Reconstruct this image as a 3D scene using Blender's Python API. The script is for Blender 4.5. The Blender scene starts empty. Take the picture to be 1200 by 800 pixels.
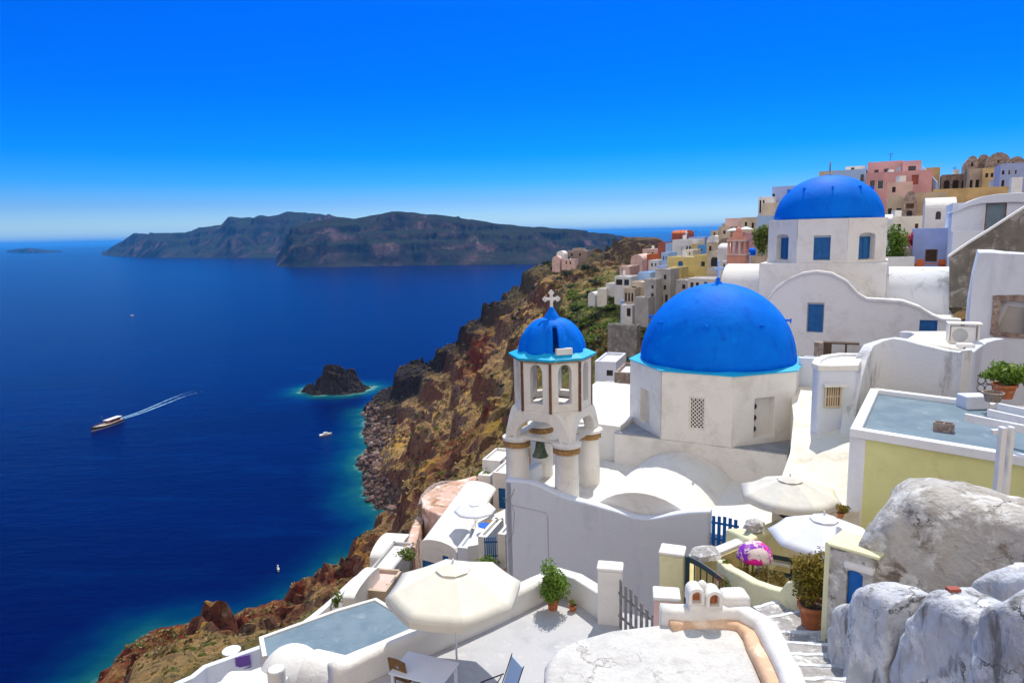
import bpy, bmesh, math, random
import numpy as np
from mathutils import Vector, Matrix, noise
random.seed(7); np.random.seed(7)
R = math.radians
scn = bpy.context.scene
COL = scn.collection
SEA = -110.0
# ------------------------------------------------------------------ camera
F = 807.0; PITCH = R(8.87); ROLL = R(1.3)
fwd = Vector((0, math.cos(PITCH), -math.sin(PITCH)))
up0 = Vector((0, math.sin(PITCH), math.cos(PITCH)))
r0 = Vector((1, 0, 0))
right = r0*math.cos(ROLL) - up0*math.sin(ROLL)
upv = up0*math.cos(ROLL) + r0*math.sin(ROLL)
cam = bpy.data.objects.new('camera', bpy.data.cameras.new('camera'))
COL.objects.link(cam)
cam.matrix_world = Matrix((( right.x, upv.x, -fwd.x, 0), (right.y, upv.y, -fwd.y, 0), (right.z, upv.z, -fwd.z, 0), (0, 0, 0, 1)))
cam.data.sensor_width = 36.0; cam.data.lens = F/1200*36.0
cam.data.clip_start = 0.1; cam.data.clip_end = 200000
scn.camera = cam
# ------------------------------------------------------------------ sky and sun
SUN_EL, SUN_AZ = R(58), R(22)          # azimuth measured from +Y towards +X
w = bpy.data.worlds.new("World"); scn.world = w; w.use_nodes = True
nt = w.node_tree; N = nt.nodes; L = nt.links
bg = N['Background']
sky = N.new('ShaderNodeTexSky'); sky.sky_type = 'NISHITA'; sky.sun_disc = False
sky.sun_elevation = SUN_EL; sky.sun_rotation = SUN_AZ
sky.air_density = 1.0; sky.dust_density = 0.3; sky.ozone_density = 3.0; sky.altitude = 100
hs = N.new('ShaderNodeHueSaturation'); hs.inputs['Saturation'].default_value = 1.35; hs.inputs['Value'].default_value = 1.0
tc = N.new('ShaderNodeTexCoord'); sp = N.new('ShaderNodeSeparateXYZ')
rp = N.new('ShaderNodeValToRGB')
cr = rp.color_ramp
cr.elements[0].position = 0.0; cr.elements[0].color = (0.52, 0.78, 1.25, 1)
cr.elements[1].position = 0.75; cr.elements[1].color = (2.4, 1.7, 1.15, 1)  # sky overhead, out of view, whitened to give the shade a neutral fill
for p, c in ((0.02, (0.44, 0.64, 1.0)), (0.045, (0.24, 0.44, 0.88)), (0.075, (0.07, 0.39, 0.88)), (0.11, (0.008, 0.345, 0.92)), (0.19, (0.0, 0.31, 0.92)), (0.29, (0.0, 0.32, 0.95)), (0.42, (0.05, 0.5, 1.2)), (0.52, (1.6, 1.4, 1.15))):
    e = cr.elements.new(p); e.color = (*c, 1)
mx = N.new('ShaderNodeMix'); mx.data_type = 'RGBA'; mx.blend_type = 'MULTIPLY'; mx.inputs[0].default_value = 1.0
L.new(tc.outputs['Generated'], sp.inputs[0]); L.new(sp.outputs['Z'], rp.inputs[0])
L.new(sky.outputs[0], hs.inputs['Color']); L.new(hs.outputs[0], mx.inputs[6]); L.new(rp.outputs[0], mx.inputs[7])
mrb = N.new('ShaderNodeMapRange'); mrb.interpolation_type = 'SMOOTHSTEP'      # pale glow added to the unseen sky behind the camera, lifts shaded walls
mrb.inputs[1].default_value = 0.05; mrb.inputs[2].default_value = -0.55; mrb.inputs[3].default_value = 0.0; mrb.inputs[4].default_value = 1.0
L.new(sp.outputs['Y'], mrb.inputs[0])
mat_dummy = None
mxb = N.new('ShaderNodeMix'); mxb.data_type = 'RGBA'; L.new(mrb.outputs[0], mxb.inputs[0]); L.new(mx.outputs[2], mxb.inputs[6]); mxb.inputs[7].default_value = (7.2, 6.4, 5.9, 1)
L.new(mxb.outputs[2], bg.inputs[0]); bg.inputs[1].default_value = 0.12
sl = bpy.data.lights.new('sun', 'SUN'); sl.energy = 3.3; sl.angle = R(0.5); sl.color = (1.0, 0.95, 0.86)
so = bpy.data.objects.new('sun', sl); COL.objects.link(so)
sd = Vector((math.sin(SUN_AZ)*math.cos(SUN_EL), math.cos(SUN_AZ)*math.cos(SUN_EL), math.sin(SUN_EL)))
so.rotation_euler = sd.to_track_quat('Z', 'Y').to_euler()
scn.view_settings.view_transform = 'Standard'; scn.view_settings.look = 'None'
scn.view_settings.gamma = 1.0; scn.view_settings.exposure = 0.48; scn.view_settings.use_curve_mapping = False
scn.cycles.max_bounces = 8; scn.cycles.diffuse_bounces = 5; scn.cycles.volume_bounces = 1
# ------------------------------------------------------------------ measuring helpers (1200x800 photo pixels)
def ray(px, py): return fwd*F + right*(px-600) + upv*(400-py)
def at(px, py, Y):
    d = ray(px, py); return d*(Y/d.y)
def gz(px, py, z):
    d = ray(px, py); return d*(z/d.z)
def onp(px, py, p0, phi):              # on the vertical plane through p0 whose outward normal is (-sin phi, -cos phi)
    n = Vector((-math.sin(phi), -math.cos(phi), 0)); d = ray(px, py)
    return d*(p0.dot(n)/d.dot(n))
# ------------------------------------------------------------------ materials
MAT = {}
def mat(name, col, rough=0.85, var=0.0, vscale=1.5, bump=0.0, bscale=8.0, col2=None, spec=0.3, metal=0.0, stain=None, sscale=0.6, sth=(0.5, 0.62), bump2=0.0, b2scale=1.0, blotch=None, blscale=3.0, blth=(0.55, 0.65), streak=False, crack=None, crscale=1.2, crw=0.03):
    m = bpy.data.materials.new(name); m.use_nodes = True; MAT[name] = m
    n = m.node_tree.nodes; l = m.node_tree.links; b = n['Principled BSDF']
    b.inputs['Roughness'].default_value = rough; b.inputs['Metallic'].default_value = metal
    b.inputs['Specular IOR Level'].default_value = spec
    t = n.new('ShaderNodeTexCoord'); co = t.outputs['Object']
    c = n.new('ShaderNodeRGB'); c.outputs[0].default_value = (*col, 1); out = c.outputs[0]
    def mixc(fac, a, colb):
        x = n.new('ShaderNodeMix'); x.data_type = 'RGBA'; l.new(fac, x.inputs[0]); l.new(a, x.inputs[6]); x.inputs[7].default_value = (*colb, 1); return x.outputs[2]
    def nz(scale, det=5, rgh=0.6, dist=0.0, vec=None):
        x = n.new('ShaderNodeTexNoise'); x.inputs['Scale'].default_value = scale; x.inputs['Detail'].default_value = det
        x.inputs['Roughness'].default_value = rgh; x.inputs['Distortion'].default_value = dist; l.new(vec or co, x.inputs['Vector']); return x.outputs['Fac']
    def mr(v, lo, hi, a=0.0, bb=1.0):
        x = n.new('ShaderNodeMapRange'); x.interpolation_type = 'SMOOTHSTEP'; l.new(v, x.inputs[0])
        x.inputs[1].default_value = lo; x.inputs[2].default_value = hi; x.inputs[3].default_value = a; x.inputs[4].default_value = bb; return x.outputs[0]
    if var > 0 or col2:
        c2 = col2 or tuple(k*(1-var) for k in col)
        out = mixc(mr(nz(vscale, 6), 0.35, 0.65), out, c2)
    if stain:
        v = co
        if streak:
            mp = n.new('ShaderNodeMapping'); mp.inputs['Scale'].default_value = (1, 1, 0.22); l.new(co, mp.inputs['Vector']); v = mp.outputs[0]
        out = mixc(mr(nz(sscale, 8, 0.68, 0.4, v), *sth), out, stain)
    if blotch:
        out = mixc(mr(nz(blscale, 8, 0.7, 0.3), *blth), out, blotch)
    if crack:
        vv = n.new('ShaderNodeTexVoronoi'); vv.feature = 'DISTANCE_TO_EDGE'; vv.inputs['Scale'].default_value = crscale
        wn = n.new('ShaderNodeTexNoise'); wn.inputs['Scale'].default_value = crscale*2.2; wn.inputs['Detail'].default_value = 7; wn.inputs['Roughness'].default_value = 0.7; l.new(co, wn.inputs['Vector'])
        vm = n.new('ShaderNodeVectorMath'); vm.operation = 'MULTIPLY_ADD'; l.new(wn.outputs['Color'], vm.inputs[0]); vm.inputs[1].default_value = (0.9/crscale,)*3; l.new(co, vm.inputs[2]); l.new(vm.outputs[0], vv.inputs['Vector'])
        cm = mr(vv.outputs['Distance'], crw*0.2, crw, 1.0, 0.0); gate_ = mr(nz(crscale*0.6, 3), 0.48, 0.58)
        mm = n.new('ShaderNodeMath'); mm.operation = 'MULTIPLY'; l.new(cm, mm.inputs[0]); l.new(gate_, mm.inputs[1])
        out = mixc(mm.outputs[0], out, crack)
    l.new(out, b.inputs['Base Color'])
    prev = None
    for st, sc in ((bump, bscale), (bump2, b2scale)):
        if st > 0:
            bp = n.new('ShaderNodeBump'); bp.inputs['Strength'].default_value = 1.0; bp.inputs['Distance'].default_value = st
            l.new(nz(sc, 6, 0.6), bp.inputs['Height'])
            if prev: l.new(prev, bp.inputs['Normal'])
            prev = bp.outputs[0]
    if prev: l.new(prev, b.inputs['Normal'])
    return m
mat('white', (0.74, 0.72, 0.68), 0.9, stain=(0.63, 0.605, 0.56), sscale=0.9, sth=(0.46, 0.70), bump=0.012, bscale=14, bump2=0.03, b2scale=1.5, blotch=(0.54, 0.51, 0.46), blscale=2.3, blth=(0.64, 0.78), crack=(0.56,0.54,0.50), crscale=0.45, crw=0.010)
mat('white_rough', (0.60, 0.585, 0.56), 0.95, stain=(0.50, 0.485, 0.46), sscale=1.6, sth=(0.45, 0.65), bump=0.03, bscale=14, bump2=0.05, b2scale=3, blotch=(0.42, 0.40, 0.375), blscale=2.6, blth=(0.58, 0.70), crack=(0.3,0.28,0.25), crscale=0.8, crw=0.02)
mat('white_blue_shade', (0.64, 0.68, 0.76), 0.9, stain=(0.50, 0.53, 0.60), sscale=0.7, sth=(0.5, 0.75), bump=0.012, bscale=12, bump2=0.03, b2scale=1.2, streak=True)  # whitewash with the blue of shade mixed into its colour, plus stain streaks
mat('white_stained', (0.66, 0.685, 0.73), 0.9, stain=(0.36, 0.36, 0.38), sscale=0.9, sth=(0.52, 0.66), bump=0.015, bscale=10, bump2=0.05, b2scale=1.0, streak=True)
mat('white_far', (0.74, 0.73, 0.71), 0.9, var=0.14, vscale=0.5)
mat('cream', (0.78, 0.73, 0.62), 0.9, stain=(0.62, 0.56, 0.44), sscale=1.0, sth=(0.5, 0.7), bump=0.01, bscale=12)
mat('beige', (0.62, 0.52, 0.39), 0.9, var=0.25, vscale=0.6, bump=0.02, bscale=4)
mat('ochre', (0.66, 0.47, 0.22), 0.9, var=0.25, vscale=0.6)
mat('sand', (0.56, 0.46, 0.35), 0.9, var=0.3, vscale=0.5)
mat('pink', (0.66, 0.36, 0.36), 0.9, var=0.2, vscale=0.4)
mat('pale_pink', (0.74, 0.52, 0.46), 0.9, var=0.2, vscale=0.6)
mat('salmon', (0.72, 0.34, 0.25), 0.9, var=0.2, vscale=0.6)
mat('orange_red', (0.62, 0.16, 0.05), 0.9, var=0.25, vscale=0.4)
mat('dark_red', (0.36, 0.10, 0.07), 0.9, var=0.2)
mat('far_yellow', (0.74, 0.60, 0.24), 0.9, var=0.2, vscale=0.5, bump=0.01)
mat('far_grey', (0.46, 0.44, 0.42), 0.9, var=0.25, vscale=0.4)
mat('pale_blue', (0.38, 0.55, 0.80), 0.9, var=0.1, vscale=0.6)
mat('mid_blue', (0.10, 0.35, 0.70), 0.8, var=0.1)
mat('violet_blue', (0.36, 0.45, 0.75), 0.9, var=0.1)
mat('dome_blue', (0.0, 0.175, 0.78), 0.62, col2=(0.0, 0.145, 0.72), vscale=0.7, bump=0.008, bscale=5, spec=0.06, bump2=0.05, b2scale=0.7, blotch=(0.0, 0.215, 0.82), blscale=1.1, blth=(0.55, 0.7), stain=(0.0, 0.12, 0.64), sscale=1.3, sth=(0.55,0.68), streak=True)
mat('cyan_trim', (0.005, 0.42, 0.74), 0.6, var=0.15, vscale=2, blotch=(0.06, 0.50, 0.72), blscale=4)
mat('shutter_blue', (0.015, 0.13, 0.36), 0.55, var=0.25, vscale=5)
mat('bright_blue', (0.004, 0.13, 0.50), 0.5, var=0.2, vscale=6)
mat('ledge_grey', (0.30, 0.32, 0.36), 0.85, var=0.2, vscale=2, bump=0.01)
mat('roof_grey', (0.17, 0.235, 0.285), 0.9, col2=(0.13, 0.19, 0.24), vscale=1.1, stain=(0.23, 0.29, 0.33), sscale=1.8, sth=(0.55, 0.7), bump=0.01, bscale=10)
mat('yellow_wall', (0.74, 0.73, 0.33), 0.85, stain=(0.66, 0.64, 0.30), sscale=0.6, sth=(0.45, 0.75), bump=0.008, bscale=12, blotch=(0.68, 0.66, 0.30), blscale=0.9)
mat('pale_yellow', (0.74, 0.72, 0.46), 0.9, stain=(0.58, 0.54, 0.30), sscale=1.2, sth=(0.5, 0.72), bump=0.012, bscale=10, bump2=0.03, b2scale=2)
mat('ochre_wall', (0.62, 0.52, 0.24), 0.9, var=0.2, vscale=2, bump=0.012, bscale=10)
mat('peach', (0.66, 0.43, 0.28), 0.9, stain=(0.82, 0.66, 0.50), sscale=2.5, sth=(0.5, 0.7), bump=0.012, bscale=12)
mat('brick_strip', (0.19, 0.09, 0.045), 0.9, var=0.4, vscale=9, bump=0.02, bscale=14, blotch=(0.75, 0.70, 0.60), blscale=6, blth=(0.6, 0.66))
mat('gold_band', (0.42, 0.24, 0.09), 0.85, var=0.4, vscale=8, bump=0.03, bscale=10, blotch=(0.72, 0.66, 0.5), blscale=5, blth=(0.58, 0.65))
mat('masonry', (0.34, 0.27, 0.22), 0.9, col2=(0.20, 0.14, 0.12), vscale=3, bump=0.05, bscale=5, blotch=(0.5, 0.45, 0.38), blscale=5)
mat('wood_grey', (0.27, 0.255, 0.25), 0.85, var=0.35, vscale=6, bump=0.01, bscale=20)
mat('wood_brown', (0.26, 0.14, 0.05), 0.6, var=0.35, vscale=5)
mat('wood_dark', (0.09, 0.055, 0.035), 0.8, var=0.3, vscale=5)
mat('white_paint', (0.80, 0.81, 0.82), 0.5, var=0.05, vscale=4)
mat('iron', (0.03, 0.035, 0.04), 0.5, var=0.2)
mat('teal_iron', (0.03, 0.055, 0.07), 0.45, var=0.2)
mat('bronze', (0.12, 0.17, 0.12), 0.6, var=0.4, vscale=6, metal=0.3)
mat('pane', (0.02, 0.025, 0.035), 0.12, spec=0.6)
mat('dark_hole', (0.035, 0.03, 0.028), 0.9)
mat('terracotta', (0.50, 0.16, 0.06), 0.85, var=0.3, vscale=5, bump=0.01, bscale=20, blotch=(0.6, 0.34, 0.22), blscale=6)
mat('soil', (0.09, 0.06, 0.04), 0.95, var=0.3, vscale=20, bump=0.02, bscale=30)
mat('plastic_blue', (0.02, 0.12, 0.55), 0.4)
mat('plastic_table', (0.72, 0.74, 0.78), 0.45, var=0.05)
mat('purple', (0.13, 0.06, 0.30), 0.7)
mat('grey_metal', (0.45, 0.47, 0.50), 0.45, metal=0.2, var=0.1)
mat('canvas', (0.74, 0.71, 0.60), 0.9, var=0.06, vscale=3, bump=0.006, bscale=6)
mat('canvas_white', (0.72, 0.74, 0.80), 0.9, var=0.05, vscale=3)
mat('canvas_grey', (0.66, 0.64, 0.58), 0.9, var=0.10, vscale=3)
mat('eroded_plaster', (0.62, 0.42, 0.34), 0.95, col2=(0.50, 0.30, 0.20), vscale=0.6, stain=(0.34, 0.19, 0.10), sscale=0.7, sth=(0.5, 0.62), bump=0.08, bscale=3, blotch=(0.72, 0.58, 0.50), blscale=0.9, blth=(0.5,0.6))
mat('terrace_floor', (0.47, 0.47, 0.485), 0.9, stain=(0.40, 0.40, 0.42), sscale=1.2, sth=(0.45, 0.7), bump=0.008, bscale=20, blotch=(0.53, 0.525, 0.52), blscale=3)
mat('stair_stone', (0.40, 0.38, 0.37), 0.95, col2=(0.30, 0.28, 0.27), vscale=5, bump=0.03, bscale=12, blotch=(0.72, 0.71, 0.68), blscale=2.2, blth=(0.48, 0.6))
# ------------------------------------------------------------------ objects
def tag(o, label=None, cat=None, group=None, kind=None):
    if label: o['label'] = label
    if cat: o['category'] = cat
    if group: o['group'] = group
    if kind: o['kind'] = kind
    return o
def empty(name, loc, rz=0.0, label=None, cat=None, group=None):
    o = bpy.data.objects.new(name, None); COL.objects.link(o)
    o.location = loc; o.rotation_euler = (0, 0, rz); o.empty_display_size = 0.3
    return tag(o, label, cat, group)
def copy_tree(o, parent=None):
    c = o.copy(); COL.objects.link(c); c.parent = parent
    for ch in list(o.children): copy_tree(ch, c)
    return c
def wmat(o):
    m = Matrix.Translation(o.location) @ o.rotation_euler.to_matrix().to_4x4()
    return (wmat(o.parent) @ m) if o.parent else m
class MB:
    def __init__(s): s.v = []; s.f = []
    def add(s, vs, fs):
        k = len(s.v); s.v += [tuple(p) for p in vs]; s.f += [tuple(i+k for i in f) for f in fs]; return s
    def box(s, x0, y0, z0, x1, y1, z1, M=None):
        vs = [Vector(p) for p in ((x0,y0,z0),(x1,y0,z0),(x1,y1,z0),(x0,y1,z0),(x0,y0,z1),(x1,y0,z1),(x1,y1,z1),(x0,y1,z1))]
        if M: vs = [M @ p for p in vs]
        return s.add(vs, [(0,3,2,1),(4,5,6,7),(0,1,5,4),(1,2,6,5),(2,3,7,6),(3,0,4,7)])
    def prism(s, pts, d):                    # closed polygon pts extruded along vector d
        n = len(pts); pts = [Vector(p) for p in pts]; d = Vector(d)
        vs = pts + [p+d for p in pts]
        return s.add(vs, [tuple(range(n)), tuple(range(2*n-1, n-1, -1))] + [(i, i+n, (i+1)%n+n, (i+1)%n) for i in range(n)])
    def lathe(s, prof, c=(0,0,0), n=24, cap=True, a0=0.0):
        c = Vector(c); k = len(prof); vs = []
        for r, z in prof:
            for i in range(n):
                a = a0 + 2*math.pi*i/n; vs.append((c.x+r*math.cos(a), c.y+r*math.sin(a), c.z+z))
        fs = [(j*n+i, j*n+(i+1)%n, (j+1)*n+(i+1)%n, (j+1)*n+i) for j in range(k-1) for i in range(n)]
        if cap: fs += [tuple(range(n-1, -1, -1)), tuple((k-1)*n+i for i in range(n))]
        return s.add(vs, fs)
    def tube(s, path, r, n=8, r1=None):
        path = [Vector(p) for p in path]; vs = []; k = len(path)
        for j, p in enumerate(path):
            t = (path[min(j+1, k-1)] - path[max(j-1, 0)]).normalized()
            a = t.orthogonal().normalized() if abs(t.z) > 0.95 else t.cross(Vector((0,0,1))).normalized()
            b = t.cross(a); rr = r if r1 is None else r+(r1-r)*j/(k-1)
            for i in range(n):
                q = 2*math.pi*i/n; vs.append(p + a*(rr*math.cos(q)) + b*(rr*math.sin(q)))
        fs = [(j*n+i, j*n+(i+1)%n, (j+1)*n+(i+1)%n, (j+1)*n+i) for j in range(k-1) for i in range(n)]
        fs += [tuple(range(n-1,-1,-1)), tuple((k-1)*n+i for i in range(n))]
        return s.add(vs, fs)
    def build(s, name, m, parent=None, smooth=False, bevel=0.0, world=True, seg=2, lump=0.0, lscale=1.0, cut=0.0, auto=None):
        me = bpy.data.meshes.new(name); vs = s.v
        if parent is not None and world:
            inv = wmat(parent).inverted(); vs = [inv @ Vector(p) for p in vs]
        off = Vector((0,0,0))
        if parent is None and vs:              # give a lone mesh its own base point
            A = np.array([tuple(p) for p in vs]); off = Vector(((A[:,0].min()+A[:,0].max())/2, (A[:,1].min()+A[:,1].max())/2, A[:,2].min()))
            vs = [Vector(p)-off for p in vs]
        me.from_pydata([tuple(p) for p in vs], [], s.f); me.update()
        bm = bmesh.new(); bm.from_mesh(me)
        bmesh.ops.remove_doubles(bm, verts=bm.verts, dist=1e-5)
        bmesh.ops.recalc_face_normals(bm, faces=bm.faces)
        if cut > 0:
            for _ in range(7):
                long = [e for e in bm.edges if e.calc_length() > cut*1.5]
                if not long or len(bm.verts) > 60000: break
                bmesh.ops.subdivide_edges(bm, edges=long, cuts=1, use_grid_fill=True)
                bmesh.ops.triangulate(bm, faces=[f for f in bm.faces if len(f.verts) > 4])
        if lump > 0:
            for v in bm.verts:
                q = (v.co+off)/lscale
                v.co += Vector((noise.noise(q), noise.noise(q+Vector((31,7,3))), noise.noise(q+Vector((5,47,19)))))*lump \
                      + Vector((noise.noise(q*3.1), noise.noise(q*3.1+Vector((31,7,3))), noise.noise(q*3.1+Vector((5,47,19)))))*lump*0.35
        bm.to_mesh(me); bm.free()
        if smooth:
            for p in me.polygons: p.use_smooth = True
        o = bpy.data.objects.new(name, me); COL.objects.link(o); o.location = off
        if parent is not None: o.parent = parent
        me.materials.append(MAT[m] if isinstance(m, str) else m)
        if bevel > 0:
            b = o.modifiers.new('bevel', 'BEVEL'); b.width = bevel; b.segments = seg; b.limit_method = 'ANGLE'; b.angle_limit = R(35); b.harden_normals = False
            if smooth or seg > 1:
                for p in me.polygons: p.use_smooth = True
        if auto or (bevel > 0) :
            md = o.modifiers.new('wn', 'WEIGHTED_NORMAL'); md.keep_sharp = True
            if auto:
                es = me.edges; 
                me.set_sharp_from_angle(angle=R(auto))
        return o
def arc(u0, u1, vs_, rise, n=10):             # arch curve from u0 to u1 springing at vs_
    return [(u0+(u1-u0)*i/n, vs_+rise*math.sqrt(max(0, 1-(2*i/n-1)**2))) for i in range(n+1)]
def lerp_list(pts):
    xs = [p[0] for p in pts]; ys = [p[1] for p in pts]
    return lambda u: float(np.interp(u, xs, ys))
def spl(pts):                                 # smooth curve through points (x, y)
    xs = [p[0] for p in pts]; ys = [p[1] for p in pts]
    def f(u):
        if u <= xs[0]: return ys[0]
        if u >= xs[-1]: return ys[-1]
        i = max(j for j in range(len(xs)-1) if xs[j] <= u)
        t = (u-xs[i])/(xs[i+1]-xs[i])
        def sl_(j): 
            a = max(0, j-1); b = min(len(xs)-1, j+1); return (ys[b]-ys[a])/(xs[b]-xs[a])
        h = xs[i+1]-xs[i]; m0 = sl_(i)*h; m1 = sl_(i+1)*h
        return (2*t**3-3*t*t+1)*ys[i] + (t**3-2*t*t+t)*m0 + (-2*t**3+3*t*t)*ys[i+1] + (t**3-t*t)*m1
    return f
def panel(mb, O, ux, n, u0, u1, bot, top, holes=(), thick=0.3, step=None, back=True):
    """Wall panel with openings. O origin, ux along, n outward. hole = (u0,u1,v0,v1,rise,depth|None)."""
    O = Vector(O); ux = Vector(ux); n = Vector(n)
    bot = bot if callable(bot) else (lambda u, b=bot: b)
    top = top if callable(top) else (lambda u, b=top: b)
    us = {round(u0, 5), round(u1, 5)}
    if step:
        k = max(1, int((u1-u0)/step)); us |= {round(u0+(u1-u0)*i/k, 5) for i in range(k+1)}
    for h in holes:
        k = 10 if h[4] > 0 else 1
        us |= {round(h[0]+(h[1]-h[0])*i/k, 5) for i in range(k+1)}
    us = sorted(us)
    P = lambda u, v, d: O + ux*u + Vector((0,0,v)) - n*d
    def hv1(h, u):
        if h[4] <= 0: return h[3]
        x = (2*(u-h[0])/(h[1]-h[0])-1); return h[3] + h[4]*math.sqrt(max(0, 1-x*x))
    def lev(u, front=True):
        o = [bot(u), top(u)]
        for h in holes:
            if h[0]-1e-4 < u < h[1]+1e-4 and (front or h[5] is None): o += [h[2], hv1(h, u)]
        return sorted(set(round(x, 5) for x in o))
    def solid(a, b, la, lb, ta, tb, d, flip):
        fr = (d == 0)
        sb = [x for x in lev(b, fr) if lb+2e-4 < x < tb-2e-4]; sa = [x for x in lev(a, fr) if la+2e-4 < x < ta-2e-4]
        pl = [P(a,la,d), P(b,lb,d)] + [P(b,x,d) for x in sb] + [P(b,tb,d), P(a,ta,d)] + [P(a,x,d) for x in reversed(sa)]
        mb.add(pl, [tuple(range(len(pl)))])
    def q(a, b, c, d): mb.add([a, b, c, d], [(0, 1, 2, 3)])
    for a, b in zip(us[:-1], us[1:]):
        if b-a < 1e-4: continue
        mid = (a+b)/2
        hs_ = sorted([h for h in holes if h[0]-1e-4 < mid < h[1]+1e-4], key=lambda h: h[2])
        la, lb = bot(a), bot(b)
        for h in hs_:
            va, vb = hv1(h, a), hv1(h, b)
            thr = h[5] is None; d = thick if thr else h[5]
            solid(a, b, la, lb, h[2], h[2], 0, False)
            q(P(a,h[2],0), P(b,h[2],0), P(b,h[2],d), P(a,h[2],d))
            q(P(a,va,d), P(b,vb,d), P(b,vb,0), P(a,va,0))
            if not thr: q(P(a,h[2],d), P(b,h[2],d), P(b,vb,d), P(a,va,d))
            if abs(a-h[0]) < 1e-4 and va-h[2] > 1e-4: q(P(a,h[2],d), P(a,h[2],0), P(a,va,0), P(a,va,d))
            if abs(b-h[1]) < 1e-4 and vb-h[2] > 1e-4: q(P(b,h[2],0), P(b,h[2],d), P(b,vb,d), P(b,vb,0))
            la, lb = va, vb
        solid(a, b, la, lb, top(a), top(b), 0, False)
        if back:
            la, lb = bot(a), bot(b)
            for h in hs_:
                if h[5] is None:
                    solid(a, b, la, lb, h[2], h[2], thick, True); la, lb = hv1(h, a), hv1(h, b)
            solid(a, b, la, lb, top(a), top(b), thick, True)
        q(P(a,top(a),0), P(b,top(b),0), P(b,top(b),thick), P(a,top(a),thick))
        q(P(a,bot(a),thick), P(b,bot(b),thick), P(b,bot(b),0), P(a,bot(a),0))
    for e in (u0, u1):
        f_ = lev(e); k_ = lev(e, False)
        pl = [P(e,x,0) for x in f_] + [P(e,x,thick) for x in reversed(k_ if back else [f_[0], f_[-1]])]
        mb.add(pl, [tuple(range(len(pl)))])
def nrm(phi): return Vector((-math.sin(phi), -math.cos(phi), 0))
def uxv(phi): return Vector((math.cos(phi), -math.sin(phi), 0))
def wall_path(mb, pts, w, zb, r=None, ends=True, seg=5):
    """Whitewashed wall swept along pts [(x,y,ztop)], rounded top, width w (number or list), bottom zb (number or list)."""
    pts = [Vector(p) for p in pts]; n = len(pts); prof = []
    ws = w if isinstance(w, (list, tuple)) else [w]*n
    zbs = zb if isinstance(zb, (list, tuple)) else [zb]*n
    rings = []
    for i, p in enumerate(pts):
        d0 = (pts[i]-pts[i-1]) if i else (pts[1]-pts[0]); d1 = (pts[i+1]-pts[i]) if i < n-1 else d0
        d0 = Vector((d0.x, d0.y, 0)).normalized(); d1 = Vector((d1.x, d1.y, 0)).normalized()
        t = (d0+d1); t = t.normalized() if t.length > 1e-3 else d0
        s_ = Vector((-t.y, t.x, 0)); k = 1/max(0.5, t.dot(d1)); h = ws[i]/2*k
        rr = h if r is None else min(r, h)
        ring = [p + s_*h + Vector((0,0,zbs[i]-p.z))]
        for j in range(seg+1):
            a = math.pi/2*j/seg; ring.append(p + s_*(h-rr+rr*math.cos(a)) + Vector((0,0,-rr+rr*math.sin(a))))
        for j in range(seg+1):
            a = math.pi/2*(1-j/seg); ring.append(p - s_*(h-rr+rr*math.cos(a)) + Vector((0,0,-rr+rr*math.sin(a))))
        ring.append(p - s_*h + Vector((0,0,zbs[i]-p.z)))
        rings.append(ring)
    m = len(rings[0]); vs = [v for rg in rings for v in rg]
    fs = [(i*m+j, i*m+j+1, (i+1)*m+j+1, (i+1)*m+j) for i in range(n-1) for j in range(m-1)]
    fs += [(i*m+m-1, i*m, (i+1)*m, (i+1)*m+m-1) for i in range(n-1)]
    fs += [tuple(range(m)), tuple((n-1)*m+j for j in range(m-1, -1, -1))]
    mb.add(vs, fs); return mb
def dense(pts, step=0.5):
    """Catmull-Rom resample of a 3-D polyline."""
    pts = [Vector(p) for p in pts]; out = []
    for i in range(len(pts)-1):
        p0 = pts[max(0, i-1)]; p1 = pts[i]; p2 = pts[i+1]; p3 = pts[min(len(pts)-1, i+2)]
        k = max(1, int((p2-p1).length/step))
        for j in range(k):
            t = j/k
            out.append(0.5*((2*p1) + (p2-p0)*t + (2*p0-5*p1+4*p2-p3)*t*t + (3*p1-p0-3*p2+p3)*t**3))
    out.append(pts[-1]); return out
# ================================================================== terrain, sea, islands, haze
def vnoise(X, Y, seed=0):
    xi = np.floor(X).astype(np.int64); yi = np.floor(Y).astype(np.int64); fx = X-xi; fy = Y-yi
    fx = fx*fx*fx*(fx*(fx*6-15)+10); fy = fy*fy*fy*(fy*(fy*6-15)+10)
    def h(a, b):
        n = (a*374761393 + b*668265263 + seed*1274126177) & 0xffffffff
        n = ((n ^ (n >> 13))*1274126177) & 0xffffffff
        return ((n ^ (n >> 16)) & 0xffff)/65535.0*2-1
    return (h(xi,yi)*(1-fx)+h(xi+1,yi)*fx)*(1-fy) + (h(xi,yi+1)*(1-fx)+h(xi+1,yi+1)*fx)*fy
def fbm(X, Y, oct=5, seed=0, ridged=False, gain=0.5):
    a = 1.0; s = 0; t = 0
    for o in range(oct):
        c, sn = math.cos(o*0.9), math.sin(o*0.9)
        n = vnoise((X*c-Y*sn)*2**o+17.3*o, (X*sn+Y*c)*2**o-9.1*o, seed+o)
        if ridged: n = 1-2*np.abs(n)
        s = s + a*n; t += a; a *= gain
    return s/t
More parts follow.
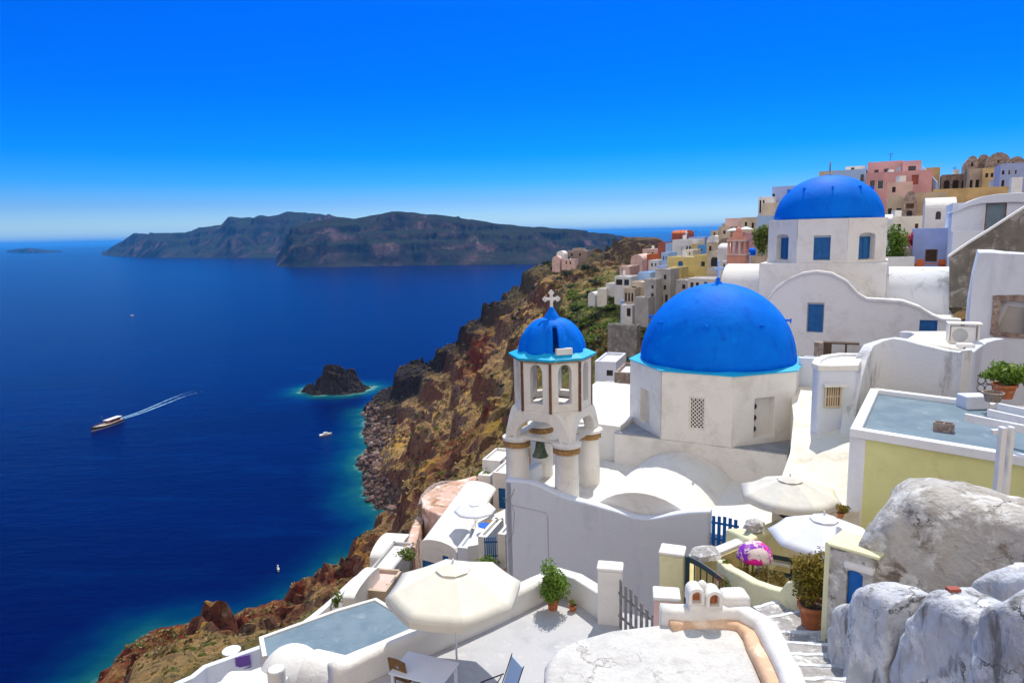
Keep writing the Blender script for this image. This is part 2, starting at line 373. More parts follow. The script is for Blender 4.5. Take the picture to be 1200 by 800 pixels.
def cells(X, Y, seed=0):
    xi = np.floor(X).astype(np.int64); yi = np.floor(Y).astype(np.int64)
    f1 = np.full(X.shape, 9.0); f2 = np.full(X.shape, 9.0); val = np.zeros(X.shape)
    for dx in (-1, 0, 1):
        for dy in (-1, 0, 1):
            a = xi+dx; b = yi+dy
            def h(k):
                n = (a*374761393 + b*668265263 + (seed+k)*1274126177) & 0xffffffff
                n = ((n ^ (n >> 13))*1274126177) & 0xffffffff
                return ((n ^ (n >> 16)) & 0xffff)/65535.0
            d = np.hypot(a+h(1)-X, b+h(2)-Y); v = h(3)
            m = d < f1; f2 = np.where(m, f1, np.minimum(f2, d)); val = np.where(m, v, val); f1 = np.where(m, d, f1)
    return val, f2-f1
def grid_mesh(name, V, nx, ny, m, attrs=None, smooth=True):
    me = bpy.data.meshes.new(name)
    idx = np.arange(nx*ny).reshape(ny, nx)
    q = np.stack([idx[:-1,:-1], idx[:-1,1:], idx[1:,1:], idx[1:,:-1]], -1).reshape(-1, 4)
    me.vertices.add(nx*ny); me.vertices.foreach_set('co', V.reshape(-1).astype(np.float32))
    me.loops.add(q.size); me.loops.foreach_set('vertex_index', q.reshape(-1).astype(np.int32))
    me.polygons.add(len(q)); me.polygons.foreach_set('loop_start', (np.arange(len(q))*4).astype(np.int32))
    me.polygons.foreach_set('use_smooth', np.full(len(q), True) if smooth is True else (V.reshape(-1,3)[q[:,0],1] < smooth))
    me.update(calc_edges=True); me.validate()
    for k, a in (attrs or {}).items():
        at_ = me.attributes.new(k, 'FLOAT', 'POINT'); at_.data.foreach_set('value', a.reshape(-1).astype(np.float32))
    me.materials.append(m)
    o = bpy.data.objects.new(name, me); COL.objects.link(o); return o
# --- control points of the caldera slope: (px, py, Y) seen in the photo, then plain world points
CP = [(115,800,159),(180,748,176),(178,742,140),(150,765,140),(210,770,110),(250,748,150),(250,745,179),(330,728,185),(375,682,165),(345,700,165),(385,688,204),
 (300,765,80),(400,700,110),(430,660,150),(440,640,234),(458,600,265),(425,545,323),(440,478,437),(438,470,432),(480,432,425),(520,418,420),
 (470,640,130),(500,600,130),(520,560,150),(500,560,210),(480,520,280),(500,480,340),(540,520,210),(590,500,150),(590,560,100),(560,560,110),
 (552,400,380),(556,378,400),(575,420,330),(600,350,410),(600,400,300),(630,312,415),(655,302,420),(640,420,200),(650,360,290),(640,340,350),(690,340,270),
 (700,300,400),(720,292,430),(755,284,450),(740,320,300),(700,380,190),(735,400,130),(700,420,120),(560,460,280),(530,470,310),(470,490,360),(450,520,340),(708,343,168),(694,352,172),(726,340,165),(736,377,126),(725,408,118),(702,402,140)]
WP = [(-175,60,-118),(-150,140,-122),(-130,190,-124),(-90,215,-124),(-80,260,-124),(-105,330,-124),(-120,400,-124),(-120,470,-124),(-70,520,-124),(0,560,-124),(60,620,-124),(120,700,-124),(-60,600,-124),
 (-90,80,-94),(-85,110,-98),(-72,80,-78),(-92,130,-106),(-50,60,-52),(-24,38,-33),(-20,15,-28),(-10,28,-17),(0,10,-16),(0,40,-20),(-10,40,-26),(10,60,-26),(-60,10,-50),(-100,0,-100),(-150,-10,-112),(0,-40,-16),(60,-40,-8),
 (20,20,-13),(10,25,-16),(22,40,-12),(35,50,-6),(30,80,-12),(60,100,1),(75,60,2),(120,60,0),(120,120,0),(80,180,-8),(60,140,-13),(45,180,-18),(130,250,-12),(90,300,-15),(110,420,-20),(150,500,-60),(200,600,-124),
 (200,100,-10),(200,300,-30),(260,200,-60),(300,0,-60),(260,420,-100),(300,600,-124),(-150,700,-124),(-22,90,-49),(-32,130,-70),(-24,75,-45),(25,110,-26),(-21,60,-38),(-5,70,-33)]
SP = [(95,795),(112,772),(140,745),(60,790),(30,740),(100,755),(150,715),(230,722),(300,695),(360,662),(405,640),(432,612),(405,575),(395,520),(415,490),(20,800)]
pts = [tuple(gz(a,b,SEA))[:2]+(SEA-9.0,) for a,b in SP] + [tuple(at(a,b,c)) for a,b,c in CP] + [tuple(map(float, p)) for p in WP]
pts = np.array(pts)
def tps_fit(P, lam=3.0):
    n = len(P); XY = P[:,:2]/100.0
    d = np.linalg.norm(XY[:,None]-XY[None], axis=-1); K = np.where(d > 0, d*d*np.log(d+1e-9), 0) + np.eye(n)*lam*1e-4
    A = np.zeros((n+3, n+3)); A[:n,:n] = K; A[:n,n] = 1; A[:n,n+1:] = XY; A[n,:n] = 1; A[n+1:,:n] = XY.T
    return np.linalg.solve(A, np.r_[P[:,2], 0, 0, 0]), XY
TW, TXY = tps_fit(pts)
def tps(X, Y):
    x = X/100.0; y = Y/100.0; z = TW[-3] + TW[-2]*x + TW[-1]*y
    for (a, b), w_ in zip(TXY, TW[:-3]):
        d2 = (x-a)**2+(y-b)**2; z = z + w_*0.5*d2*np.log(d2+1e-12)
    return z
def seg_d(X, Y, P):
    best = np.full(X.shape, 1e9); tt = np.zeros(X.shape); side = np.zeros(X.shape); n = len(P)-1
    for i in range(n):
        ax, ay = P[i][:2]; bx, by = P[i+1][:2]; dx, dy = bx-ax, by-ay; l2 = dx*dx+dy*dy
        t = np.clip(((X-ax)*dx+(Y-ay)*dy)/l2, 0, 1); d = np.hypot(X-ax-t*dx, Y-ay-t*dy)
        m = d < best; best = np.where(m, d, best); tt = np.where(m, (i+t)/n, tt)
        side = np.where(m, np.sign(dx*(Y-ay)-dy*(X-ax)), side)
    return best, tt, side
def height(X, Y):
    z = tps(X, Y)
    z = np.maximum(z, SEA-16)
    land = np.clip((z-SEA+2)/14.0, 0, 1)
    # village ground stays quiet, cliffs get rough
    vill = np.clip((X - (-30 + 0.12*Y))/25.0, 0, 1)*np.clip((175-Y)/40.0, 0, 1)
    rough = land*(1-0.88*vill)
    far = np.clip((Y-60)/70, 0.35, 1)
    z = z + rough*(fbm(X/38, Y/38, 5, 3, True, 0.55)*9.5 - 4.5)*far
    z = z + rough*fbm(X/11, Y/11, 5, 11, True, 0.65)*4.2*far
    t = (z-SEA)/15.0 + 0.6*fbm(X/60, Y/60, 3, 5); fr = t-np.floor(t)
    z = z + rough*(np.clip((fr-0.5)*4, -0.5, 0.5) - (fr-0.5))*8.5*far
    wx = X+2.5*fbm(X/6, Y/6, 2, 71); wy = Y+2.5*fbm(X/6, Y/6, 2, 73)
    v1, e1 = cells(wx/8.5, wy/8.5, 5); v2, e2 = cells(wx/3.6, wy/3.6, 9)
    crag = np.clip(fbm(X/50, Y/50, 3, 33)*2.2+0.55, 0.12, 1)
    z = z + rough*far*(fbm(X/2.6, Y/2.6, 3, 91)*1.1)
    z = z + rough*crag*far*((v1-.5)*5.0*np.clip(e1*4, 0, 1) + (v2-.5)*2.0*np.clip(e2*4, 0, 1))
    shore = np.exp(-((z-SEA-1.5)/5.0)**2)
    v3, e3 = cells(X/3.2, Y/3.2, 15); v4, e4 = cells(X/6.5, Y/6.5, 19)
    z = z + shore*(v3**2*3.0*np.clip(e3*3, 0, 1) + v4**4*3.5*np.clip(e4*3, 0, 1)) - shore*.6
    return z
xs = np.concatenate([np.arange(-170, 60, 1.15), np.arange(60, 300, 4.0)])
ys = np.concatenate([np.arange(-45, 20, 4.0), np.arange(20, 470, 1.25), np.arange(470, 640, 5.0)])
GX, GY = np.meshgrid(xs, ys)
GZ = height(GX, GY)
BUMPS = []
def terrain_mat():
    m = bpy.data.materials.new('caldera'); m.use_nodes = True; n = m.node_tree.nodes; l = m.node_tree.links; b = n['Principled BSDF']
    b.inputs['Roughness'].default_value = 0.95; b.inputs['Specular IOR Level'].default_value = 0.1
    g = n.new('ShaderNodeNewGeometry'); pos = g.outputs['Position']
    sepn = n.new('ShaderNodeSeparateXYZ'); l.new(g.outputs['Normal'], sepn.inputs[0])
    sepp = n.new('ShaderNodeSeparateXYZ'); l.new(pos, sepp.inputs[0])
    def nz(scale, det=6, rg=0.65, ds=0.2):
        x = n.new('ShaderNodeTexNoise'); x.inputs['Scale'].default_value = scale; x.inputs['Detail'].default_value = det; x.inputs['Roughness'].default_value = rg; x.inputs['Distortion'].default_value = ds
        l.new(pos, x.inputs['Vector']); return x.outputs['Fac']
    def mr(v, lo, hi, a=0.0, bb=1.0):
        x = n.new('ShaderNodeMapRange'); x.interpolation_type = 'SMOOTHSTEP'; l.new(v, x.inputs[0])
        x.inputs[1].default_value = lo; x.inputs[2].default_value = hi; x.inputs[3].default_value = a; x.inputs[4].default_value = bb; return x.outputs[0]
    def mul(a, b_):
        x = n.new('ShaderNodeMath'); x.operation = 'MULTIPLY'; l.new(a, x.inputs[0]); l.new(b_, x.inputs[1]); return x.outputs[0]
    def addn(a, b_, k):
        x = n.new('ShaderNodeMath'); x.operation = 'MULTIPLY_ADD'; l.new(b_, x.inputs[0]); x.inputs[1].default_value = k; l.new(a, x.inputs[2]); return x.outputs[0]
    def mix(f, a, c):
        x = n.new('ShaderNodeMix'); x.data_type = 'RGBA'; l.new(f, x.inputs[0])
        if isinstance(a, tuple): x.inputs[6].default_value = (*a, 1)
        else: l.new(a, x.inputs[6])
        if isinstance(c, tuple): x.inputs[7].default_value = (*c, 1)
        else: l.new(c, x.inputs[7])
        return x.outputs[2]
    def attr(nm):
        x = n.new('ShaderNodeAttribute'); x.attribute_name = nm; return x.outputs['Fac']
    fine = nz(0.6, 10, 0.8); mid = nz(0.12, 9, 0.75); big = nz(0.03, 6)
    scrub = mix(mr(mid, 0.42, 0.58), (0.46, 0.29, 0.12), (0.27, 0.17, 0.085))
    scrub = mix(mr(nz(1.1, 6, 0.8), 0.53, 0.58), scrub, (0.075, 0.075, 0.03))
    scrub = mix(mr(nz(0.05, 5), 0.55, 0.65), scrub, (0.56, 0.33, 0.07))
    rock = mix(mr(big, 0.42, 0.58), (0.26, 0.185, 0.135), (0.22, 0.095, 0.06))
    rock = mix(mr(fine, 0.50, 0.58), rock, (0.055, 0.038, 0.034))
    rock = mix(mr(nz(0.3, 6), 0.60, 0.72), rock, (0.38, 0.30, 0.23))
    red = mix(mr(fine, 0.4, 0.65), (0.24, 0.05, 0.02), (0.07, 0.02, 0.014))
    steep = mr(addn(sepn.outputs['Z'], fine, 0.45), 0.84, 0.92, 1.0, 0.0)
    c = mix(steep, scrub, rock)
    c = mix(mul(attr('red'), mr(mid, 0.35, 0.55)), c, red)
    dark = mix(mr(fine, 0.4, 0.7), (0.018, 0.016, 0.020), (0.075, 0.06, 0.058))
    low = mr(addn(sepp.outputs['Z'], mid, 10.0), SEA+8.5, SEA+14.0, 1.0, 0.0)
    c = mix(low, c, mix(mr(nz(0.55, 4, 0.6), 0.45, 0.6), (0.10, 0.07, 0.06), (0.33, 0.24, 0.19)))
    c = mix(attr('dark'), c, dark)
    green = mix(mr(nz(0.5, 7, 0.7), 0.42, 0.6), (0.21, 0.23, 0.045), (0.06, 0.085, 0.035))
    c = mix(mul(attr('green'), mr(nz(0.15, 6), 0.38, 0.5)), c, green)
    l.new(c, b.inputs['Base Color'])
    bp = n.new('ShaderNodeBump'); bp.inputs['Strength'].default_value = 1.0; bp.inputs['Distance'].default_value = 1.6; l.new(nz(0.5, 12, 0.8, 0.3), bp.inputs['Height']); l.new(bp.outputs[0], b.inputs['Normal'])
    return m
MAT['caldera'] = terrain_mat()
# masks of rock kinds (world positions)
def blob(px, py, Y, r, ry=None):
    p = at(px, py, Y); ry = ry or r
    return np.exp(-(((GX-p.x)/r)**2 + ((GY-p.y)/ry)**2))
red = np.clip(blob(150,765,150,30)*2.6 + blob(375,690,165,14) + blob(555,520,205,14,30)*1.2 + blob(562,420,350,9,30)*1.3 + blob(490,560,240,14,25)*0.8, 0, 1)
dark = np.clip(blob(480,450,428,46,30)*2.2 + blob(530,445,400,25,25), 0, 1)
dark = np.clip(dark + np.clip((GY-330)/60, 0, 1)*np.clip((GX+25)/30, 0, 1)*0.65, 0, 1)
green = np.clip(blob(700,370,200,26,60)*1.4 + blob(745,330,280,25,60) + blob(740,415,125,14,20)*1.3 + blob(300,770,80,25,35)*0.6 + blob(660,300,420,30,30)*0.4, 0, 1)
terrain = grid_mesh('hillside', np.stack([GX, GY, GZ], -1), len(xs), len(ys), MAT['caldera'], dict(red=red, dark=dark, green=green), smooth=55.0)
tag(terrain, kind='structure')
def ground(x, y):
    i = min(max(int(np.searchsorted(xs, x))-1, 0), len(xs)-2); j = min(max(int(np.searchsorted(ys, y))-1, 0), len(ys)-2)
    fx = (x-xs[i])/(xs[i+1]-xs[i]); fy = (y-ys[j])/(ys[j+1]-ys[j])
    return float((GZ[j,i]*(1-fx)+GZ[j,i+1]*fx)*(1-fy)+(GZ[j+1,i]*(1-fx)+GZ[j+1,i+1]*fx)*fy)
# --- rocky islet
ic = gz(392, 458, SEA)
u = np.linspace(-34, 34, 110); IX, IY = np.meshgrid(u*1.0, u*0.9)
rr = np.hypot(IX/27.0, IY/19.0) + 0.22*fbm(IX/14, IY/14, 3, 51)
v1, e1 = cells(IX/7+.3*IY/7, IY/7, 3); v2, e2 = cells(IX/3, IY/3, 4)
IZ = 11.0*np.clip((1-rr)*2.6, -0.5, 1.0)*(0.30+0.75*np.exp(-((IX+3)/9)**2)+0.35*np.exp(-((IX-11)/5)**2)+.7*(v1-.3)) + (v2-.5)*5.0*np.clip(1.25-rr, 0, 1) + fbm(IX/5, IY/5, 5, 41, True, .65)*4.0*np.clip(1.2-rr, 0, 1) - 0.8
islet = grid_mesh('islet', np.stack([IX+ic.x, IY+ic.y+6, IZ+SEA], -1), 110, 110, MAT['caldera'], dict(red=np.zeros_like(IX), dark=np.ones_like(IX)*0.95, green=np.zeros_like(IX)), smooth=1.0)
tag(islet, kind='structure')
# --- sea
def geo(a, b, r=1.35):
    out = []; s = 8.0; x = b
    while x < 90000: x += s; s *= r; out.append(x)
    lo = []; s = 8.0; x = a
    while x > -90000: x -= s; s *= r; lo.append(x)
    return lo[::-1], out
lo, hi = geo(-200, 60); sx = np.array(lo + list(np.arange(-200, 61, 3.5)) + hi)
lo, hi = geo(120, 620); sy = np.array(lo + list(np.arange(120, 621, 4.5)) + hi)
SX, SY = np.meshgrid(sx, sy)
landpts = []
m = (GZ[1:,:] > SEA) != (GZ[:-1,:] > SEA); landpts.append(np.stack([GX[1:,:][m], GY[1:,:][m]], 1))
m = (GZ[:,1:] > SEA) != (GZ[:,:-1] > SEA); landpts.append(np.stack([GX[:,1:][m], GY[:,1:][m]], 1))
m = (IZ[:,1:] > 0) != (IZ[:,:-1] > 0); landpts.append(np.stack([(IX+ic.x)[:,1:][m], (IY+ic.y+6)[:,1:][m]], 1))
LP = np.concatenate(landpts)[::2]
D = np.full(SX.shape, 1e4)
inner = (np.abs(SX) < 260) & (SY > 60) & (SY < 700)
Pq = np.stack([SX[inner], SY[inner]], 1); dm = np.full(len(Pq), 1e4)
for i in range(0, len(LP), 400): dm = np.minimum(dm, np.sqrt(((Pq[:,None]-LP[None,i:i+400])**2).sum(-1)).min(1))
D[inner] = dm
def sea_mat():
    m = bpy.data.materials.new('sea'); m.use_nodes = True; n = m.node_tree.nodes; l = m.node_tree.links; b = n['Principled BSDF']
    b.inputs['Roughness'].default_value = 0.22; b.inputs['IOR'].default_value = 1.33; b.inputs['Specular IOR Level'].default_value = 0.06
    g = n.new('ShaderNodeNewGeometry'); pos = g.outputs['Position']
    a = n.new('ShaderNodeAttribute'); a.attribute_name = 'shore'
    def nz(scale, det=4, vec=pos, rg=0.6):
        x = n.new('ShaderNodeTexNoise'); x.inputs['Scale'].default_value = scale; x.inputs['Detail'].default_value = det; x.inputs['Roughness'].default_value = rg; l.new(vec, x.inputs['Vector']); return x.outputs['Fac']
    mp = n.new('ShaderNodeMapping'); mp.inputs['Rotation'].default_value = (0,0,0.3); mp.inputs['Scale'].default_value = (0.35, 1.0, 1.0); l.new(pos, mp.inputs['Vector'])
    ma = n.new('ShaderNodeMath'); ma.operation = 'MULTIPLY_ADD'; l.new(nz(0.06), ma.inputs[0]); ma.inputs[1].default_value = 16.0; 
    mb_ = n.new('ShaderNodeMath'); mb_.operation = 'SUBTRACT'; l.new(a.outputs['Fac'], mb_.inputs[0]); mb_.inputs[1].default_value = 8.0; l.new(mb_.outputs[0], ma.inputs[2])
    r = n.new('ShaderNodeValToRGB'); d = n.new('ShaderNodeMath'); d.operation = 'DIVIDE'; l.new(ma.outputs[0], d.inputs[0]); d.inputs[1].default_value = 26.0; l.new(d.outputs[0], r.inputs[0])
    e = r.color_ramp.elements; e[0].position = 0.0; e[0].color = (0.16, 0.32, 0.24, 1); e[1].position = 1.0; e[1].color = (0.0, 0.004, 0.070, 1)
    for p, c in ((0.12, (0.008, 0.11, 0.11)), (0.38, (0.0, 0.048, 0.105)), (0.65, (0.0, 0.017, 0.09))):
        k = e.new(p); k.color = (*c, 1)
    x = n.new('ShaderNodeMix'); x.data_type = 'RGBA'; mr = n.new('ShaderNodeMapRange'); l.new(nz(0.012, 6, mp.outputs[0]), mr.inputs[0]); mr.inputs[1].default_value = 0.3; mr.inputs[2].default_value = 0.7; mr.inputs[4].default_value = 1.0
    l.new(mr.outputs[0], x.inputs[0]); l.new(r.outputs[0], x.inputs[6]); x.blend_type = 'MULTIPLY'; x.inputs[7].default_value = (0.4, 0.55, 0.68, 1)
    mp2 = n.new('ShaderNodeMapping'); mp2.inputs['Rotation'].default_value = (0,0,0.25); mp2.inputs['Scale'].default_value = (0.22, 1.0, 1.0); l.new(pos, mp2.inputs['Vector'])
    wl_ = n.new('ShaderNodeMapRange'); wl_.interpolation_type = 'SMOOTHSTEP'; l.new(nz(0.05, 9, mp2.outputs[0], 0.78), wl_.inputs[0]); wl_.inputs[1].default_value = 0.48; wl_.inputs[2].default_value = 0.72; wl_.inputs[4].default_value = 0.38
    x2 = n.new('ShaderNodeMix'); x2.data_type = 'RGBA'; l.new(wl_.outputs[0], x2.inputs[0]); l.new(x.outputs[2], x2.inputs[6]); x2.inputs[7].default_value = (0.0, 0.026, 0.140, 1); x = x2
    # scattered small whitecaps
    wc = n.new('ShaderNodeMapRange'); l.new(nz(0.11, 9, mp.outputs[0], 0.75), wc.inputs[0]); wc.inputs[1].default_value = 0.735; wc.inputs[2].default_value = 0.78; wc.inputs[4].default_value = 0.45
    y = n.new('ShaderNodeMix'); y.data_type = 'RGBA'; l.new(wc.outputs[0], y.inputs[0]); l.new(x.outputs[2], y.inputs[6]); y.inputs[7].default_value = (0.30, 0.45, 0.60, 1)
    l.new(y.outputs[2], b.inputs['Base Color'])
    b1 = n.new('ShaderNodeBump'); b1.inputs['Distance'].default_value = 0.9; b1.inputs['Strength'].default_value = 0.6; l.new(nz(0.16, 8, mp.outputs[0], 0.65), b1.inputs['Height'])
    l.new(b1.outputs[0], b.inputs['Normal']); return m
MAT['sea'] = sea_mat()
sea = grid_mesh('sea', np.stack([SX, SY, np.full_like(SX, SEA)], -1), len(sx), len(sy), MAT['sea'], dict(shore=D)); tag(sea, kind='structure')
# --- the islands across the caldera
def island(name, prof, Ybase, depth, nx, ny, seed, slope=0.55, tint=0.0):
    """prof = [(px, py_top, py_base)] silhouette in the photo."""
    a, b = prof[0][0], prof[-1][0]
    pxs = np.linspace(a, b, nx); V = np.zeros((ny, nx, 3))
    top = np.interp(pxs, [p[0] for p in prof], [p[1] for p in prof]); base = [gz(p[0], p[2], SEA) for p in prof]
    bx = np.interp(pxs, [p[0] for p in prof], [q.x for q in base]); by = np.interp(pxs, [p[0] for p in prof], [q.y for q in base])
    rim = depth*0.28
    H = np.array([at(px, t, y+rim).z - SEA for px, t, y in zip(pxs, top, by)])
    sc = sc0 = by.mean()/3000.0
    for j in range(ny):
        t = j/(ny-1); d = t*depth
        V[j,:,0] = bx + d*bx/by; V[j,:,1] = by + d
        f = np.interp(t, [0, 0.02, 0.09, 0.17, 0.28, 0.6, 1.0], [-0.05, 0.05, 0.35, 0.68, 1.0, 0.72, -0.05])
        V[j,:,2] = f*H
    X, Y = V[:,:,0], V[:,:,1]; tt = np.linspace(0, 1, ny)[:,None]
    sc = sc*np.minimum(1.0, H[None,:]/120.0); base_z = V[:,:,2].copy()
    cl = np.clip(tt/0.04, 0, 1)*np.clip((0.27-tt)/0.06, 0, 1)
    hr = np.clip(V[:,:,2]/60.0, 0, 1)
    V[:,:,2] += cl*hr*(fbm(X/(260*sc0), Y/(700*sc0), 5, seed, True, 0.6)*62*sc)
    V[:,:,2] += hr*fbm(X/(90*sc0), Y/(90*sc0), 4, seed+9)*9*sc*np.clip((tt)/0.1, 0, 1)
    lay = V[:,:,2]/(48*sc0)+0.5*fbm(X/400, Y/400, 3, seed+3); fr = lay-np.floor(lay)
    V[:,:,2] += cl*hr*(np.clip((fr-0.5)*3, -0.5, 0.5)-(fr-0.5))*22*sc
    V[:,:,2] = np.minimum(V[:,:,2], np.minimum(base_z + 40*sc, H[None,:]*1.02 + 3)) + SEA
    o = grid_mesh(name, V, nx, ny, MAT['far_rock']); tag(o, kind='structure'); return o
def far_rock():
    m = bpy.data.materials.new('far_rock'); m.use_nodes = True; n = m.node_tree.nodes; l = m.node_tree.links; b = n['Principled BSDF']
    b.inputs['Roughness'].default_value = 1.0; b.inputs['Specular IOR Level'].default_value = 0.0
    g = n.new('ShaderNodeNewGeometry'); pos = g.outputs['Position']; sepn = n.new('ShaderNodeSeparateXYZ'); l.new(g.outputs['Normal'], sepn.inputs[0])
    def nz(scale, det=7, rg=0.65):
        x = n.new('ShaderNodeTexNoise'); x.inputs['Scale'].default_value = scale; x.inputs['Detail'].default_value = det; x.inputs['Roughness'].default_value = rg; x.inputs['Distortion'].default_value = 0.4; l.new(pos, x.inputs['Vector']); return x.outputs['Fac']
    r = n.new('ShaderNodeValToRGB'); l.new(nz(0.006), r.inputs[0]); e = r.color_ramp.elements
    e[0].position = 0.40; e[0].color = (0.010, 0.014, 0.026, 1); e[1].position = 0.62; e[1].color = (0.11, 0.075, 0.080, 1)  # blue of distant haze partly mixed into the rock tones
    k = e.new(0.50); k.color = (0.03, 0.026, 0.036, 1); k = e.new(0.72); k.color = (0.27, 0.18, 0.17, 1)
    x = n.new('ShaderNodeMix'); x.data_type = 'RGBA'; mr = n.new('ShaderNodeMapRange'); l.new(sepn.outputs['Z'], mr.inputs[0]); mr.inputs[1].default_value = 0.80; mr.inputs[2].default_value = 0.95
    l.new(mr.outputs[0], x.inputs[0]); l.new(r.outputs[0], x.inputs[6]); x.inputs[7].default_value = (0.03, 0.035, 0.03, 1); l.new(x.outputs[2], b.inputs['Base Color'])
    bp = n.new('ShaderNodeBump'); bp.inputs['Distance'].default_value = 30; bp.inputs['Strength'].default_value = 1.0; l.new(nz(0.012, 8), bp.inputs['Height']); l.new(bp.outputs[0], b.inputs['Normal'])
    return m
MAT['far_rock'] = far_rock()
island('near_island', [(322,312,312.6),(332,290,313),(345,268,313.5),(362,261,313.5),(385,257,313.5),(400,254,313),(420,256,312.5),(440,252,312),(463,248,311.8),(490,249,311.3),(515,252,311),(560,258,310.6),(610,265,310),(660,269,309.3),(700,273,307),(725,276,304),(760,283,300)], 2900, 2200, 420, 120, 61)
island('far_island', [(118,299,299.6),(130,291,300.4),(148,281,301),(160,272.5,301.3),(185,274.5,302),(220,274,302.2),(236,267,302.4),(262,263.5,302.4),(272,254,302.4),(292,255.5,302.4),(318,254,302.3),(340,248.5,302.2),(372,250,302.2),(400,255,302.2),(430,263,302),(470,280,301)], 6000, 3500, 320, 90, 77)
island('low_islet', [(8,293.5,295.8),(20,292,296.3),(36,290.8,296.4),(55,293,296.2),(72,294,295.6)], 7200, 600, 60, 30, 91)
# --- the air
hz = MB(); hz.box(-75000, -2000, SEA-2, 75000, 75000, 178.0)
def haze_mat():
    m = bpy.data.materials.new('haze'); m.use_nodes = True; n = m.node_tree.nodes; l = m.node_tree.links; n.remove(n['Principled BSDF'])
    v = n.new('ShaderNodeVolumePrincipled'); v.inputs['Color'].default_value = (0.06, 0.42, 1.0, 1); v.inputs['Density'].default_value = 0.000045; v.inputs['Anisotropy'].default_value = 0.0
    l.new(v.outputs[0], n['Material Output'].inputs['Volume']); return m
hazeo = hz.build('haze', haze_mat()); tag(hazeo, kind='stuff')
# ================================================================== the two blue-domed churches and the bell tower
PHI = R(29); CN = nrm(PHI); CU = uxv(PHI)
def oct_pts(c, rc, z, n=8, off=0.5):
    out = []
    for k in range(n):
        a = 2*math.pi*(k+off)/n              # angle from the front normal
        d = CN*math.cos(a) + CU*math.sin(a); out.append(Vector((c.x, c.y, z)) + d*rc)
    return out
def ring_band(mb, lo, hi):
    n = len(lo); mb.add(lo+hi, [(i, (i+1)%n, n+(i+1)%n, n+i) for i in range(n)])
def drum(parent, c, rc, z0, z1, thick, holes_of, m='white', name='drum'):
    mb = MB(); P = oct_pts(c, rc, z0)
    for k in range(8):
        a, b = P[k], P[(k+1)%8]              # face whose normal angle is (k+1)*45 deg
        ang = 2*math.pi*(k+1)/8; n = CN*math.cos(ang) + CU*math.sin(ang); u = (b-a); Lf = u.length
        panel(mb, a, u.normalized(), n, 0, Lf, 0, z1-z0, holes_of((k+1)%8, Lf), thick, back=False)
    return mb.build(name, m, parent, bevel=0.02, seg=1)
def dome_mesh(c, r, h, z, nseg=64, nring=20, flat=1.0):
    mb = MB(); prof = [(r*math.cos(math.pi/2*i/nring), h*math.sin(math.pi/2*i/nring)) for i in range(nring)] + [(0.02, h)]
    mb.lathe(prof, (c.x, c.y, z), nseg, cap=True); return mb
def vault(mb, p0, ax, side, r, rise, length, n=18, zb=-1.0):
    """Solid barrel vault: p0 springing centre, ax axis, side horizontal across."""
    prof = [(-r, zb)] + [(r*math.cos(math.pi*(1-i/n)), rise*math.sin(math.pi*i/n)) for i in range(n+1)] + [(r, zb)]
    mb.prism([p0 + side*a + Vector((0,0,b)) for a, b in prof], ax*length)
# ---------------------------------------------------------------- main church
C1 = at(840, 400, 33.0); C1.z = 0
ze1 = at(845, 438, 29.4).z; zl1 = at(862, 527, 28.6).z
ztop1 = at(840, 331, 33.0).z
church = empty('church', (C1.x, C1.y, -16), 0, 'white church with the large bright blue dome behind the bell tower', 'church')
RC1 = 4.15
def holes1(k, Lf):
    h = ze1-zl1
    if k == 0: return [(Lf*0.40, Lf*0.62, h*0.20, h*0.66, 0.0, 0.16)]
    if k == 1: return [(Lf*0.34, Lf*0.66, h*0.10, h*0.66, 0.0, 0.40)]
    if k == 7: return [(Lf*0.34, Lf*0.64, h*0.10, h*0.62, 0.0, 0.40)]
    return []
drum(church, C1, RC1, zl1, ze1, 0.45, holes1, 'white')
mb = MB(); e0 = oct_pts(C1, RC1+0.05, ze1-0.03); e1 = oct_pts(C1, RC1+0.07, ze1+0.02); e2 = oct_pts(C1, 3.5, ze1+0.10); e3 = oct_pts(C1, 3.3, ze1-0.06)
ring_band(mb, e0, e1); ring_band(mb, e1, e2); ring_band(mb, e3, e0); ring_band(mb, e2, e3)
mb.build('eave', 'cyan_trim', church)
dome = dome_mesh(C1, 3.64, ztop1-ze1-0.02, ze1+0.0).build('dome', 'dome_blue', church, smooth=True)
mb = MB()
for k in range(8):
    a = R(45*k+20); d = Vector((math.cos(a), math.sin(a), 0)); zz = 0.55
    p = Vector((C1.x, C1.y, ze1+0.05)) + d*3.64*math.cos(zz) + Vector((0,0,(ztop1-ze1)*math.sin(zz)))
    mb = MB(); mb.tube([p-d*0.1, p+d*0.22], 0.05, 6); mb.tube([p+d*0.18+Vector((0,0,-.12)), p+d*0.2+Vector((0,0,0.08))], 0.035, 6)
    mb.build('dome_hook', 'dome_blue', dome)
mb = MB(); mb.lathe([(0.22, -0.1), (0.18, 0.02), (0.09, 0.08), (0.08, 0.16), (0.10, 0.2), (0.02, 0.26)], (C1.x, C1.y, ztop1), 12); mb.build('finial', 'dome_blue', church, smooth=True)
mb = MB(); q = Vector((C1.x, C1.y, ztop1+0.18))
mb.box(-.05,-.05,0,.05,.05,.85, Matrix.Translation(q)); mb.box(-.30,-.045,.42,.30,.045,.54, Matrix.Translation(q)@Matrix.Rotation(R(20),4,'Z')); mb.build('cross', 'pale_blue', church, bevel=0.015)
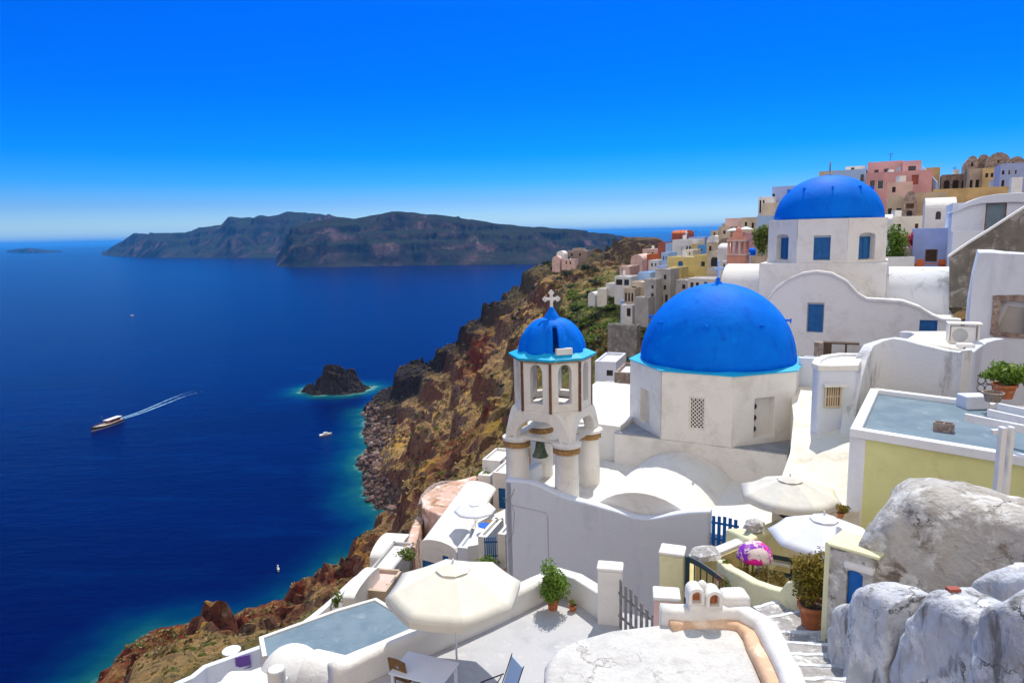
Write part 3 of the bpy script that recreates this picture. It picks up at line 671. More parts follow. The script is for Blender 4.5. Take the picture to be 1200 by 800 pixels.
# lattice window, shutters in the niches
def on_face(c, rc, k, z0, u, v, d=0.0):
    P = oct_pts(c, rc, z0); a, b = P[(k-1)%8], P[k%8]; ang = 2*math.pi*k/8; n = CN*math.cos(ang)+CU*math.sin(ang)
    return a + (b-a).normalized()*u - n*d + Vector((0,0,v)), (b-a).normalized(), n, (b-a).length
def frame_pane(parent, O, ux, n, w_, h_, fr, mframe, mpane, name='window', lattice=False, bars=0, ins=0.05, pane='pane'):
    mb = MB(); Z = Vector((0,0,1))
    def bx(u0, u1, v0, v1, d0, d1):
        c = [O+ux*u+Z*v-n*d for d in (d0, d1) for u, v in ((u0,v0),(u1,v0),(u1,v1),(u0,v1))]
        mb.add(c, [(0,1,2,3),(7,6,5,4),(0,4,5,1),(1,5,6,2),(2,6,7,3),(3,7,4,0)])
    bx(0, fr, 0, h_, -ins, 0); bx(w_-fr, w_, 0, h_, -ins, 0); bx(fr, w_-fr, 0, fr, -ins, 0); bx(fr, w_-fr, h_-fr, h_, -ins, 0)
    for i in range(bars):
        u = fr+(w_-2*fr)*(i+1)/(bars+1); bx(u-.02, u+.02, fr, h_-fr, -ins*0.8, -0.004)
    if bars: bx(fr, w_-fr, h_*0.5-.02, h_*0.5+.02, -ins*0.75, -0.004)
    if lattice:
        k = 7; iw = w_-2*fr; ih = h_-2*fr; s_ = iw/3.2
        t = -ih
        while t < iw:
            for sg in (1, -1):
                pts_ = []
                for v in np.linspace(0, ih, 40):
                    u = t+v if sg == 1 else iw-(t+v)
                    if 0 <= u <= iw: pts_.append((u, v))
                if len(pts_) > 1:
                    (ua, va), (ub, vb) = pts_[0], pts_[-1]
                    pa = O+ux*(fr+ua)+Z*(fr+va)+n*0.02; pb = O+ux*(fr+ub)+Z*(fr+vb)+n*0.02; mb.tube([pa, pb], 0.022, 4)
            t += s_
    f = mb.build(name, mframe, parent)
    mb = MB(); c = [O+ux*u+Z*v+n*0.006 for u, v in ((fr*.9,fr*.9),(w_-fr*.9,fr*.9),(w_-fr*.9,h_-fr*.9),(fr*.9,h_-fr*.9))]; mb.prism(c, -n*0.012); mb.build(pane, mpane, f)
    return f
h = ze1-zl1
O, ux, n, Lf = on_face(C1, RC1, 0, zl1, 0, 0); frame_pane(church, O+ux*(Lf*0.40)+Vector((0,0,h*0.20))-n*0.13, ux, n, Lf*0.22, h*0.46, 0.07, 'white', 'dark_hole', 'lattice_window', lattice=True)
O, ux, n, Lf = on_face(C1, RC1, 1, zl1, 0, 0)
mb = MB(); mb2 = MB()
for i in range(3):
    p = O+ux*(Lf*0.405)+Vector((0,0,h*(0.20+0.16*i)))-n*0.36
    mb = MB(); mb.tube([p, p+n*0.05], 0.13, 14); mb.build('round_vent', 'dark_hole', church)
# square base block, flat roofs, front vault
zb = -15.5
def sq(c, rr, z): return [Vector((c.x, c.y, z)) + (CN*math.cos(a)+CU*math.sin(a))*rr for a in (R(45), R(135), R(225), R(315))]
mb = MB(); mb.prism(sq(C1, 5.43, zb), (0, 0, zl1-zb)); mb.build('base_block', 'white', church, bevel=0.05)
B0 = C1 + CN*3.84; 
mb = MB(); mb.prism([Vector((C1.x,C1.y,zl1+0.004)) + CN*a + CU*b for a, b in ((3.82,-3.82),(3.82,-1.64),(1.64,-3.82))], (0,0,0.05)); mb.build('corner_ledge', 'ledge_grey', church, bevel=0.01)
mb = MB(); mb.prism([Vector((C1.x,C1.y,zl1+0.004)) + CN*a + CU*b for a, b in ((3.82,1.64),(3.82,3.82),(1.64,3.82))], (0,0,0.05)); mb.build('corner_ledge', 'ledge_grey', church, bevel=0.01)
pv = onp(803, 592, B0, PHI); zs = pv.z-0.3; W0 = gz(591, 566, -10.25)
rv = (onp(874, 598, B0, PHI)-onp(731, 592, B0, PHI)).length/2
cv = (onp(874, 598, B0, PHI)+onp(731, 592, B0, PHI))/2; topv = onp(800, 529, B0, PHI).z
mb = MB(); vault(mb, Vector((cv.x, cv.y, zs)), CN, CU, rv, topv-zs, (W0-C1).dot(CN)-3.84-0.48, 22, zb=-3.0); mb.build('front_vault', 'white', church, bevel=0.04)
# lower nave roofs left of the drum and the courtyard floor
zn = at(720, 507, 30.6).z
mb = MB(); p = C1 + CN*3.6 - CU*3.83; mb.prism([Vector((p.x,p.y,zb)) + CN*a + CU*b for a, b in ((0,0.2),(0,-3.6),(-9,-4.6),(-9,0.2))], (0,0,zn-zb)); mb.build('nave', 'white', church, bevel=0.05)
zf = at(690, 572, 28.3).z
W0 = gz(591, 566, -10.25); dW = (W0-C1).dot(CN)-3.84; uL = (W0-C1).dot(CU)
mb = MB(); p = C1 + CN*3.84; mb.prism([Vector((p.x,p.y,zb)) + CN*a + CU*b for a, b in ((-0.2,uL+0.1),(-0.2,4.4),(dW-0.3,4.4),(dW-0.3,uL+0.1))], (0,0,zf-zb)); mb.build('courtyard_floor', 'white', church)
# the buttress strip at the right of the drum
mb = MB(); q0 = C1 + CN*3.5 + CU*4.0
mb.prism([Vector((q0.x,q0.y,0)) + CN*a + Vector((0,0,z)) for a, z in ((0.6, zf-1.5),(0.55, zl1-0.9),(-0.4, zl1+1.3),(-1.3, zl1+1.3),(-1.6, zf-1.5))], CU*0.35); mb.build('buttress', 'cream', church, bevel=0.04)
# ---------------------------------------------------------------- front wall under the bell tower
W0 = gz(591, 566, -10.25); 
def onw(px, py): return onp(px, py, W0, PHI)
def uw(px, py): return (onw(px, py)-W0).dot(CU)
prof = [(591,562),(606,563),(628,567),(655,580),(690,590),(722,599),(745,606),(765,607),(785,603),(806,600),(832,599)]
tp = spl([(uw(a,b), onw(a,b).z) for a, b in prof]); ur = uw(832, 600)
fw = empty('curved_wall', W0, 0, 'tall whitewashed wall with a wavy top below the bell tower', 'wall')
mb = MB(); zwb = -16.5; O = Vector((W0.x, W0.y, 0)); panel(mb, O, CU, CN, 0, ur, lambda u: zwb, tp, [], 0.42, step=0.35); mb.build('wall_face', 'white_blue_shade', fw, bevel=0.09, seg=3)
mb = MB(); panel(mb, O+CN*(-0.0), -CN, -CU, 0.0, 3.8, lambda u: zwb, lambda u: tp(0)-0.02*u, [], 0.4, step=0.5); mb.build('side_wall', 'white_blue_shade', fw, bevel=0.09, seg=3)
# cables and the blocked doorway outline
mb = MB(); 
def wl(pts_, r): mb.tube([onw(a,b)+CN*0.02 for a, b in pts_], r, 5)
wl([(590,583),(596,586),(600,591),(603,600),(601,625),(596,634),(590,635)], 0.010); wl([(600,591),(640,600),(642,606),(643,655)], 0.009); wl([(591,588),(600,580),(603,572)], 0.012)
mb.build('cable', 'far_grey', fw)
# ---------------------------------------------------------------- bell tower
T = at(647, 420, 28.6); TC = Vector((T.x, T.y, 0))
tower = empty('bell_tower', (TC.x, TC.y, zf), 0, 'white openwork bell tower on four round columns with small blue dome', 'bell tower')
def zt(py, px=647, d=-1.5): return at(px, py, 28.6+d).z
RT = 1.66
zcap = at(663, 522, 27.1).z; zo0 = at(644, 482, 27.2).z; zo1 = at(644, 419, 27.0).z; zo1 = at(645, 421, 27.0).z
cols = [(R(45+90*k)) for k in range(4)]
rs = 1.62
zch = zf-1.2
for k, a in enumerate(cols):
    p = TC + (CN*math.cos(a)+CU*math.sin(a))*rs
    mb = MB(); mb.lathe([(0.52, zch),(0.50, zf+0.5),(0.475, zcap-0.25)], p, 24); c_ = mb.build('column', 'white', tower, smooth=True, auto=40)
    mb = MB(); mb.lathe([(0.50, zcap-0.26),(0.56, zcap-0.24),(0.56, zcap-0.04),(0.50, zcap-0.02)], p, 24); mb.build('brick_band', 'gold_band', c_, smooth=True, auto=40)
    mb = MB(); mb.lathe([(0.50, zcap-0.02),(0.60, zcap+0.02),(0.62, zcap+0.14),(0.50, zcap+0.20)], p, 24); mb.build('capital', 'white', c_, smooth=True, auto=40)
# arches between the columns: square plan shell with arched openings
mb = MB(); S = [TC + (CN*math.cos(a)+CU*math.sin(a))*(rs+0.50) for a in cols]
zsp = zcap+0.16; zsq = zo0-0.02
OT = oct_pts(TC, RT+0.015, zsq)
side = (S[1]-S[0]).length
for k in range(4):
    a, b = S[k-1], S[k]; ang = R(90*k); n = CN*math.cos(ang)+CU*math.sin(ang); u = (b-a).normalized()
    r_ = (side-1.25)/2; hgt = zsq-zsp
    def topf(x, s_=side, h_=hgt):        # shoulders sweep up towards the octagon
        e = min(x, s_-x)/(s_*0.26); e = max(0.0, min(1.0, e)); return 0.12 + (h_-0.12)*math.sin(e*math.pi/2)
    O = Vector((a.x, a.y, zsp))
    panel(mb, O, u, n, 0.0, side, 0.0, topf, [(0.50, side-0.50, 0.0, 0.02, min(r_, hgt-0.22), None)], 0.42, step=0.09)
mb.build('arches', 'white', tower, bevel=0.02, seg=1)
# broad cone that gathers the square into the octagon
mb = MB(); lo = []
for k in range(8):
    a = 2*math.pi*(k+0.5)/8; d = CN*math.cos(a)+CU*math.sin(a); lo.append(Vector((TC.x, TC.y, zsq-0.42)) + d*(RT-0.03))
ring_band(mb, lo, OT); mb.add(lo, [tuple(range(8))]); mb.add(OT, [tuple(range(7,-1,-1))]); mb.build('tower_floor', 'white', tower, bevel=0.03)
hb = zo1-zo0
def holesT(k, Lf): return [(Lf*0.28, Lf*0.72, hb*0.14, hb*0.76, Lf*0.22, None)]
mb = MB(); P = oct_pts(TC, RT, zo0-0.02)
for k in range(8):
    a, b = P[k], P[(k+1)%8]; ang = 2*math.pi*(k+1)/8; n = CN*math.cos(ang)+CU*math.sin(ang); u = (b-a); Lf = u.length
    panel(mb, a, u.normalized(), n, 0, Lf, 0, hb+0.02, holesT(k, Lf), 0.30)
mb.build('belfry', 'white', tower, bevel=0.015, seg=1)
for k in range(8):
    a = 2*math.pi*(k+0.5)/8; d = CN*math.cos(a)+CU*math.sin(a); p = TC + d*(RT+0.005); t = Vector((-d.y, d.x, 0))
    mb = MB(); mb.prism([Vector((p.x,p.y,zo0-0.05))+t*s_+d*e for s_, e in ((-.055,-.07),(-.055,.025),(.055,.025),(.055,-.07))], (0,0,hb+0.03)); mb.build('brick_strip', 'brick_strip', tower)
mb = MB(); e0 = oct_pts(TC, RT+0.16, zo1-0.10); e1 = oct_pts(TC, RT+0.20, zo1+0.0); e2 = oct_pts(TC, 1.28, zo1+0.22); e3 = oct_pts(TC, 1.1, zo1-0.1)
ring_band(mb, e0, e1); ring_band(mb, e1, e2); ring_band(mb, e3, e0); ring_band(mb, e2, e3); mb.build('eave', 'cyan_trim', tower)
mb = MB(); e0 = oct_pts(TC, RT+0.09, zo1-0.17); e1 = oct_pts(TC, RT+0.12, zo1-0.10); e3 = oct_pts(TC, 1.1, zo1-0.17); ring_band(mb, e0, e1); ring_band(mb, e3, e0); mb.build('brick_cornice', 'gold_band', tower)
zd = zo1+0.10; hd = at(645, 372, 28.6).z-zd
mb = MB(); ns = 160; nr = 20; vs = []; fs = []
a_view = math.atan2(-TC.y, -TC.x)
for j in range(nr+1):
    e = math.pi/2*j/nr
    for i in range(ns):
        a = 2*math.pi*i/ns; lob = 1+0.13*abs(math.sin(4*(a-PHI)))**0.7*math.cos(e)
        r_ = 1.27*math.cos(e)**0.85*lob + 0.16*math.sin(e)**6
        vs.append((TC.x+r_*math.cos(a), TC.y+r_*math.sin(a), zd+hd*math.sin(e)))
def slot(i, j):
    a = 2*math.pi*(i+.5)/ns; da = (a-(a_view+R(6))+math.pi)%(2*math.pi)-math.pi
    return abs(da) < R(5.5) and 0 <= j < 12
fs = [(j*ns+i, j*ns+(i+1)%ns, (j+1)*ns+(i+1)%ns, (j+1)*ns+i) for j in range(nr) for i in range(ns) if not slot(i, j)]
mb.add(vs, fs); td = mb.build('small_dome', 'dome_blue', tower, smooth=True)
sm = td.modifiers.new('thick', 'SOLIDIFY'); sm.thickness = 0.12; sm.offset = -1
da = Vector((math.cos(a_view+R(20)), math.sin(a_view+R(20)), 0)); tt_ = Vector((-da.y, da.x, 0)); p = TC+da*1.40
mb = MB(); mb.prism([Vector((p.x,p.y,zd+0.03))+tt_*s_+da*e for s_, e in ((-.34,-.1),(-.34,.1),(.34,.1),(.34,-.1))], (0,0,0.26)); mb.build('slab', 'white', tower, bevel=0.01)
zq = zd+hd-0.06
mb = MB(); mb.lathe([(0.42, -0.22),(0.34, 0.05),(0.22, 0.25),(0.12, 0.40),(0.09, 0.5)], (TC.x, TC.y, zq), 20); mb.build('neck', 'dome_blue', tower, smooth=True)
mb = MB(); M_ = Matrix.Translation((TC.x, TC.y, zq+0.45)) @ Matrix.Rotation(R(6), 4, 'Z')
for (x, z) in ((0, .02), (0,.62), (-.22,.38), (.22,.38)): pass
mb.box(-.06,-.05,0,.06,.05,.62, M_); mb.box(-.26,-.047,.33,.26,.047,.45, M_)
for x, z in ((0,.66),(-.26,.385),(.26,.385)):
    for dx, dz in ((0,0.045),(-.055,-.02),(.055,-.02)) if x == 0 else ((math.copysign(.05,x),0),(0,.05),(0,-.05)):
        p0 = M_ @ Vector((x+dx, -.04, z+dz)); p1 = M_ @ Vector((x+dx, .04, z+dz)); mb.tube([p0, p1], 0.065, 10)
mb.build('cross', 'white', tower, bevel=0.008)
# the bell on its bar
zb_ = at(634, 528, 28.0).z; pb = at(633, 520, 28.0)
b_ = empty('bell', (pb.x, pb.y, zb_-0.9), 0, 'dull green bronze bell hanging between the tower columns', 'bell')
ztb = zsp-0.15
mb = MB(); mb.lathe([(0.33, -0.78),(0.34,-0.74),(0.27,-0.62),(0.21,-0.42),(0.19,-0.22),(0.15,-0.12),(0.05,-0.07),(0.03,0.0)], (pb.x, pb.y, ztb+0.05), 24); mb.build('bell_body', 'bronze', b_, smooth=True)
mb = MB(); mb.tube([(pb.x, pb.y, ztb-0.05),(pb.x, pb.y, ztb-0.86)], 0.02, 6); mb.build('clapper', 'iron', b_)
sL = TC+(CN*math.cos(cols[3])+CU*math.sin(cols[3]))*rs; sR = TC+(CN*math.cos(cols[0])+CU*math.sin(cols[0]))*rs
mb = MB(); mb.tube([(sL.x, sL.y, ztb+0.03),(sR.x, sR.y, ztb+0.03)], 0.02, 6)
for k in (-.05,.05): mb.tube([(pb.x+k, pb.y, ztb+0.03),(pb.x+k*.4, pb.y, ztb)], 0.015, 6)
mb.build('hanger_bar', 'iron', b_)
# ---------------------------------------------------------------- second church (further up)
C2 = at(968, 300, 43.5); C2.z = 0
ze2 = at(967, 256, 39.8).z; ztop2 = at(970, 205, 43.5).z; zl2 = at(970, 309, 39.8).z
ch2 = empty('church', (C2.x, C2.y, -9), 0, 'white church with blue dome and blue shuttered gable higher up the slope', 'church')
RC2 = 3.56
def holes2(k, Lf):
    h = ze2-zl2
    if k == 0: return [(Lf*0.34, Lf*0.67, h*0.06, h*0.62, 0.0, 0.16)]
    if k in (1, 7): return [(Lf*0.30, Lf*0.72, h*0.06, h*0.60, Lf*0.06, 0.38)]
    return []
drum(ch2, C2, RC2, zl2, ze2, 0.45, holes2, 'white')
mb = MB(); mb.prism(oct_pts(C2, RC2-0.01, ze2-0.10), (0,0,0.098)); mb.build('drum_roof', 'white', ch2)
hh = ze2-zl2
for k, a, b in ((0, .34, .67), (1, .34, .68), (7, .34, .68)):
    O, ux, n, Lf = on_face(C2, RC2, k, zl2, 0, 0)
    frame_pane(ch2, O+ux*(Lf*a)+Vector((0,0,hh*0.08))-n*(0.13 if k == 0 else 0.33), ux, n, Lf*(b-a), hh*0.5, 0.06, 'shutter_blue', 'shutter_blue', 'shutter', bars=1, pane='slats')
dome = dome_mesh(C2, 3.14, ztop2-ze2, ze2-0.02).build('dome', 'dome_blue', ch2, smooth=True)
mb = MB()
for k in range(9):
    a = R(40*k+10); d = Vector((math.cos(a), math.sin(a), 0)); zz = 0.75
    p = Vector((C2.x, C2.y, ze2)) + d*3.12*math.cos(zz) + Vector((0,0,(ztop2-ze2)*math.sin(zz)))
    mb = MB(); mb.tube([p-d*0.05, p+d*0.16], 0.05, 6); mb.tube([p+d*0.13+Vector((0,0,-.42)), p+d*0.14+Vector((0,0,0.05))], 0.04, 6)
    mb.build('dome_hook', 'dome_blue', dome)
mb = MB(); mb.lathe([(0.30,-.1),(0.25,.04),(.1,.1),(.09,.18)], (C2.x,C2.y,ztop2), 12); mb.lathe([(.05,.1),(.05,.75),(.03,.8)], (C2.x,C2.y,ztop2), 8); mb.build('finial', 'ledge_grey', ch2, smooth=True)
zb2 = at(970, 345, 39.2).z - 3
mb = MB(); mb.prism(sq(C2, 4.85, zb2), (0,0,zl2-zb2)); mb.build('base_block', 'white', ch2, bevel=0.05)
# side vaults
F2 = C2 + CN*3.45
zv = at(1080, 311, 42.0).z
mb = MB(); p = C2 + CU*3.43; vault(mb, Vector((p.x,p.y,zv-1.9)) + CN*0.2, CU, CN, 2.3, 1.9, (onp(1117,320,F2,PHI)-F2).dot(CU)-3.43, 18, zb=-3); mb.build('side_vault', 'white_stained', ch2, bevel=0.03)
zv3 = at(870, 311, 44).z
mb = MB(); p = C2 - CU*3.43; vault(mb, Vector((p.x,p.y,zv3-1.7)) - CN*0.2, -CU, CN, 2.3, 1.7, 2.6, 18, zb=-5); mb.build('side_vault', 'white', ch2, bevel=0.03)
# gable facade with curved outline
G0 = C2 + CN*5.6
def ug(px, py): q = onp(px, py, G0, PHI); return (q-G0).dot(CU), q.z
pr_ = [(893,372),(900,350),(910,338),(925,327),(940,321),(957,318.5),(975,321),(992,330),(1006,345),(1016,351),(1035,352),(1058,354),(1078,361),(1092,370),(1104,375),(1126,376)]
g = [ug(a,b) for a, b in pr_]; gt = lerp_list([(u, z) for u, z in g])
zg0 = ug(960, 420)[1]-1.5; O = Vector((G0.x, G0.y, 0))
w1 = (ug(946,388), ug(965,357)); w2 = (ug(1077,388), ug(1099,375.5))
mb = MB(); panel(mb, O, CU, CN, g[0][0], g[-1][0], lambda u: zg0, gt, [(w1[0][0]-.05, w1[1][0]+.05, w1[0][1]-.05, w1[1][1]+.1, 0, 0.15), (w2[0][0], w2[1][0], w2[0][1], w2[1][1], 0, 0.15)], 0.5, step=0.12)
mb.build('gable_wall', 'white', ch2, bevel=0.03, seg=1)
for a, b in (w1, w2):
    frame_pane(ch2, O+CU*a[0]+Vector((0,0,a[1]))-CN*0.12, CU, CN, b[0]-a[0], b[1]-a[1], 0.06, 'shutter_blue', 'shutter_blue', 'shutter', bars=1, pane='slats')
mb = MB(); k = 0
edge = [Vector((G0.x,G0.y,0))+CU*u+CN*0.04+Vector((0,0,z+0.0)) for u, z in g]
wall_path(mb, [e_-CN*0.25+Vector((0,0,0.09)) for e_ in edge], 0.62, [e_.z-0.05 for e_ in edge], r=0.05); mb.build('coping', 'white', ch2)
# roofs behind the gable: barrel behind the arch and the lower vaulted aisle
ua = (ug(898,350)[0]+ug(1016,351)[0])/2; ra = (ug(1016,351)[0]-ug(898,350)[0])/2; za = ug(1016,352)[1]; zap = ug(957,320)[1]
mb = MB(); vault(mb, Vector((G0.x,G0.y,za))+CU*ua-CN*0.45, -CN, CU, ra-0.1, zap-za-0.12, 2.2, 18, zb=-4); mb.build('nave_vault', 'white', ch2, bevel=0.02)
u2a, u2b = ug(1016,351)[0], ug(1126,376)[0]
mb = MB(); mb.prism([Vector((G0.x,G0.y,0))+CU*u-CN*0.45+Vector((0,0,z)) for u, z in [(u2a-.5, zg0)]+[(u, gt(u)-0.06) for u in np.linspace(u2a-.5, u2b-.02, 14)]+[(u2b-.02, zg0)]], -CN*2.0); mb.build('aisle_roof', 'white_stained', ch2, bevel=0.02)
mb = MB(); mb.prism([Vector((G0.x,G0.y,zg0-4))+CU*u-CN*v for u, v in ((g[0][0]+.2,.3),(g[-1][0]-.2,.3),(g[-1][0]-.2,9),(g[0][0]+.2,9))], (0,0,4.2+ (ug(900,372)[1]-zg0))); mb.build('church_body', 'white', ch2)
# ================================================================== foreground: terrace, cave house roofs, stairs, walls
Zv = Vector((0,0,1))
def leafmesh(mb, c, rad, n, size, clump=6, seed=0, up=0.3, hollow=0.5):
    rnd = random.Random(seed); cl = []
    for _ in range(clump):
        d = Vector((rnd.gauss(0,1), rnd.gauss(0,1), rnd.gauss(0,1))).normalized(); cl.append(Vector((d.x*rad[0], d.y*rad[1], d.z*rad[2]))*rnd.uniform(0.35, 0.72))
    c = Vector(c)
    for i in range(n):
        b = cl[i % clump]; d = Vector((rnd.gauss(0,1), rnd.gauss(0,1), rnd.gauss(0,1))).normalized()
        k = 0.48*rnd.uniform(hollow, 1.0); p = c + b + Vector((d.x*rad[0], d.y*rad[1], d.z*rad[2]))*k
        nn = (d + Vector((rnd.gauss(0,.6), rnd.gauss(0,.6), rnd.gauss(0,.6)+up))).normalized(); t = nn.orthogonal().normalized()
        t = (Matrix.Rotation(rnd.uniform(0, 6.28), 3, nn) @ t); s_ = nn.cross(t); L_ = size*rnd.uniform(0.6, 1.3)
        mb.add([p-t*L_, p-s_*L_*0.38, p+t*L_+nn*L_*0.15, p+s_*L_*0.38], [(0,1,2,3)])
def leafmat(name, c1, c2, c3=None, tr=0.3):
    m = bpy.data.materials.new(name); m.use_nodes = True; n = m.node_tree.nodes; l = m.node_tree.links; b = n['Principled BSDF']; MAT[name] = m
    b.inputs['Roughness'].default_value = 0.6; b.inputs['Specular IOR Level'].default_value = 0.25
    g = n.new('ShaderNodeNewGeometry'); r = n.new('ShaderNodeValToRGB'); l.new(g.outputs['Random Per Island'], r.inputs[0])
    e = r.color_ramp.elements; e[0].color = (*c1, 1); e[1].color = (*c2, 1)
    if c3: k = e.new(0.85); k.color = (*c2, 1); e[2].color = (*c3, 1)
    l.new(r.outputs[0], b.inputs['Base Color'])
    t = n.new('ShaderNodeBsdfTranslucent'); l.new(r.outputs[0], t.inputs[0]); mxs = n.new('ShaderNodeMixShader'); mxs.inputs[0].default_value = tr
    l.new(b.outputs[0], mxs.inputs[1]); l.new(t.outputs[0], mxs.inputs[2]); l.new(mxs.outputs[0], n['Material Output'].inputs['Surface']); return m
leafmat('leaf_green', (0.06, 0.10, 0.012), (0.20, 0.26, 0.03))
leafmat('leaf_bright', (0.08, 0.16, 0.02), (0.22, 0.34, 0.04))
leafmat('leaf_olive', (0.10, 0.09, 0.015), (0.30, 0.23, 0.02), (0.25, 0.10, 0.02))
leafmat('leaf_dry', (0.14, 0.10, 0.02), (0.27, 0.20, 0.04))
leafmat('flower_red', (0.35, 0.01, 0.02), (0.65, 0.03, 0.03))
leafmat('flower_pink', (0.50, 0.01, 0.12), (0.80, 0.03, 0.25))
leafmat('leaf_dark', (0.015, 0.03, 0.012), (0.05, 0.075, 0.02))
def pot(c, r, h, label, cat='plant pot', name='plant_pot', m='terracotta'):
    t = empty(name, c, 0, label, cat); mb = MB(); mb.lathe([(r*.68, 0), (r*.92, h*.82), (r*1.04, h*.82), (r*1.06, h), (r*.90, h), (r*.86, h*.85)], c, 28, cap=False); mb.lathe([(r*.02,0),(r*.68,0)], c, 28, cap=False)
    mb.build('pot_body', m, t, smooth=True, auto=35); mb = MB(); mb.lathe([(0.001, h*.86),(r*.88, h*.86)], c, 20, cap=False); mb.build('soil', 'soil', t); return t
def plant(c, zc, rad, n, size, m, label, cat='plant', name='potted_plant', stems=5, clump=8, seed=1, flowers=None, hollow=0.5):
    c = Vector(c); t = empty(name, c, 0, label, cat); rnd = random.Random(seed+5)
    mb = MB()
    for i in range(stems):
        a = rnd.uniform(0, 6.28); e = Vector((c.x+rad[0]*.6*math.cos(a), c.y+rad[1]*.6*math.sin(a), c.z+zc+rad[2]*rnd.uniform(-.3,.5))); mb.tube([c, c.lerp(e, .5)+Vector((0,0,.05)), e], 0.02, 5, r1=0.006)
    mb.build('stem', 'wood_brown', t)
    mb = MB(); leafmesh(mb, c+Vector((0,0,zc)), rad, n, size, clump, seed, hollow=hollow); mb.build('foliage', m, t)
    if flowers:
        mb = MB(); leafmesh(mb, c+Vector((0,0,zc)), (rad[0]*1.05, rad[1]*1.05, rad[2]*1.1), flowers[0], size*0.8, clump, seed+3, hollow=0.9); mb.build('flowers', flowers[1], t)
    return t
def slab(name, pts, z, th, m, parent=None, bevel=0.03, cut=0.0, lump=0.0, ls=1.0, smooth=False, label=None, cat=None, kind=None):
    P_ = [gz(p[0], p[1], z) for p in pts]; mb = MB(); mb.prism(P_, (0,0,-th)); o = mb.build(name, m, parent, bevel=bevel, cut=cut, lump=lump, lscale=ls, smooth=smooth)
    if label or kind: tag(o, label, cat, None, kind)
    return o
# ---------------------------------------------------------------- terrace
ZT = -9.7
fl = [(430,800),(553,747),(633,708),(648,700),(700,712),(745,720),(800,740),(800,900),(400,900)]
slab('terrace_floor', fl, ZT, 1.2, 'terrace_floor', kind='structure', bevel=0)
tw = empty('parapet_wall', gz(553,747,ZT), 0, 'low rounded cream parapet along the sea side of the terrace', 'wall')
base = [gz(a,b,ZT) for a,b in ((395,818),(430,800),(492,773),(553,747),(593,728),(633,708),(650,700))]
wt = [at(a,b,1) for a,b in ((0,0),)]
pw = []
for i, q in enumerate(base):
    pw.append(q + Vector((-0.12, 0.22, 0.62)))
mb = MB(); wall_path(mb, dense(pw, 0.35), 0.46, ZT-1.5, r=0.16, seg=5); mb.build('wall_body', 'white', tw, smooth=True, lump=0.025, lscale=0.7, cut=0.4)
tw2 = empty('parapet_wall', gz(690,715,ZT), 0, 'short terrace wall between the bushy potted plant and the gate post', 'wall')
b2 = [gz(a,b,ZT) for a,b in ((646,698),(676,706),(712,733))]
mb = MB(); wall_path(mb, [b2[0]+Vector((0.05,.25,.66)), b2[1]+Vector((.05,.2,.66)), b2[2]+Vector((.1,.2,.70))], 0.36, ZT-1.5, r=0.05); mb.build('wall_body', 'white', tw2, bevel=0.02, lump=0.015, cut=0.4)
def postbox(name, px0, px1, pyt, Y, depth, zbot, m, label, cap=True, rz=0.0, mcap='white'):
    a = at(px0, pyt, Y); b = at(px1, pyt, Y); w_ = (b-a).length; c = (a+b)/2; t = empty(name, (c.x, Y+depth/2, zbot), R(rz), label, 'gate post' if 'post' in name else 'wall')
    z = (a.z+b.z)/2
    mb = MB(); mb.box(-w_/2, -depth/2, 0, w_/2, depth/2, z-zbot-(.10 if cap else 0)); mb.build('post_body', m, t, world=False, bevel=0.03, lump=0.012, cut=0.25)
    if cap: 
        mb = MB(); mb.box(-w_/2-.02, -depth/2-.02, z-zbot-.10, w_/2+.02, depth/2+.02, z-zbot); mb.build('cap', mcap, t, world=False, bevel=0.045, seg=3)
    return t
postbox('gate_post', 702, 731, 666, 15.9, 0.42, ZT-1.4, 'white', 'square white post left of the grey slatted gate', rz=-12)
postbox('gate_post', 769, 799, 700, 14.2, 0.5, ZT-1.4, 'pale_pink', 'pinkish post with a white cap right of the grey slatted gate', rz=-10)
# slatted gate
g0 = gz(719,728,ZT); g1 = at(768, 722, 14.5); g1.z = ZT+0.02; gd = (g1-g0); gl = Vector((gd.x, gd.y, 0)).length; gu = Vector((gd.x, gd.y, 0)).normalized(); gn = Vector((gu.y, -gu.x, 0))
gate = empty('garden_gate', g0, 0, 'weathered grey slatted wooden gate between the two terrace posts', 'gate')
for i in range(8):
    u = gl*(i+.35)/8; hgt = 1.32-0.30*(i/7)+ (0.06 if i in (3,4) else 0)
    mb = MB(); p = g0+gu*u; mb.prism([p, p+gu*.10, p+gu*.10+gn*.025, p+gn*.025], (0,0,hgt)); mb.build('slat', 'wood_grey', gate, bevel=0.006)
for zz in (0.25, 0.85):
    mb = MB(); p = g0+Vector((0,0,zz))-gn*0.03; mb.prism([p, p+gu*gl, p+gu*gl+gn*.028, p+gn*.028], (0,0,0.07)); mb.build('rail', 'wood_grey', gate)
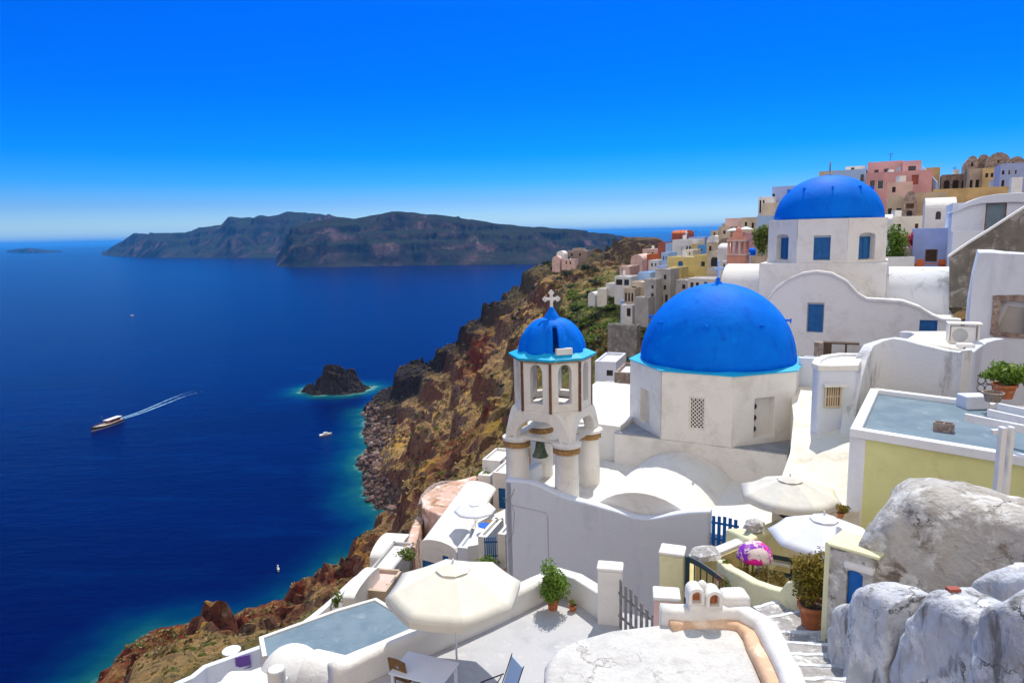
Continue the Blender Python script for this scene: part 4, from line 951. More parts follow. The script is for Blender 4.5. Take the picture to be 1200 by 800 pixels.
# umbrella builder
def umbrella(apex, r, ztip, zbase, m, label, n=8, val=0.0, rot=0.0, tiltx=0.0, tilty=0.0, name='parasol', group=None, vent=True, mpole='white_paint', sag=0.05, valance=True):
    t = empty(name, (apex.x, apex.y, zbase), 0, label, 'parasol', group); drop = apex.z-ztip
    mb = MB(); rings = []; K = 6
    for j in range(K+1):
        f = j/K; rg = []
        for i in range(n*4):
            a = rot+2*math.pi*i/(n*4); ph = (i % 4)/4; m_ = math.cos(math.pi/n)/math.cos((ph-.5)*2*math.pi/n)   # straight hems
            rr = r*f*((1-f*0.0)*m_); z = apex.z - drop*(f**1.12) - sag*math.sin(math.pi*ph)*f*(1.0 if f < 1 else 0.7)
            x, y = rr*math.cos(a), rr*math.sin(a); rg.append(Vector((apex.x+x, apex.y+y, z + tiltx*x + tilty*y)))
        rings.append(rg)
    m4 = n*4
    vs = [v for rg in rings[1:] for v in rg]; mb.add(vs, [(j*m4+i, j*m4+(i+1)%m4, (j+1)*m4+(i+1)%m4, (j+1)*m4+i) for j in range(K-1) for i in range(m4)])
    k = len(mb.v); mb.v.append(tuple(apex)); mb.f += [(k, i, (i+1)%m4) for i in range(m4)]
    c_ = mb.build('canopy', m, t); cm = c_.modifiers.new('thick', 'SOLIDIFY'); cm.thickness = 0.012
    for i, p in enumerate(c_.data.polygons): p.use_smooth = True
    # creases along the ribs
    bm = bmesh.new(); bm.from_mesh(c_.data); 
    for e in bm.edges:
        va, vb = e.verts; pa = wmat(c_)@va.co; pb = wmat(c_)@vb.co
        def ang(p): return (math.atan2(p.y-apex.y, p.x-apex.x)-rot)%(2*math.pi/n)
        f_ = lambda x: min(x, 2*math.pi/n-x) < 0.03
        da_ = abs(ang(pa)-ang(pb)); da_ = min(da_, 2*math.pi/n-da_)
        if (pa-apex).length < 1e-3 or (pb-apex).length < 1e-3: e.smooth = not (f_(ang(pb)) if (pa-apex).length < 1e-3 else f_(ang(pa)))
        elif f_(ang(pa)) and f_(ang(pb)) and da_ < .05 and abs((pa-apex).length-(pb-apex).length) > .02*r: e.smooth = False
    bm.to_mesh(c_.data); bm.free()
    if valance:
        mb = MB(); lo = [v+Vector((0,0,-0.15))+Vector((v.x-apex.x, v.y-apex.y, 0))*-0.01 for v in rings[-1]]; mb.add(rings[-1]+lo, [(i, (i+1)%m4, m4+(i+1)%m4, m4+i) for i in range(m4)]); v_ = mb.build('valance', m, t)
        cm = v_.modifiers.new('thick', 'SOLIDIFY'); cm.thickness = 0.01
    if vent:
        mb = MB(); rg = [];  q = apex+Vector((0,0,.05))
        for i in range(n): a = rot+2*math.pi*i/n; x, y = .26*r*math.cos(a), .26*r*math.sin(a); rg.append(Vector((apex.x+x, apex.y+y, apex.z-drop*.26**1.12+.028+tiltx*x+tilty*y)))
        mb.add([q]+rg, [(0, i+1, (i+1)%n+1) for i in range(n)]); v_ = mb.build('vent_cap', m, t); cm = v_.modifiers.new('thick', 'SOLIDIFY'); cm.thickness = 0.01
    mb = MB(); mb.lathe([(.02,-.02),(.03,0.03),(.018,.05),(.005,.06)], apex+Vector((0,0,.06)), 10); mb.build('finial', mpole, t, smooth=True)
    mb = MB(); mb.tube([(apex.x, apex.y, zbase), apex-Vector((0,0,.02))], 0.024, 10); mb.build('pole', mpole, t, smooth=True)
    for i in range(n):
        a = rot+2*math.pi*i/n; x, y = r*math.cos(a), r*math.sin(a)
        mb = MB(); mb.tube([apex-Vector((0,0,.05)), Vector((apex.x+x*.98, apex.y+y*.98, ztip+tiltx*x+tilty*y-.01))], 0.01, 5); mb.build('rib', mpole, t)
    return t
ap = at(531, 660, 14.3); umbrella(ap, 1.52, ap.z-0.62, ZT, 'canvas', 'big cream parasol open over the terrace table', rot=R(12), sag=0.04)
# tables and chairs on the terrace
tc_ = gz(497, 782, ZT+0.72); tb = empty('terrace_table', (tc_.x, tc_.y, ZT), R(-22), 'white plastic table standing under the big cream parasol', 'table')
mb = MB(); mb.box(-.62,-.42,.69,.62,.42,.72); mb.build('tabletop', 'plastic_table', tb, world=False, bevel=0.012)
for sx_, sy_ in ((1,1),(1,-1),(-1,1),(-1,-1)):
    mb = MB(); mb.box(sx_*.55-.03, sy_*.36-.03, 0, sx_*.55+.03, sy_*.36+.03, .69); mb.build('leg', 'plastic_table', tb, world=False, bevel=0.006)
wc = gz(478, 812, ZT); wch = empty('wooden_chair', wc, R(150), 'brown wooden chair with a heart cut in its back by the table', 'chair')
mb = MB(); mb.box(-.22,-.2,.42,.22,.22,.455); mb.build('seat', 'wood_brown', wch, world=False, bevel=0.012)
mb = MB(); M_ = Matrix.Translation((0, .24, .55)) @ Matrix.Rotation(R(-9), 4, 'X'); panel(mb, Vector((-.23,0,0)), Vector((1,0,0)), Vector((0,-1,0)), 0, .46, 0.0, lambda u: .42+.03*math.sin(math.pi*u/.46), [(.19,.27,.20,.26,.03,None)], 0.028, step=0.05)
mb.v = [tuple(M_ @ Vector(p)) for p in mb.v]; mb.build('backrest', 'wood_brown', wch, world=False, bevel=0.006)
for sx_, sy_ in ((-.19,-.16),(.19,-.16),(-.19,.19),(.19,.19)):
    mb = MB(); mb.box(sx_-.02, sy_-.02, 0, sx_+.02, sy_+.02, .42 if sy_ < 0 else .62); mb.build('leg', 'wood_brown', wch, world=False, bevel=0.004)
bc = gz(585, 835, ZT); bch = empty('folding_chair', bc, R(-62), 'blue sling folding chair with a thin black frame beside the table', 'chair')
mb = MB(); mb.prism([(-.23,-.22,.43),(.23,-.22,.43),(.23,.2,.38),(-.23,.2,.38)], (0,0,.012)); mb.build('seat', 'plastic_blue', bch, world=False)
mb = MB(); mb.prism([(-.23,.22,.42),(.23,.22,.42),(.23,.44,1.0),(-.23,.44,1.0)], (0,.012,0)); mb.build('backrest', 'pale_blue', bch, world=False)
for s_ in (-1, 1):
    mb = MB(); mb.tube([(s_*.25,-.30,0),(s_*.25,.20,.62)], .011, 6); mb.tube([(s_*.25,.30,0),(s_*.25,-.22,.62)], .011, 6); mb.tube([(s_*.25,.18,.36),(s_*.25,.46,1.04)], .011, 6); mb.build('side_frame', 'iron', bch, world=False)
    mb = MB(); mb.tube([(s_*.26,-.28,.63),(s_*.26,.26,.64)], .014, 6); mb.build('armrest', 'iron', bch, world=False)
# pots at the corner
pc = gz(648, 713, ZT); pot(pc, .17, .32, 'orange clay pot under the tall bushy plant in the terrace corner'); plant(pc+Vector((0,0,.28)), .50, (.46,.46,.60), 2600, .05, 'leaf_bright', 'tall bushy green plant growing in the terrace corner', stems=7, clump=16, seed=4)
pc = gz(671, 715, ZT); pot(pc, .11, .15, 'small clay pot right of the tall bushy plant'); plant(pc+Vector((0,0,.13)), .10, (.12,.12,.10), 120, .03, 'leaf_green', 'little green plant in the small clay pot on the terrace', stems=3, clump=4, seed=9)
# ---------------------------------------------------------------- vaulted roof in the foreground with chimney
ZR = -7.0
rh = empty('cave_house', gz(790,760,ZR)+Vector((0,0,-4)), 0, 'rough white cave house roof with a peach inner rim in the foreground', 'house')
rp_ = [gz(a,b,ZR) for a,b in ((638,775),(650,758),(672,747),(715,735),(790,726),(868,734),(896,800),(905,860),(906,930),(632,930),(634,850))]
mb = MB(); mb.prism(rp_, (0,0,-4.5)); mb.build('roof', 'white_rough', rh, bevel=0.16, seg=4, cut=0.0)
bpy.context.view_layer.update()
pr2 = [gz(a,b,ZR+.12) for a,b in ((786,728),(800,725),(868,727),(884,752),(900,782),(918,830),(926,930))]
mb = MB(); wall_path(mb, dense([p+Vector((0,0,0)) for p in pr2], .3), .26, ZR-3, r=0.10); mb.build('inner_rim', 'peach', rh, smooth=True, lump=0.02, lscale=.5)
pr3 = [gz(a,b,ZR+.30) for a,b in ((772,712),(812,714),(868,714),(890,723),(905,748),(921,780),(940,830),(950,930))]
pr3 = [p + (Vector((0.05,.12,0)) if i < 3 else Vector((.06,.0,0))) for i, p in enumerate(pr3)]
mb = MB(); wall_path(mb, dense(pr3, .25), .36, ZR-3, r=0.15); mb.build('parapet', 'white', rh, smooth=True, lump=0.035, lscale=.5)
for px, py, sx_, sz_ in ((862,706,.26,.30),):
    c = gz(px, py, ZR+.30)+Vector((0,.1,0)); mb = MB(); mb.box(c.x-sx_, c.y-.22, ZR-1, c.x+sx_, c.y+.22, ZR+.48); mb.build('parapet_block', 'white', rh, bevel=0.12, seg=4)
ch = gz(826, 709, ZR+.32)+Vector((0,.05,0)); cht = empty('chimney', ch, 0, 'small white chimney with two arched mouths on the foreground roof', 'chimney')
mb = MB(); mb.box(ch.x-.30, ch.y-.16, ch.z-.4, ch.x+.30, ch.y+.16, ch.z+.06); mb.build('base', 'white', cht, bevel=0.04, seg=3)
for dx, dy, dz, rr in ((-.17,.02,.06,.145),(.13,-.04,.03,.15)):
    mb = MB(); o = Vector((ch.x+dx, ch.y-.17+dy, ch.z+dz))
    pn = [(-rr, 0.0)] + [(rr*math.cos(math.pi*(1-i/12)), .17+rr*math.sin(math.pi*i/12)) for i in range(13)] + [(rr, 0.0)]
    pi_ = [(-rr*.55, 0.03)] + [(rr*.55*math.cos(math.pi*(1-i/12)), .17+rr*.55*math.sin(math.pi*i/12)) for i in range(13)] + [(rr*.55, 0.03)]
    n_ = len(pn); A_ = [o+Vector((x,0,z)) for x, z in pn]; B_ = [o+Vector((x,0,z)) for x, z in pi_]; C_ = [o+Vector((x,.32,z)) for x, z in pn]; D_ = [o+Vector((x,.14,z)) for x, z in pi_]
    vs = A_+B_+C_+D_; fs = []
    for i in range(n_):
        j = (i+1)%n_; fs += [(i,j,n_+j,n_+i), (i,2*n_+i,2*n_+j,j), (n_+i,n_+j,3*n_+j,3*n_+i)]
    fs += [tuple(2*n_+i for i in range(n_)), tuple(3*n_+i for i in range(n_))]; mb.add(vs, fs)
    hd_ = mb.build('cowl', 'white', cht, bevel=0.015)
    mb = MB(); mb.add([o+Vector((x*.95,.13,z*.98+.004)) for x, z in pi_], [tuple(range(n_))]); mb.build('flue', 'terracotta', hd_)
mb = MB(); mb.lathe([(.11,-.05),(.12,.15),(.09,.27),(.03,.33)], ch+Vector((-.02,.08,.08)), 16); mb.build('cap_knob', 'white', cht, smooth=True)
# ---------------------------------------------------------------- stairs beside it
st = empty('staircase', gz(940,760,-7.6), 0, 'worn stone steps with whitewashed edges climbing towards the camera', 'staircase')
noses = [(884,712,920,702,-8.22),(892,725,960,712,-8.12),(905,740,978,741,-8.0),(912,752,985,756,-7.87),(918,765,992,768,-7.74),(926,779,1002,781,-7.6),(936,795,1012,795,-7.45),(946,813,1022,811,-7.3),(958,833,1032,830,-7.14),(970,857,1042,853,-6.98)]
for i, (xa, ya, xb, yb, z) in enumerate(noses):
    a = gz(xa, ya, z); b = gz(xb, yb, z)
    f = (Vector((a.x-b.x, a.y-b.y, 0))).normalized(); back = Vector((-f.y, f.x, 0)); back = back if back.y < 0 else -back
    mb = MB(); ln = (b-a).length; k = 9
    top_ = [a.lerp(b, j/k)+back*(-0.05+.03*noise.noise(Vector((i*3.1, j*.8, 0)))) for j in range(k+1)]
    mb.prism(top_ + [b+back*1.1, a+back*1.1], (0,0,-.6)); s_ = mb.build('step', 'stair_stone', st, bevel=0.02, lump=0.012, lscale=.3, cut=.3)
    mb = MB(); mb.prism([p+Vector((0,0,.012)) for p in top_] + [p+back*(.09+.05*noise.noise(Vector((i*7.7, j*1.3, 2))))+Vector((0,0,.012)) for j, p in reversed(list(enumerate(top_)))], (0,0,-.10)); mb.build('painted_edge', 'white_stained', s_, bevel=0.006)
# pale yellow balustrade in front of the lower courtyard
ybz = -8.45
yb_ = [(846,655,16.2),(856,664,15.6),(868,670,15.2),(885,680,14.8),(905,687,14.5),(918,690,14.3),(926,680,14.1),(940,676,13.9),(962,682,13.6),(985,690,13.2)]
yw = empty('garden_wall', at(900,700,14.6), 0, 'pale yellow low wall with a stepped wavy top by the stairs', 'wall')
mb = MB(); wall_path(mb, [at(*p) for p in yb_], .26, -10.5, r=.07); mb.build('wall_body', 'pale_yellow', yw, bevel=0.01)
# big potted bush by the stairs
pc = gz(955, 736, -8.12)+Vector((-.02,.1,0)); pot(pc, .29, .50, 'large terracotta pot with a pale rope mark beside the stairs'); plant(pc+Vector((0,0,.45)), .62, (.52,.52,.62), 3600, .048, 'leaf_olive', 'olive brown bushy succulent in the large terracotta pot by the stairs', stems=9, clump=22, seed=14)
# ---------------------------------------------------------------- weathered building with blue door and yellow edge
def weathered():
    m = mat('weathered', (0.50, 0.48, 0.45), 0.95, col2=(0.37, 0.34, 0.30), vscale=1.6, stain=(0.21, 0.175, 0.14), sscale=1.0, sth=(0.50, 0.58), bump=0.04, bscale=11, bump2=0.09, b2scale=2.2, blotch=(0.66, 0.65, 0.62), blscale=1.5, blth=(0.48, 0.60), crack=(0.07,0.06,0.05), crscale=1.1, crw=0.035)
    return m
weathered()
mat('weathered_streak', (0.54, 0.56, 0.60), 0.95, col2=(0.44, 0.44, 0.46), vscale=3.0, stain=(0.20, 0.195, 0.19), sscale=3.0, sth=(0.52, 0.66), streak=True, bump=0.035, bscale=14, bump2=0.07, b2scale=3.0, blotch=(0.70, 0.70, 0.70), blscale=2.0, blth=(0.48, 0.62), crack=(0.08,0.075,0.07), crscale=1.6, crw=0.03)
wbd = empty('doorway_block', at(990,745,12.2), 0, 'crumbling yellow edged wall with a narrow blue door above the stairs', 'doorway')
A0 = at(973, 640, 12.3); B0_ = at(1024, 660, 11.75); zt_ = at(980,640,12.3).z; zb_2 = -9.5
uu = Vector((B0_.x-A0.x, B0_.y-A0.y, 0)).normalized(); nn = Vector((uu.y, -uu.x, 0)); LL = Vector((B0_.x-A0.x, B0_.y-A0.y, 0)).length
dz0 = at(990,722,12.1).z; dz1 = at(1000,668,12).z
mb = MB(); O = Vector((A0.x, A0.y, 0)); panel(mb, O, uu, nn, 0, LL, lambda u: zb_2, lambda u: zt_-.0-.03*math.sin(u*9), [(LL*.42, LL*.78, dz0, dz1-.06, .06, .14)], .6, step=.08); mb.build('wall', 'weathered', wbd, bevel=0.03)
mb = MB(); O2 = O+uu*(LL*.43)-nn*.10+Vector((0,0,dz0)); mb.prism([O2, O2+uu*LL*.34, O2+uu*LL*.34+nn*.03, O2+nn*.03], (0,0,dz1-dz0-.01)); mb.build('door', 'bright_blue', wbd, bevel=0.004)
mb = MB(); wall_path(mb, [O+uu*-.04-nn*.05+Vector((0,0,zt_+.05)), O+uu*-.04-nn*.9+Vector((0,0,zt_+.02))], .16, zb_2, r=.05); mb.build('yellow_edge', 'pale_yellow', wbd, bevel=0.02)
mb = MB(); mb.prism([O+Vector((0,0,zt_+.0))+uu*a-nn*b for a, b in ((-.05,-.03),(LL+.1,-.03),(LL+.1,.75),(-.05,.75))], (0,0,.07)); mb.build('top', 'pale_yellow', wbd, bevel=0.03, lump=0.02, cut=.2)
mb = MB(); mb.prism([O+Vector((0,0,dz1+.02))+uu*a-nn*b for a, b in ((LL*.34,-.07),(LL*1.02,-.07),(LL*1.02,.1),(LL*.34,.1))], (0,0,.14)); mb.build('lintel', 'white', wbd, bevel=0.04, lump=0.02, cut=.15)
# the thick barrel wall
bv = empty('barrel_vault', at(1110,690,11.4), 0, 'massive cracked and peeling whitewashed barrel vault above the steps', 'vault')
cp_ = [(1026,640,12.6),(1032,604,12.5),(1046,578,12.4),(1066,566,12.3),(1095,565,12.1),(1140,573,11.8),(1200,590,11.3),(1260,606,10.8)]
ax0 = at(1030,620,12.6); ax1 = at(1270,640,10.6)
mb = MB(); pth = [at(a,b,c) for a,b,c in cp_]
mb2_ = []
ws_ = [1.0,1.25,1.45,1.55,1.6,1.6,1.6,1.6]
wall_path(mb, pth, ws_, -8.6, r=.62, seg=10)
mb.build('vault_body', 'weathered', bv, smooth=True, cut=.12, lump=0.055, lscale=.42)
# saw-tooth parapet climbing with the stairs
sp_ = empty('stair_parapet', at(1090,790,8.5), 0, 'grey streaked white parapet rising in rounded humps along the stairs', 'wall')
def hump(pts, w, zb, ls=.4, lump=.045):
    mb = MB(); wall_path(mb, [at(*p) for p in pts], w, zb, r=.26, seg=8); mb.build('hump', 'weathered_streak', sp_, smooth=True, cut=.07, lump=lump, lscale=ls*.7)
hump([(984,727,11.5),(990,708,11.35),(1001,706,11.1),(1012,716,10.9)], .42, -8.8)
hump([(1012,716,10.9),(1022,690,10.6),(1032,683,10.3),(1052,690,10.0),(1075,700,9.6)], [.5,.7,.85,.9,.9], -9)
hump([(1064,760,9.5),(1085,718,9.2),(1103,692,9.0),(1120,689,8.8),(1150,704,8.4),(1180,722,8.0)], [.5,.7,.85,.9,.9,.9], -9)
hump([(1155,790,8.2),(1175,745,7.9),(1195,705,7.6),(1215,690,7.4),(1260,700,7.0)], [.5,.7,.9,.9,.9], -9)
hump([(1145,708,9.9),(1160,672,9.6),(1185,662,9.4),(1230,664,9.0)], [.4,.6,.7,.7], -8, ls=.3)
c = at(1117,690,8.75); mb = MB(); mb.box(c.x-.08,c.y-.05,c.z-.06,c.x+.08,c.y+.05,c.z+.02); tag(mb.build('brick_chip', 'dark_red', None, lump=.01, cut=.05), 'broken dark red brick lying on a hump of the stair parapet', 'brick')
# ---------------------------------------------------------------- yellow house with grey flat roof
ZY = -5.95
yh = empty('yellow_house', gz(1100,560,ZY)+Vector((0,0,-4)), 0, 'yellow house with white corner trim and flat grey roof at right', 'house')
Yp = [gz(*p, ZY) for p in ((1003,501),(1240,539.5),(1300,500),(1175,471),(1025,455))]
Yp[2] = Yp[1]+(Yp[4]-Yp[0])*1.0
Y3 = Yp[2]
poly = [Yp[0], Yp[1], Yp[2], Yp[4]]
cen = sum(poly, Vector())/4
mb = MB(); mb.prism([p+Vector((0,0,-.22)) for p in poly], (0,0,.05)); mb.build('roof', 'roof_grey', yh)
mb = MB(); mb.prism([cen.lerp(p, .985)+Vector((0,0,-.25)) for p in poly], (0,0,-4.2)); 
yf = (Yp[1]-Yp[0]); yu = Vector((yf.x, yf.y, 0)).normalized(); yn = Vector((yu.y, -yu.x, 0))
W_ = yf.length; O = Vector((Yp[0].x, Yp[0].y, 0)); 
def oy(px, py): q = onp(px, py, Yp[0], math.atan2(-yn.x, -yn.y)); return (q-Yp[0]).dot(yu), q.z
wa = oy(1094, 566); wb_ = oy(1166, 594)
mb = MB(); panel(mb, O, yu, yn, 0, W_, -10.4, ZY-.2, [(wa[0], wb_[0], wb_[1]-.5, oy(1130,572)[1], 0, .16)], .3); mb.build('front_wall', 'yellow_wall', yh)
f_ = frame_pane(yh, O+yu*(wa[0]+.0)+Vector((0,0,wb_[1]-.5))-yn*.13, yu, yn, wb_[0]-wa[0], oy(1130,572)[1]-wb_[1]+.5, .09, 'mid_blue', 'pane', bars=2)
mb = MB(); zl_ = oy(1130,572)[1]; mb.prism([O+yu*a+yn*b+Vector((0,0,zl_)) for a, b in ((wa[0]-.12,-.1),(wb_[0]+.05,-.1),(wb_[0]+.05,.03),(wa[0]-.12,.03))], (0,0,.10)); mb.build('lintel', 'wood_brown', yh)
sidev = (Yp[4]-Yp[0]); su = Vector((sidev.x, sidev.y, 0)).normalized()
mb = MB(); panel(mb, O, -Vector((-su.x,-su.y,0)), Vector((-su.y, su.x, 0)), 0, sidev.length, -10.4, ZY-.2, [], .3); mb.build('side_wall', 'yellow_wall', yh)
mb = MB(); wall_path(mb, [poly[3]+su*-.0, poly[0], poly[1]], .30, ZY-.26, r=.05)
mb.build('roof_edge', 'white_paint', yh, bevel=0.01)
mb = MB(); wall_path(mb, [poly[3], poly[2]], .26, ZY-.26, r=.04); mb.build('roof_edge', 'white_paint', yh, bevel=0.01)
mb = MB(); c = O+yu*.13-yn*.09; mb.prism([c+yu*a+yn*b+Vector((0,0,-10.4)) for a, b in ((-.30,-.1),(.17,-.1),(.17,.12),(-.0,.14),(-.30,.04))], (0,0,10.4+ZY-.2)); mb.build('corner_trim', 'white_paint', yh, bevel=0.01)
c = gz(1108, 506, ZY-.17)+Vector((0,.1,0)); ck = empty('hollow_block', c, R(-40), 'brown hollow clay block lying on the grey flat roof', 'block')
mb = MB(); O_ = Vector((-.26,-.13,0))
panel(mb, O_, Vector((1,0,0)), Vector((0,-1,0)), 0, .52, 0, .26, [], .035); panel(mb, O_+Vector((.52,.26,0)), Vector((-1,0,0)), Vector((0,1,0)), 0, .52, 0, .26, [], .035)
for x in (0, .245, .485): mb.box(-.26+x, -.095, 0, -.26+x+.035, .095, .255)
mb.build('block_body', 'masonry', ck, world=False)
# pergola: one post and white beams
pg = empty('pergola', at(1175,590,16.6), 0, 'white painted wooden pergola in front of the yellow house', 'pergola')
pa = at(1180, 500, 16.4); pz = at(1180,500,16.4).z
mb = MB(); mb.box(pa.x-.17, pa.y-.08, -10.4, pa.x-.03, pa.y+.08, pz); mb.build('post', 'white_paint', pg, bevel=.01)
mb = MB(); mb.box(pa.x+.06, pa.y-.08, -10.4, pa.x+.16, pa.y+.08, pz); mb.build('post', 'white_paint', pg, bevel=.01)
mb = MB(); mb.box(pa.x-.04, pa.y-.02, -8.6, pa.x+.07, pa.y+.02, -8.5); mb.build('brace', 'white_paint', pg)
for a, b in (((1131,486,17.6),(1215,499,16.2)),((1158,481.5,18.3),(1225,491,17.0)),((1170,474.5,19.0),(1230,482,17.8))):
    p, q = at(*a), at(*b); mb = MB(); d = Vector((q.x-p.x,q.y-p.y,0)).normalized(); s_ = Vector((-d.y,d.x,0))*.05; q.z = p.z = (p.z+q.z)/2
    mb.prism([p-s_,p+s_,q+s_,q-s_], (0,0,-.20)); mb.build('beam', 'white_paint', pg, bevel=.008)
p = at(1168,503,16.5); mb = MB(); mb.box(p.x-.12,p.y-.06,p.z-.12,p.x+.3,p.y+.06,p.z); mb.build('bracket', 'white_paint', pg, bevel=.01)
# ================================================================== village houses
def house(label, x0, x1, yt, yb, Y, m='white_far', phi=29, D=6, roof='flat', wins=(), ext=4.0, rise=None, cat='house', name='house', group=None, mroof=None, trim=None, step=None):
    """Front wall seen in the photo between columns x0..x1 and rows yt..yb at distance Y. wins = (u0,u1,v0,v1,kind[,arch])."""
    ph = R(phi); u = uxv(ph); n = nrm(ph); P0 = at(x0, yt, Y); d = ray(x1, yt)
    W = (P0.y*d.x - P0.x*d.y)/(u.x*d.y - u.y*d.x); W = abs(W)
    H = P0.z - at(x0, yb, Y).z; zb_ = P0.z-H-ext
    t = empty(name, (P0.x+u.x*W/2-n.x*D/2, P0.y+u.y*W/2-n.y*D/2, zb_), 0, label, cat, group)
    O = Vector((P0.x, P0.y, P0.z-H)); holes = []; hw = []
    rs_ = rise if rise is not None else W*0.28
    if roof == 'vault': Hs = H-rs_; topf = lambda x: Hs+rs_*math.sqrt(max(0.0, 1-(2*x/W-1)**2))
    else: Hs = H; topf = H
    for wd in wins:
        a, b, v0, v1, kind = wd[:5]; ar = wd[5] if len(wd) > 5 else 0
        zz0 = H*(1-v1); zz1 = H*(1-v0); rr = (b-a)*W*.5*ar; 
        holes.append((a*W, b*W, zz0, max(zz0+.05, zz1-rr), rr, .16)); hw.append((a*W, b*W, zz0, zz1, kind, rr))
    mb = MB(); panel(mb, O, u, n, 0, W, -ext, topf, holes, .25, step=(W/16 if roof == 'vault' else step), back=False); mb.build('wall', m, t)
    kinds = {'d': ('wood_dark', 'pane'), 'b': ('mid_blue', 'mid_blue'), 'w': ('white_paint', 'pane'), 'k': ('wood_dark', 'dark_hole'), 'B': ('wood_brown', 'wood_dark'), 'p': ('white_paint', 'pale_blue'), 'r': ('dark_red', 'dark_red'), 's': ('shutter_blue', 'shutter_blue'), 'g': ('wood_brown', 'roof_grey')}
    for a, b, z0_, z1_, kind, rr in hw:
        mf, mp = kinds[kind]; is_door = z0_ < .06*H
        f = frame_pane(t, O+u*a+Vector((0,0,z0_))-n*.14, u, n, b-a, z1_-z0_-rr*.0-(.0 if rr == 0 else rr*.25), min(.07, (b-a)*.14), mf, mp, 'door' if is_door else 'window', ins=.03, bars=(1 if (b-a) > .9 and not is_door and Y < 130 and kind in 'wd' else 0), pane='panel' if is_door else 'pane')
        if trim:
            mb = MB(); mb.prism([O+u*(a-.08)+Vector((0,0,z1_+.02))+n*.0, O+u*(b+.08)+Vector((0,0,z1_+.02)), O+u*(b+.08)+Vector((0,0,z1_+.02))+n*.05, O+u*(a-.08)+Vector((0,0,z1_+.02))+n*.05], (0,0,.12)); mb.build('lintel', trim, f)
    mr_ = mroof or m
    if roof == 'vault':
        mb = MB(); prof = [(0.002, -ext)]+[(W*.5*(1-math.cos(math.pi*i/16)), Hs-.04+rs_*math.sin(math.pi*i/16)) for i in range(17)]+[(W-.002, -ext)]
        prof[1] = (0.002, Hs-.04); prof[-2] = (W-.002, Hs-.04)
        mb.prism([O-n*.252+u*a+Vector((0,0,b)) for a, b in prof], -n*(D-.25)); mb.build('vaulted_roof', mr_, t)
    elif roof == 'vaultx':
        rx = D/2; mb = MB(); r2 = rise if rise is not None else 1.2
        prof = [(D*.5*(1-math.cos(math.pi*i/16)), r2*math.sin(math.pi*i/16)) for i in range(17)]
        mb.prism([O-n*(a+.001)+Vector((0,0,H+.003+b)) for a, b in prof], u*W); mb.build('vaulted_roof', mr_, t)
        mb = MB(); mb.prism([O-n*.252+Vector((0,0,-ext)), O-n*D+Vector((0,0,-ext)), O-n*D+u*W+Vector((0,0,-ext)), O-n*.252+u*W+Vector((0,0,-ext))], (0,0,H+ext)); mb.build('body', m, t)
    else:
        mb = MB(); q = [O-n*.252, O-n*D, O-n*D+u*W, O-n*.252+u*W]; mb.prism([p+Vector((0,0,-ext)) for p in q], (0,0,H+ext-.28)); mb.build('body', m, t)
        mb = MB(); c_ = (q[0]+q[2])/2; ins = [c_.lerp(p, .97)+Vector((0,0,H-.276)) for p in q]; mb.prism(ins, (0,0,.03)); mb.build('roof', mroof or 'white_far', t)
        mb = MB()
        for a, b in ((0,1),(1,2),(2,3)):
            e = (q[b]-q[a]).normalized(); s_ = Vector((-e.y, e.x, 0)); s_ = s_ if s_.dot(c_-q[a]) > 0 else -s_
            mb.prism([p+Vector((0,0,H-.279)) for p in (q[a]+e*.003, q[b]-e*.003, q[b]-e*.003+s_*.18, q[a]+e*.003+s_*.18)], (0,0,.277))
        mb.build('parapet', m, t)
        if Y > 60 and W > 3 and H > 1.5 and cat == 'house':
            hr_ = random.Random(int(x0*31+yt*7)); 
            if hr_.random() < .6:
                q_ = O+u*W*hr_.uniform(.2,.8)-n*D*hr_.uniform(.2,.6)+Vector((0,0,H-.3)); mb = MB(); s_ = hr_.uniform(.25,.45); mb.box(q_.x-s_,q_.y-s_,q_.z,q_.x+s_,q_.y+s_,q_.z+hr_.uniform(.8,1.5)); mb.build('chimney', 'white_far', t)
            if hr_.random() < .5:
                q_ = O+u*W*hr_.uniform(.1,.9)-n*D*.3+Vector((0,0,H-.3)); hh_ = hr_.uniform(1.5,2.6); mb = MB(); mb.tube([q_, q_+Vector((0,0,hh_))], .035, 4); mb.tube([q_+Vector((-.5,0,hh_*.9)), q_+Vector((.5,0,hh_*.95))], .025, 4); mb.tube([q_+Vector((-.35,0,hh_*.75)), q_+Vector((.35,0,hh_*.8))], .025, 4); mb.build('aerial', 'iron', t)
    return t
mat('masonry_grey', (0.30, 0.29, 0.27), 0.95, col2=(0.18, 0.17, 0.16), vscale=0.9, bump=0.1, bscale=1.5, blotch=(0.42, 0.40, 0.37), blscale=1.2)
G_FAR = 'houses of the village along the far ridge'
# --- upper right: the ridge skyline
house('pink two storey villa with white roof line on the skyline', 1017, 1059, 190.5, 207, 112, 'pink', 29, 8, wins=((.20,.32,.55,.98,'d'),(.47,.60,.52,.95,'d'),(.82,.92,.42,.9,'p')), ext=3)
house('pink cube of the villa wing with one wide window on the skyline', 1058, 1080, 189, 204, 109, 'pink', 29, 7, wins=((.32,.72,.42,.9,'d'),), ext=3)
house('long lower storey of the pink villa with an arched opening', 1015, 1093, 203, 223, 106, 'pink', 29, 6, wins=((.07,.14,.45,.95,'d'),(.18,.28,.40,.98,'w',1),(.52,.60,.30,.8,'p'),(.70,.80,.25,.8,'r')), ext=4)
house('pale blue flat building left of the pink villa', 977, 1015, 200, 216, 114, 'pale_blue', 29, 7, wins=((.84,.94,.4,.9,'d'),), ext=4)
house('small white roof room with one dark window beside the pink villa', 991, 1014, 195.5, 203, 118, 'white_far', 29, 5, wins=((.28,.45,.2,.8,'k'),), ext=2)
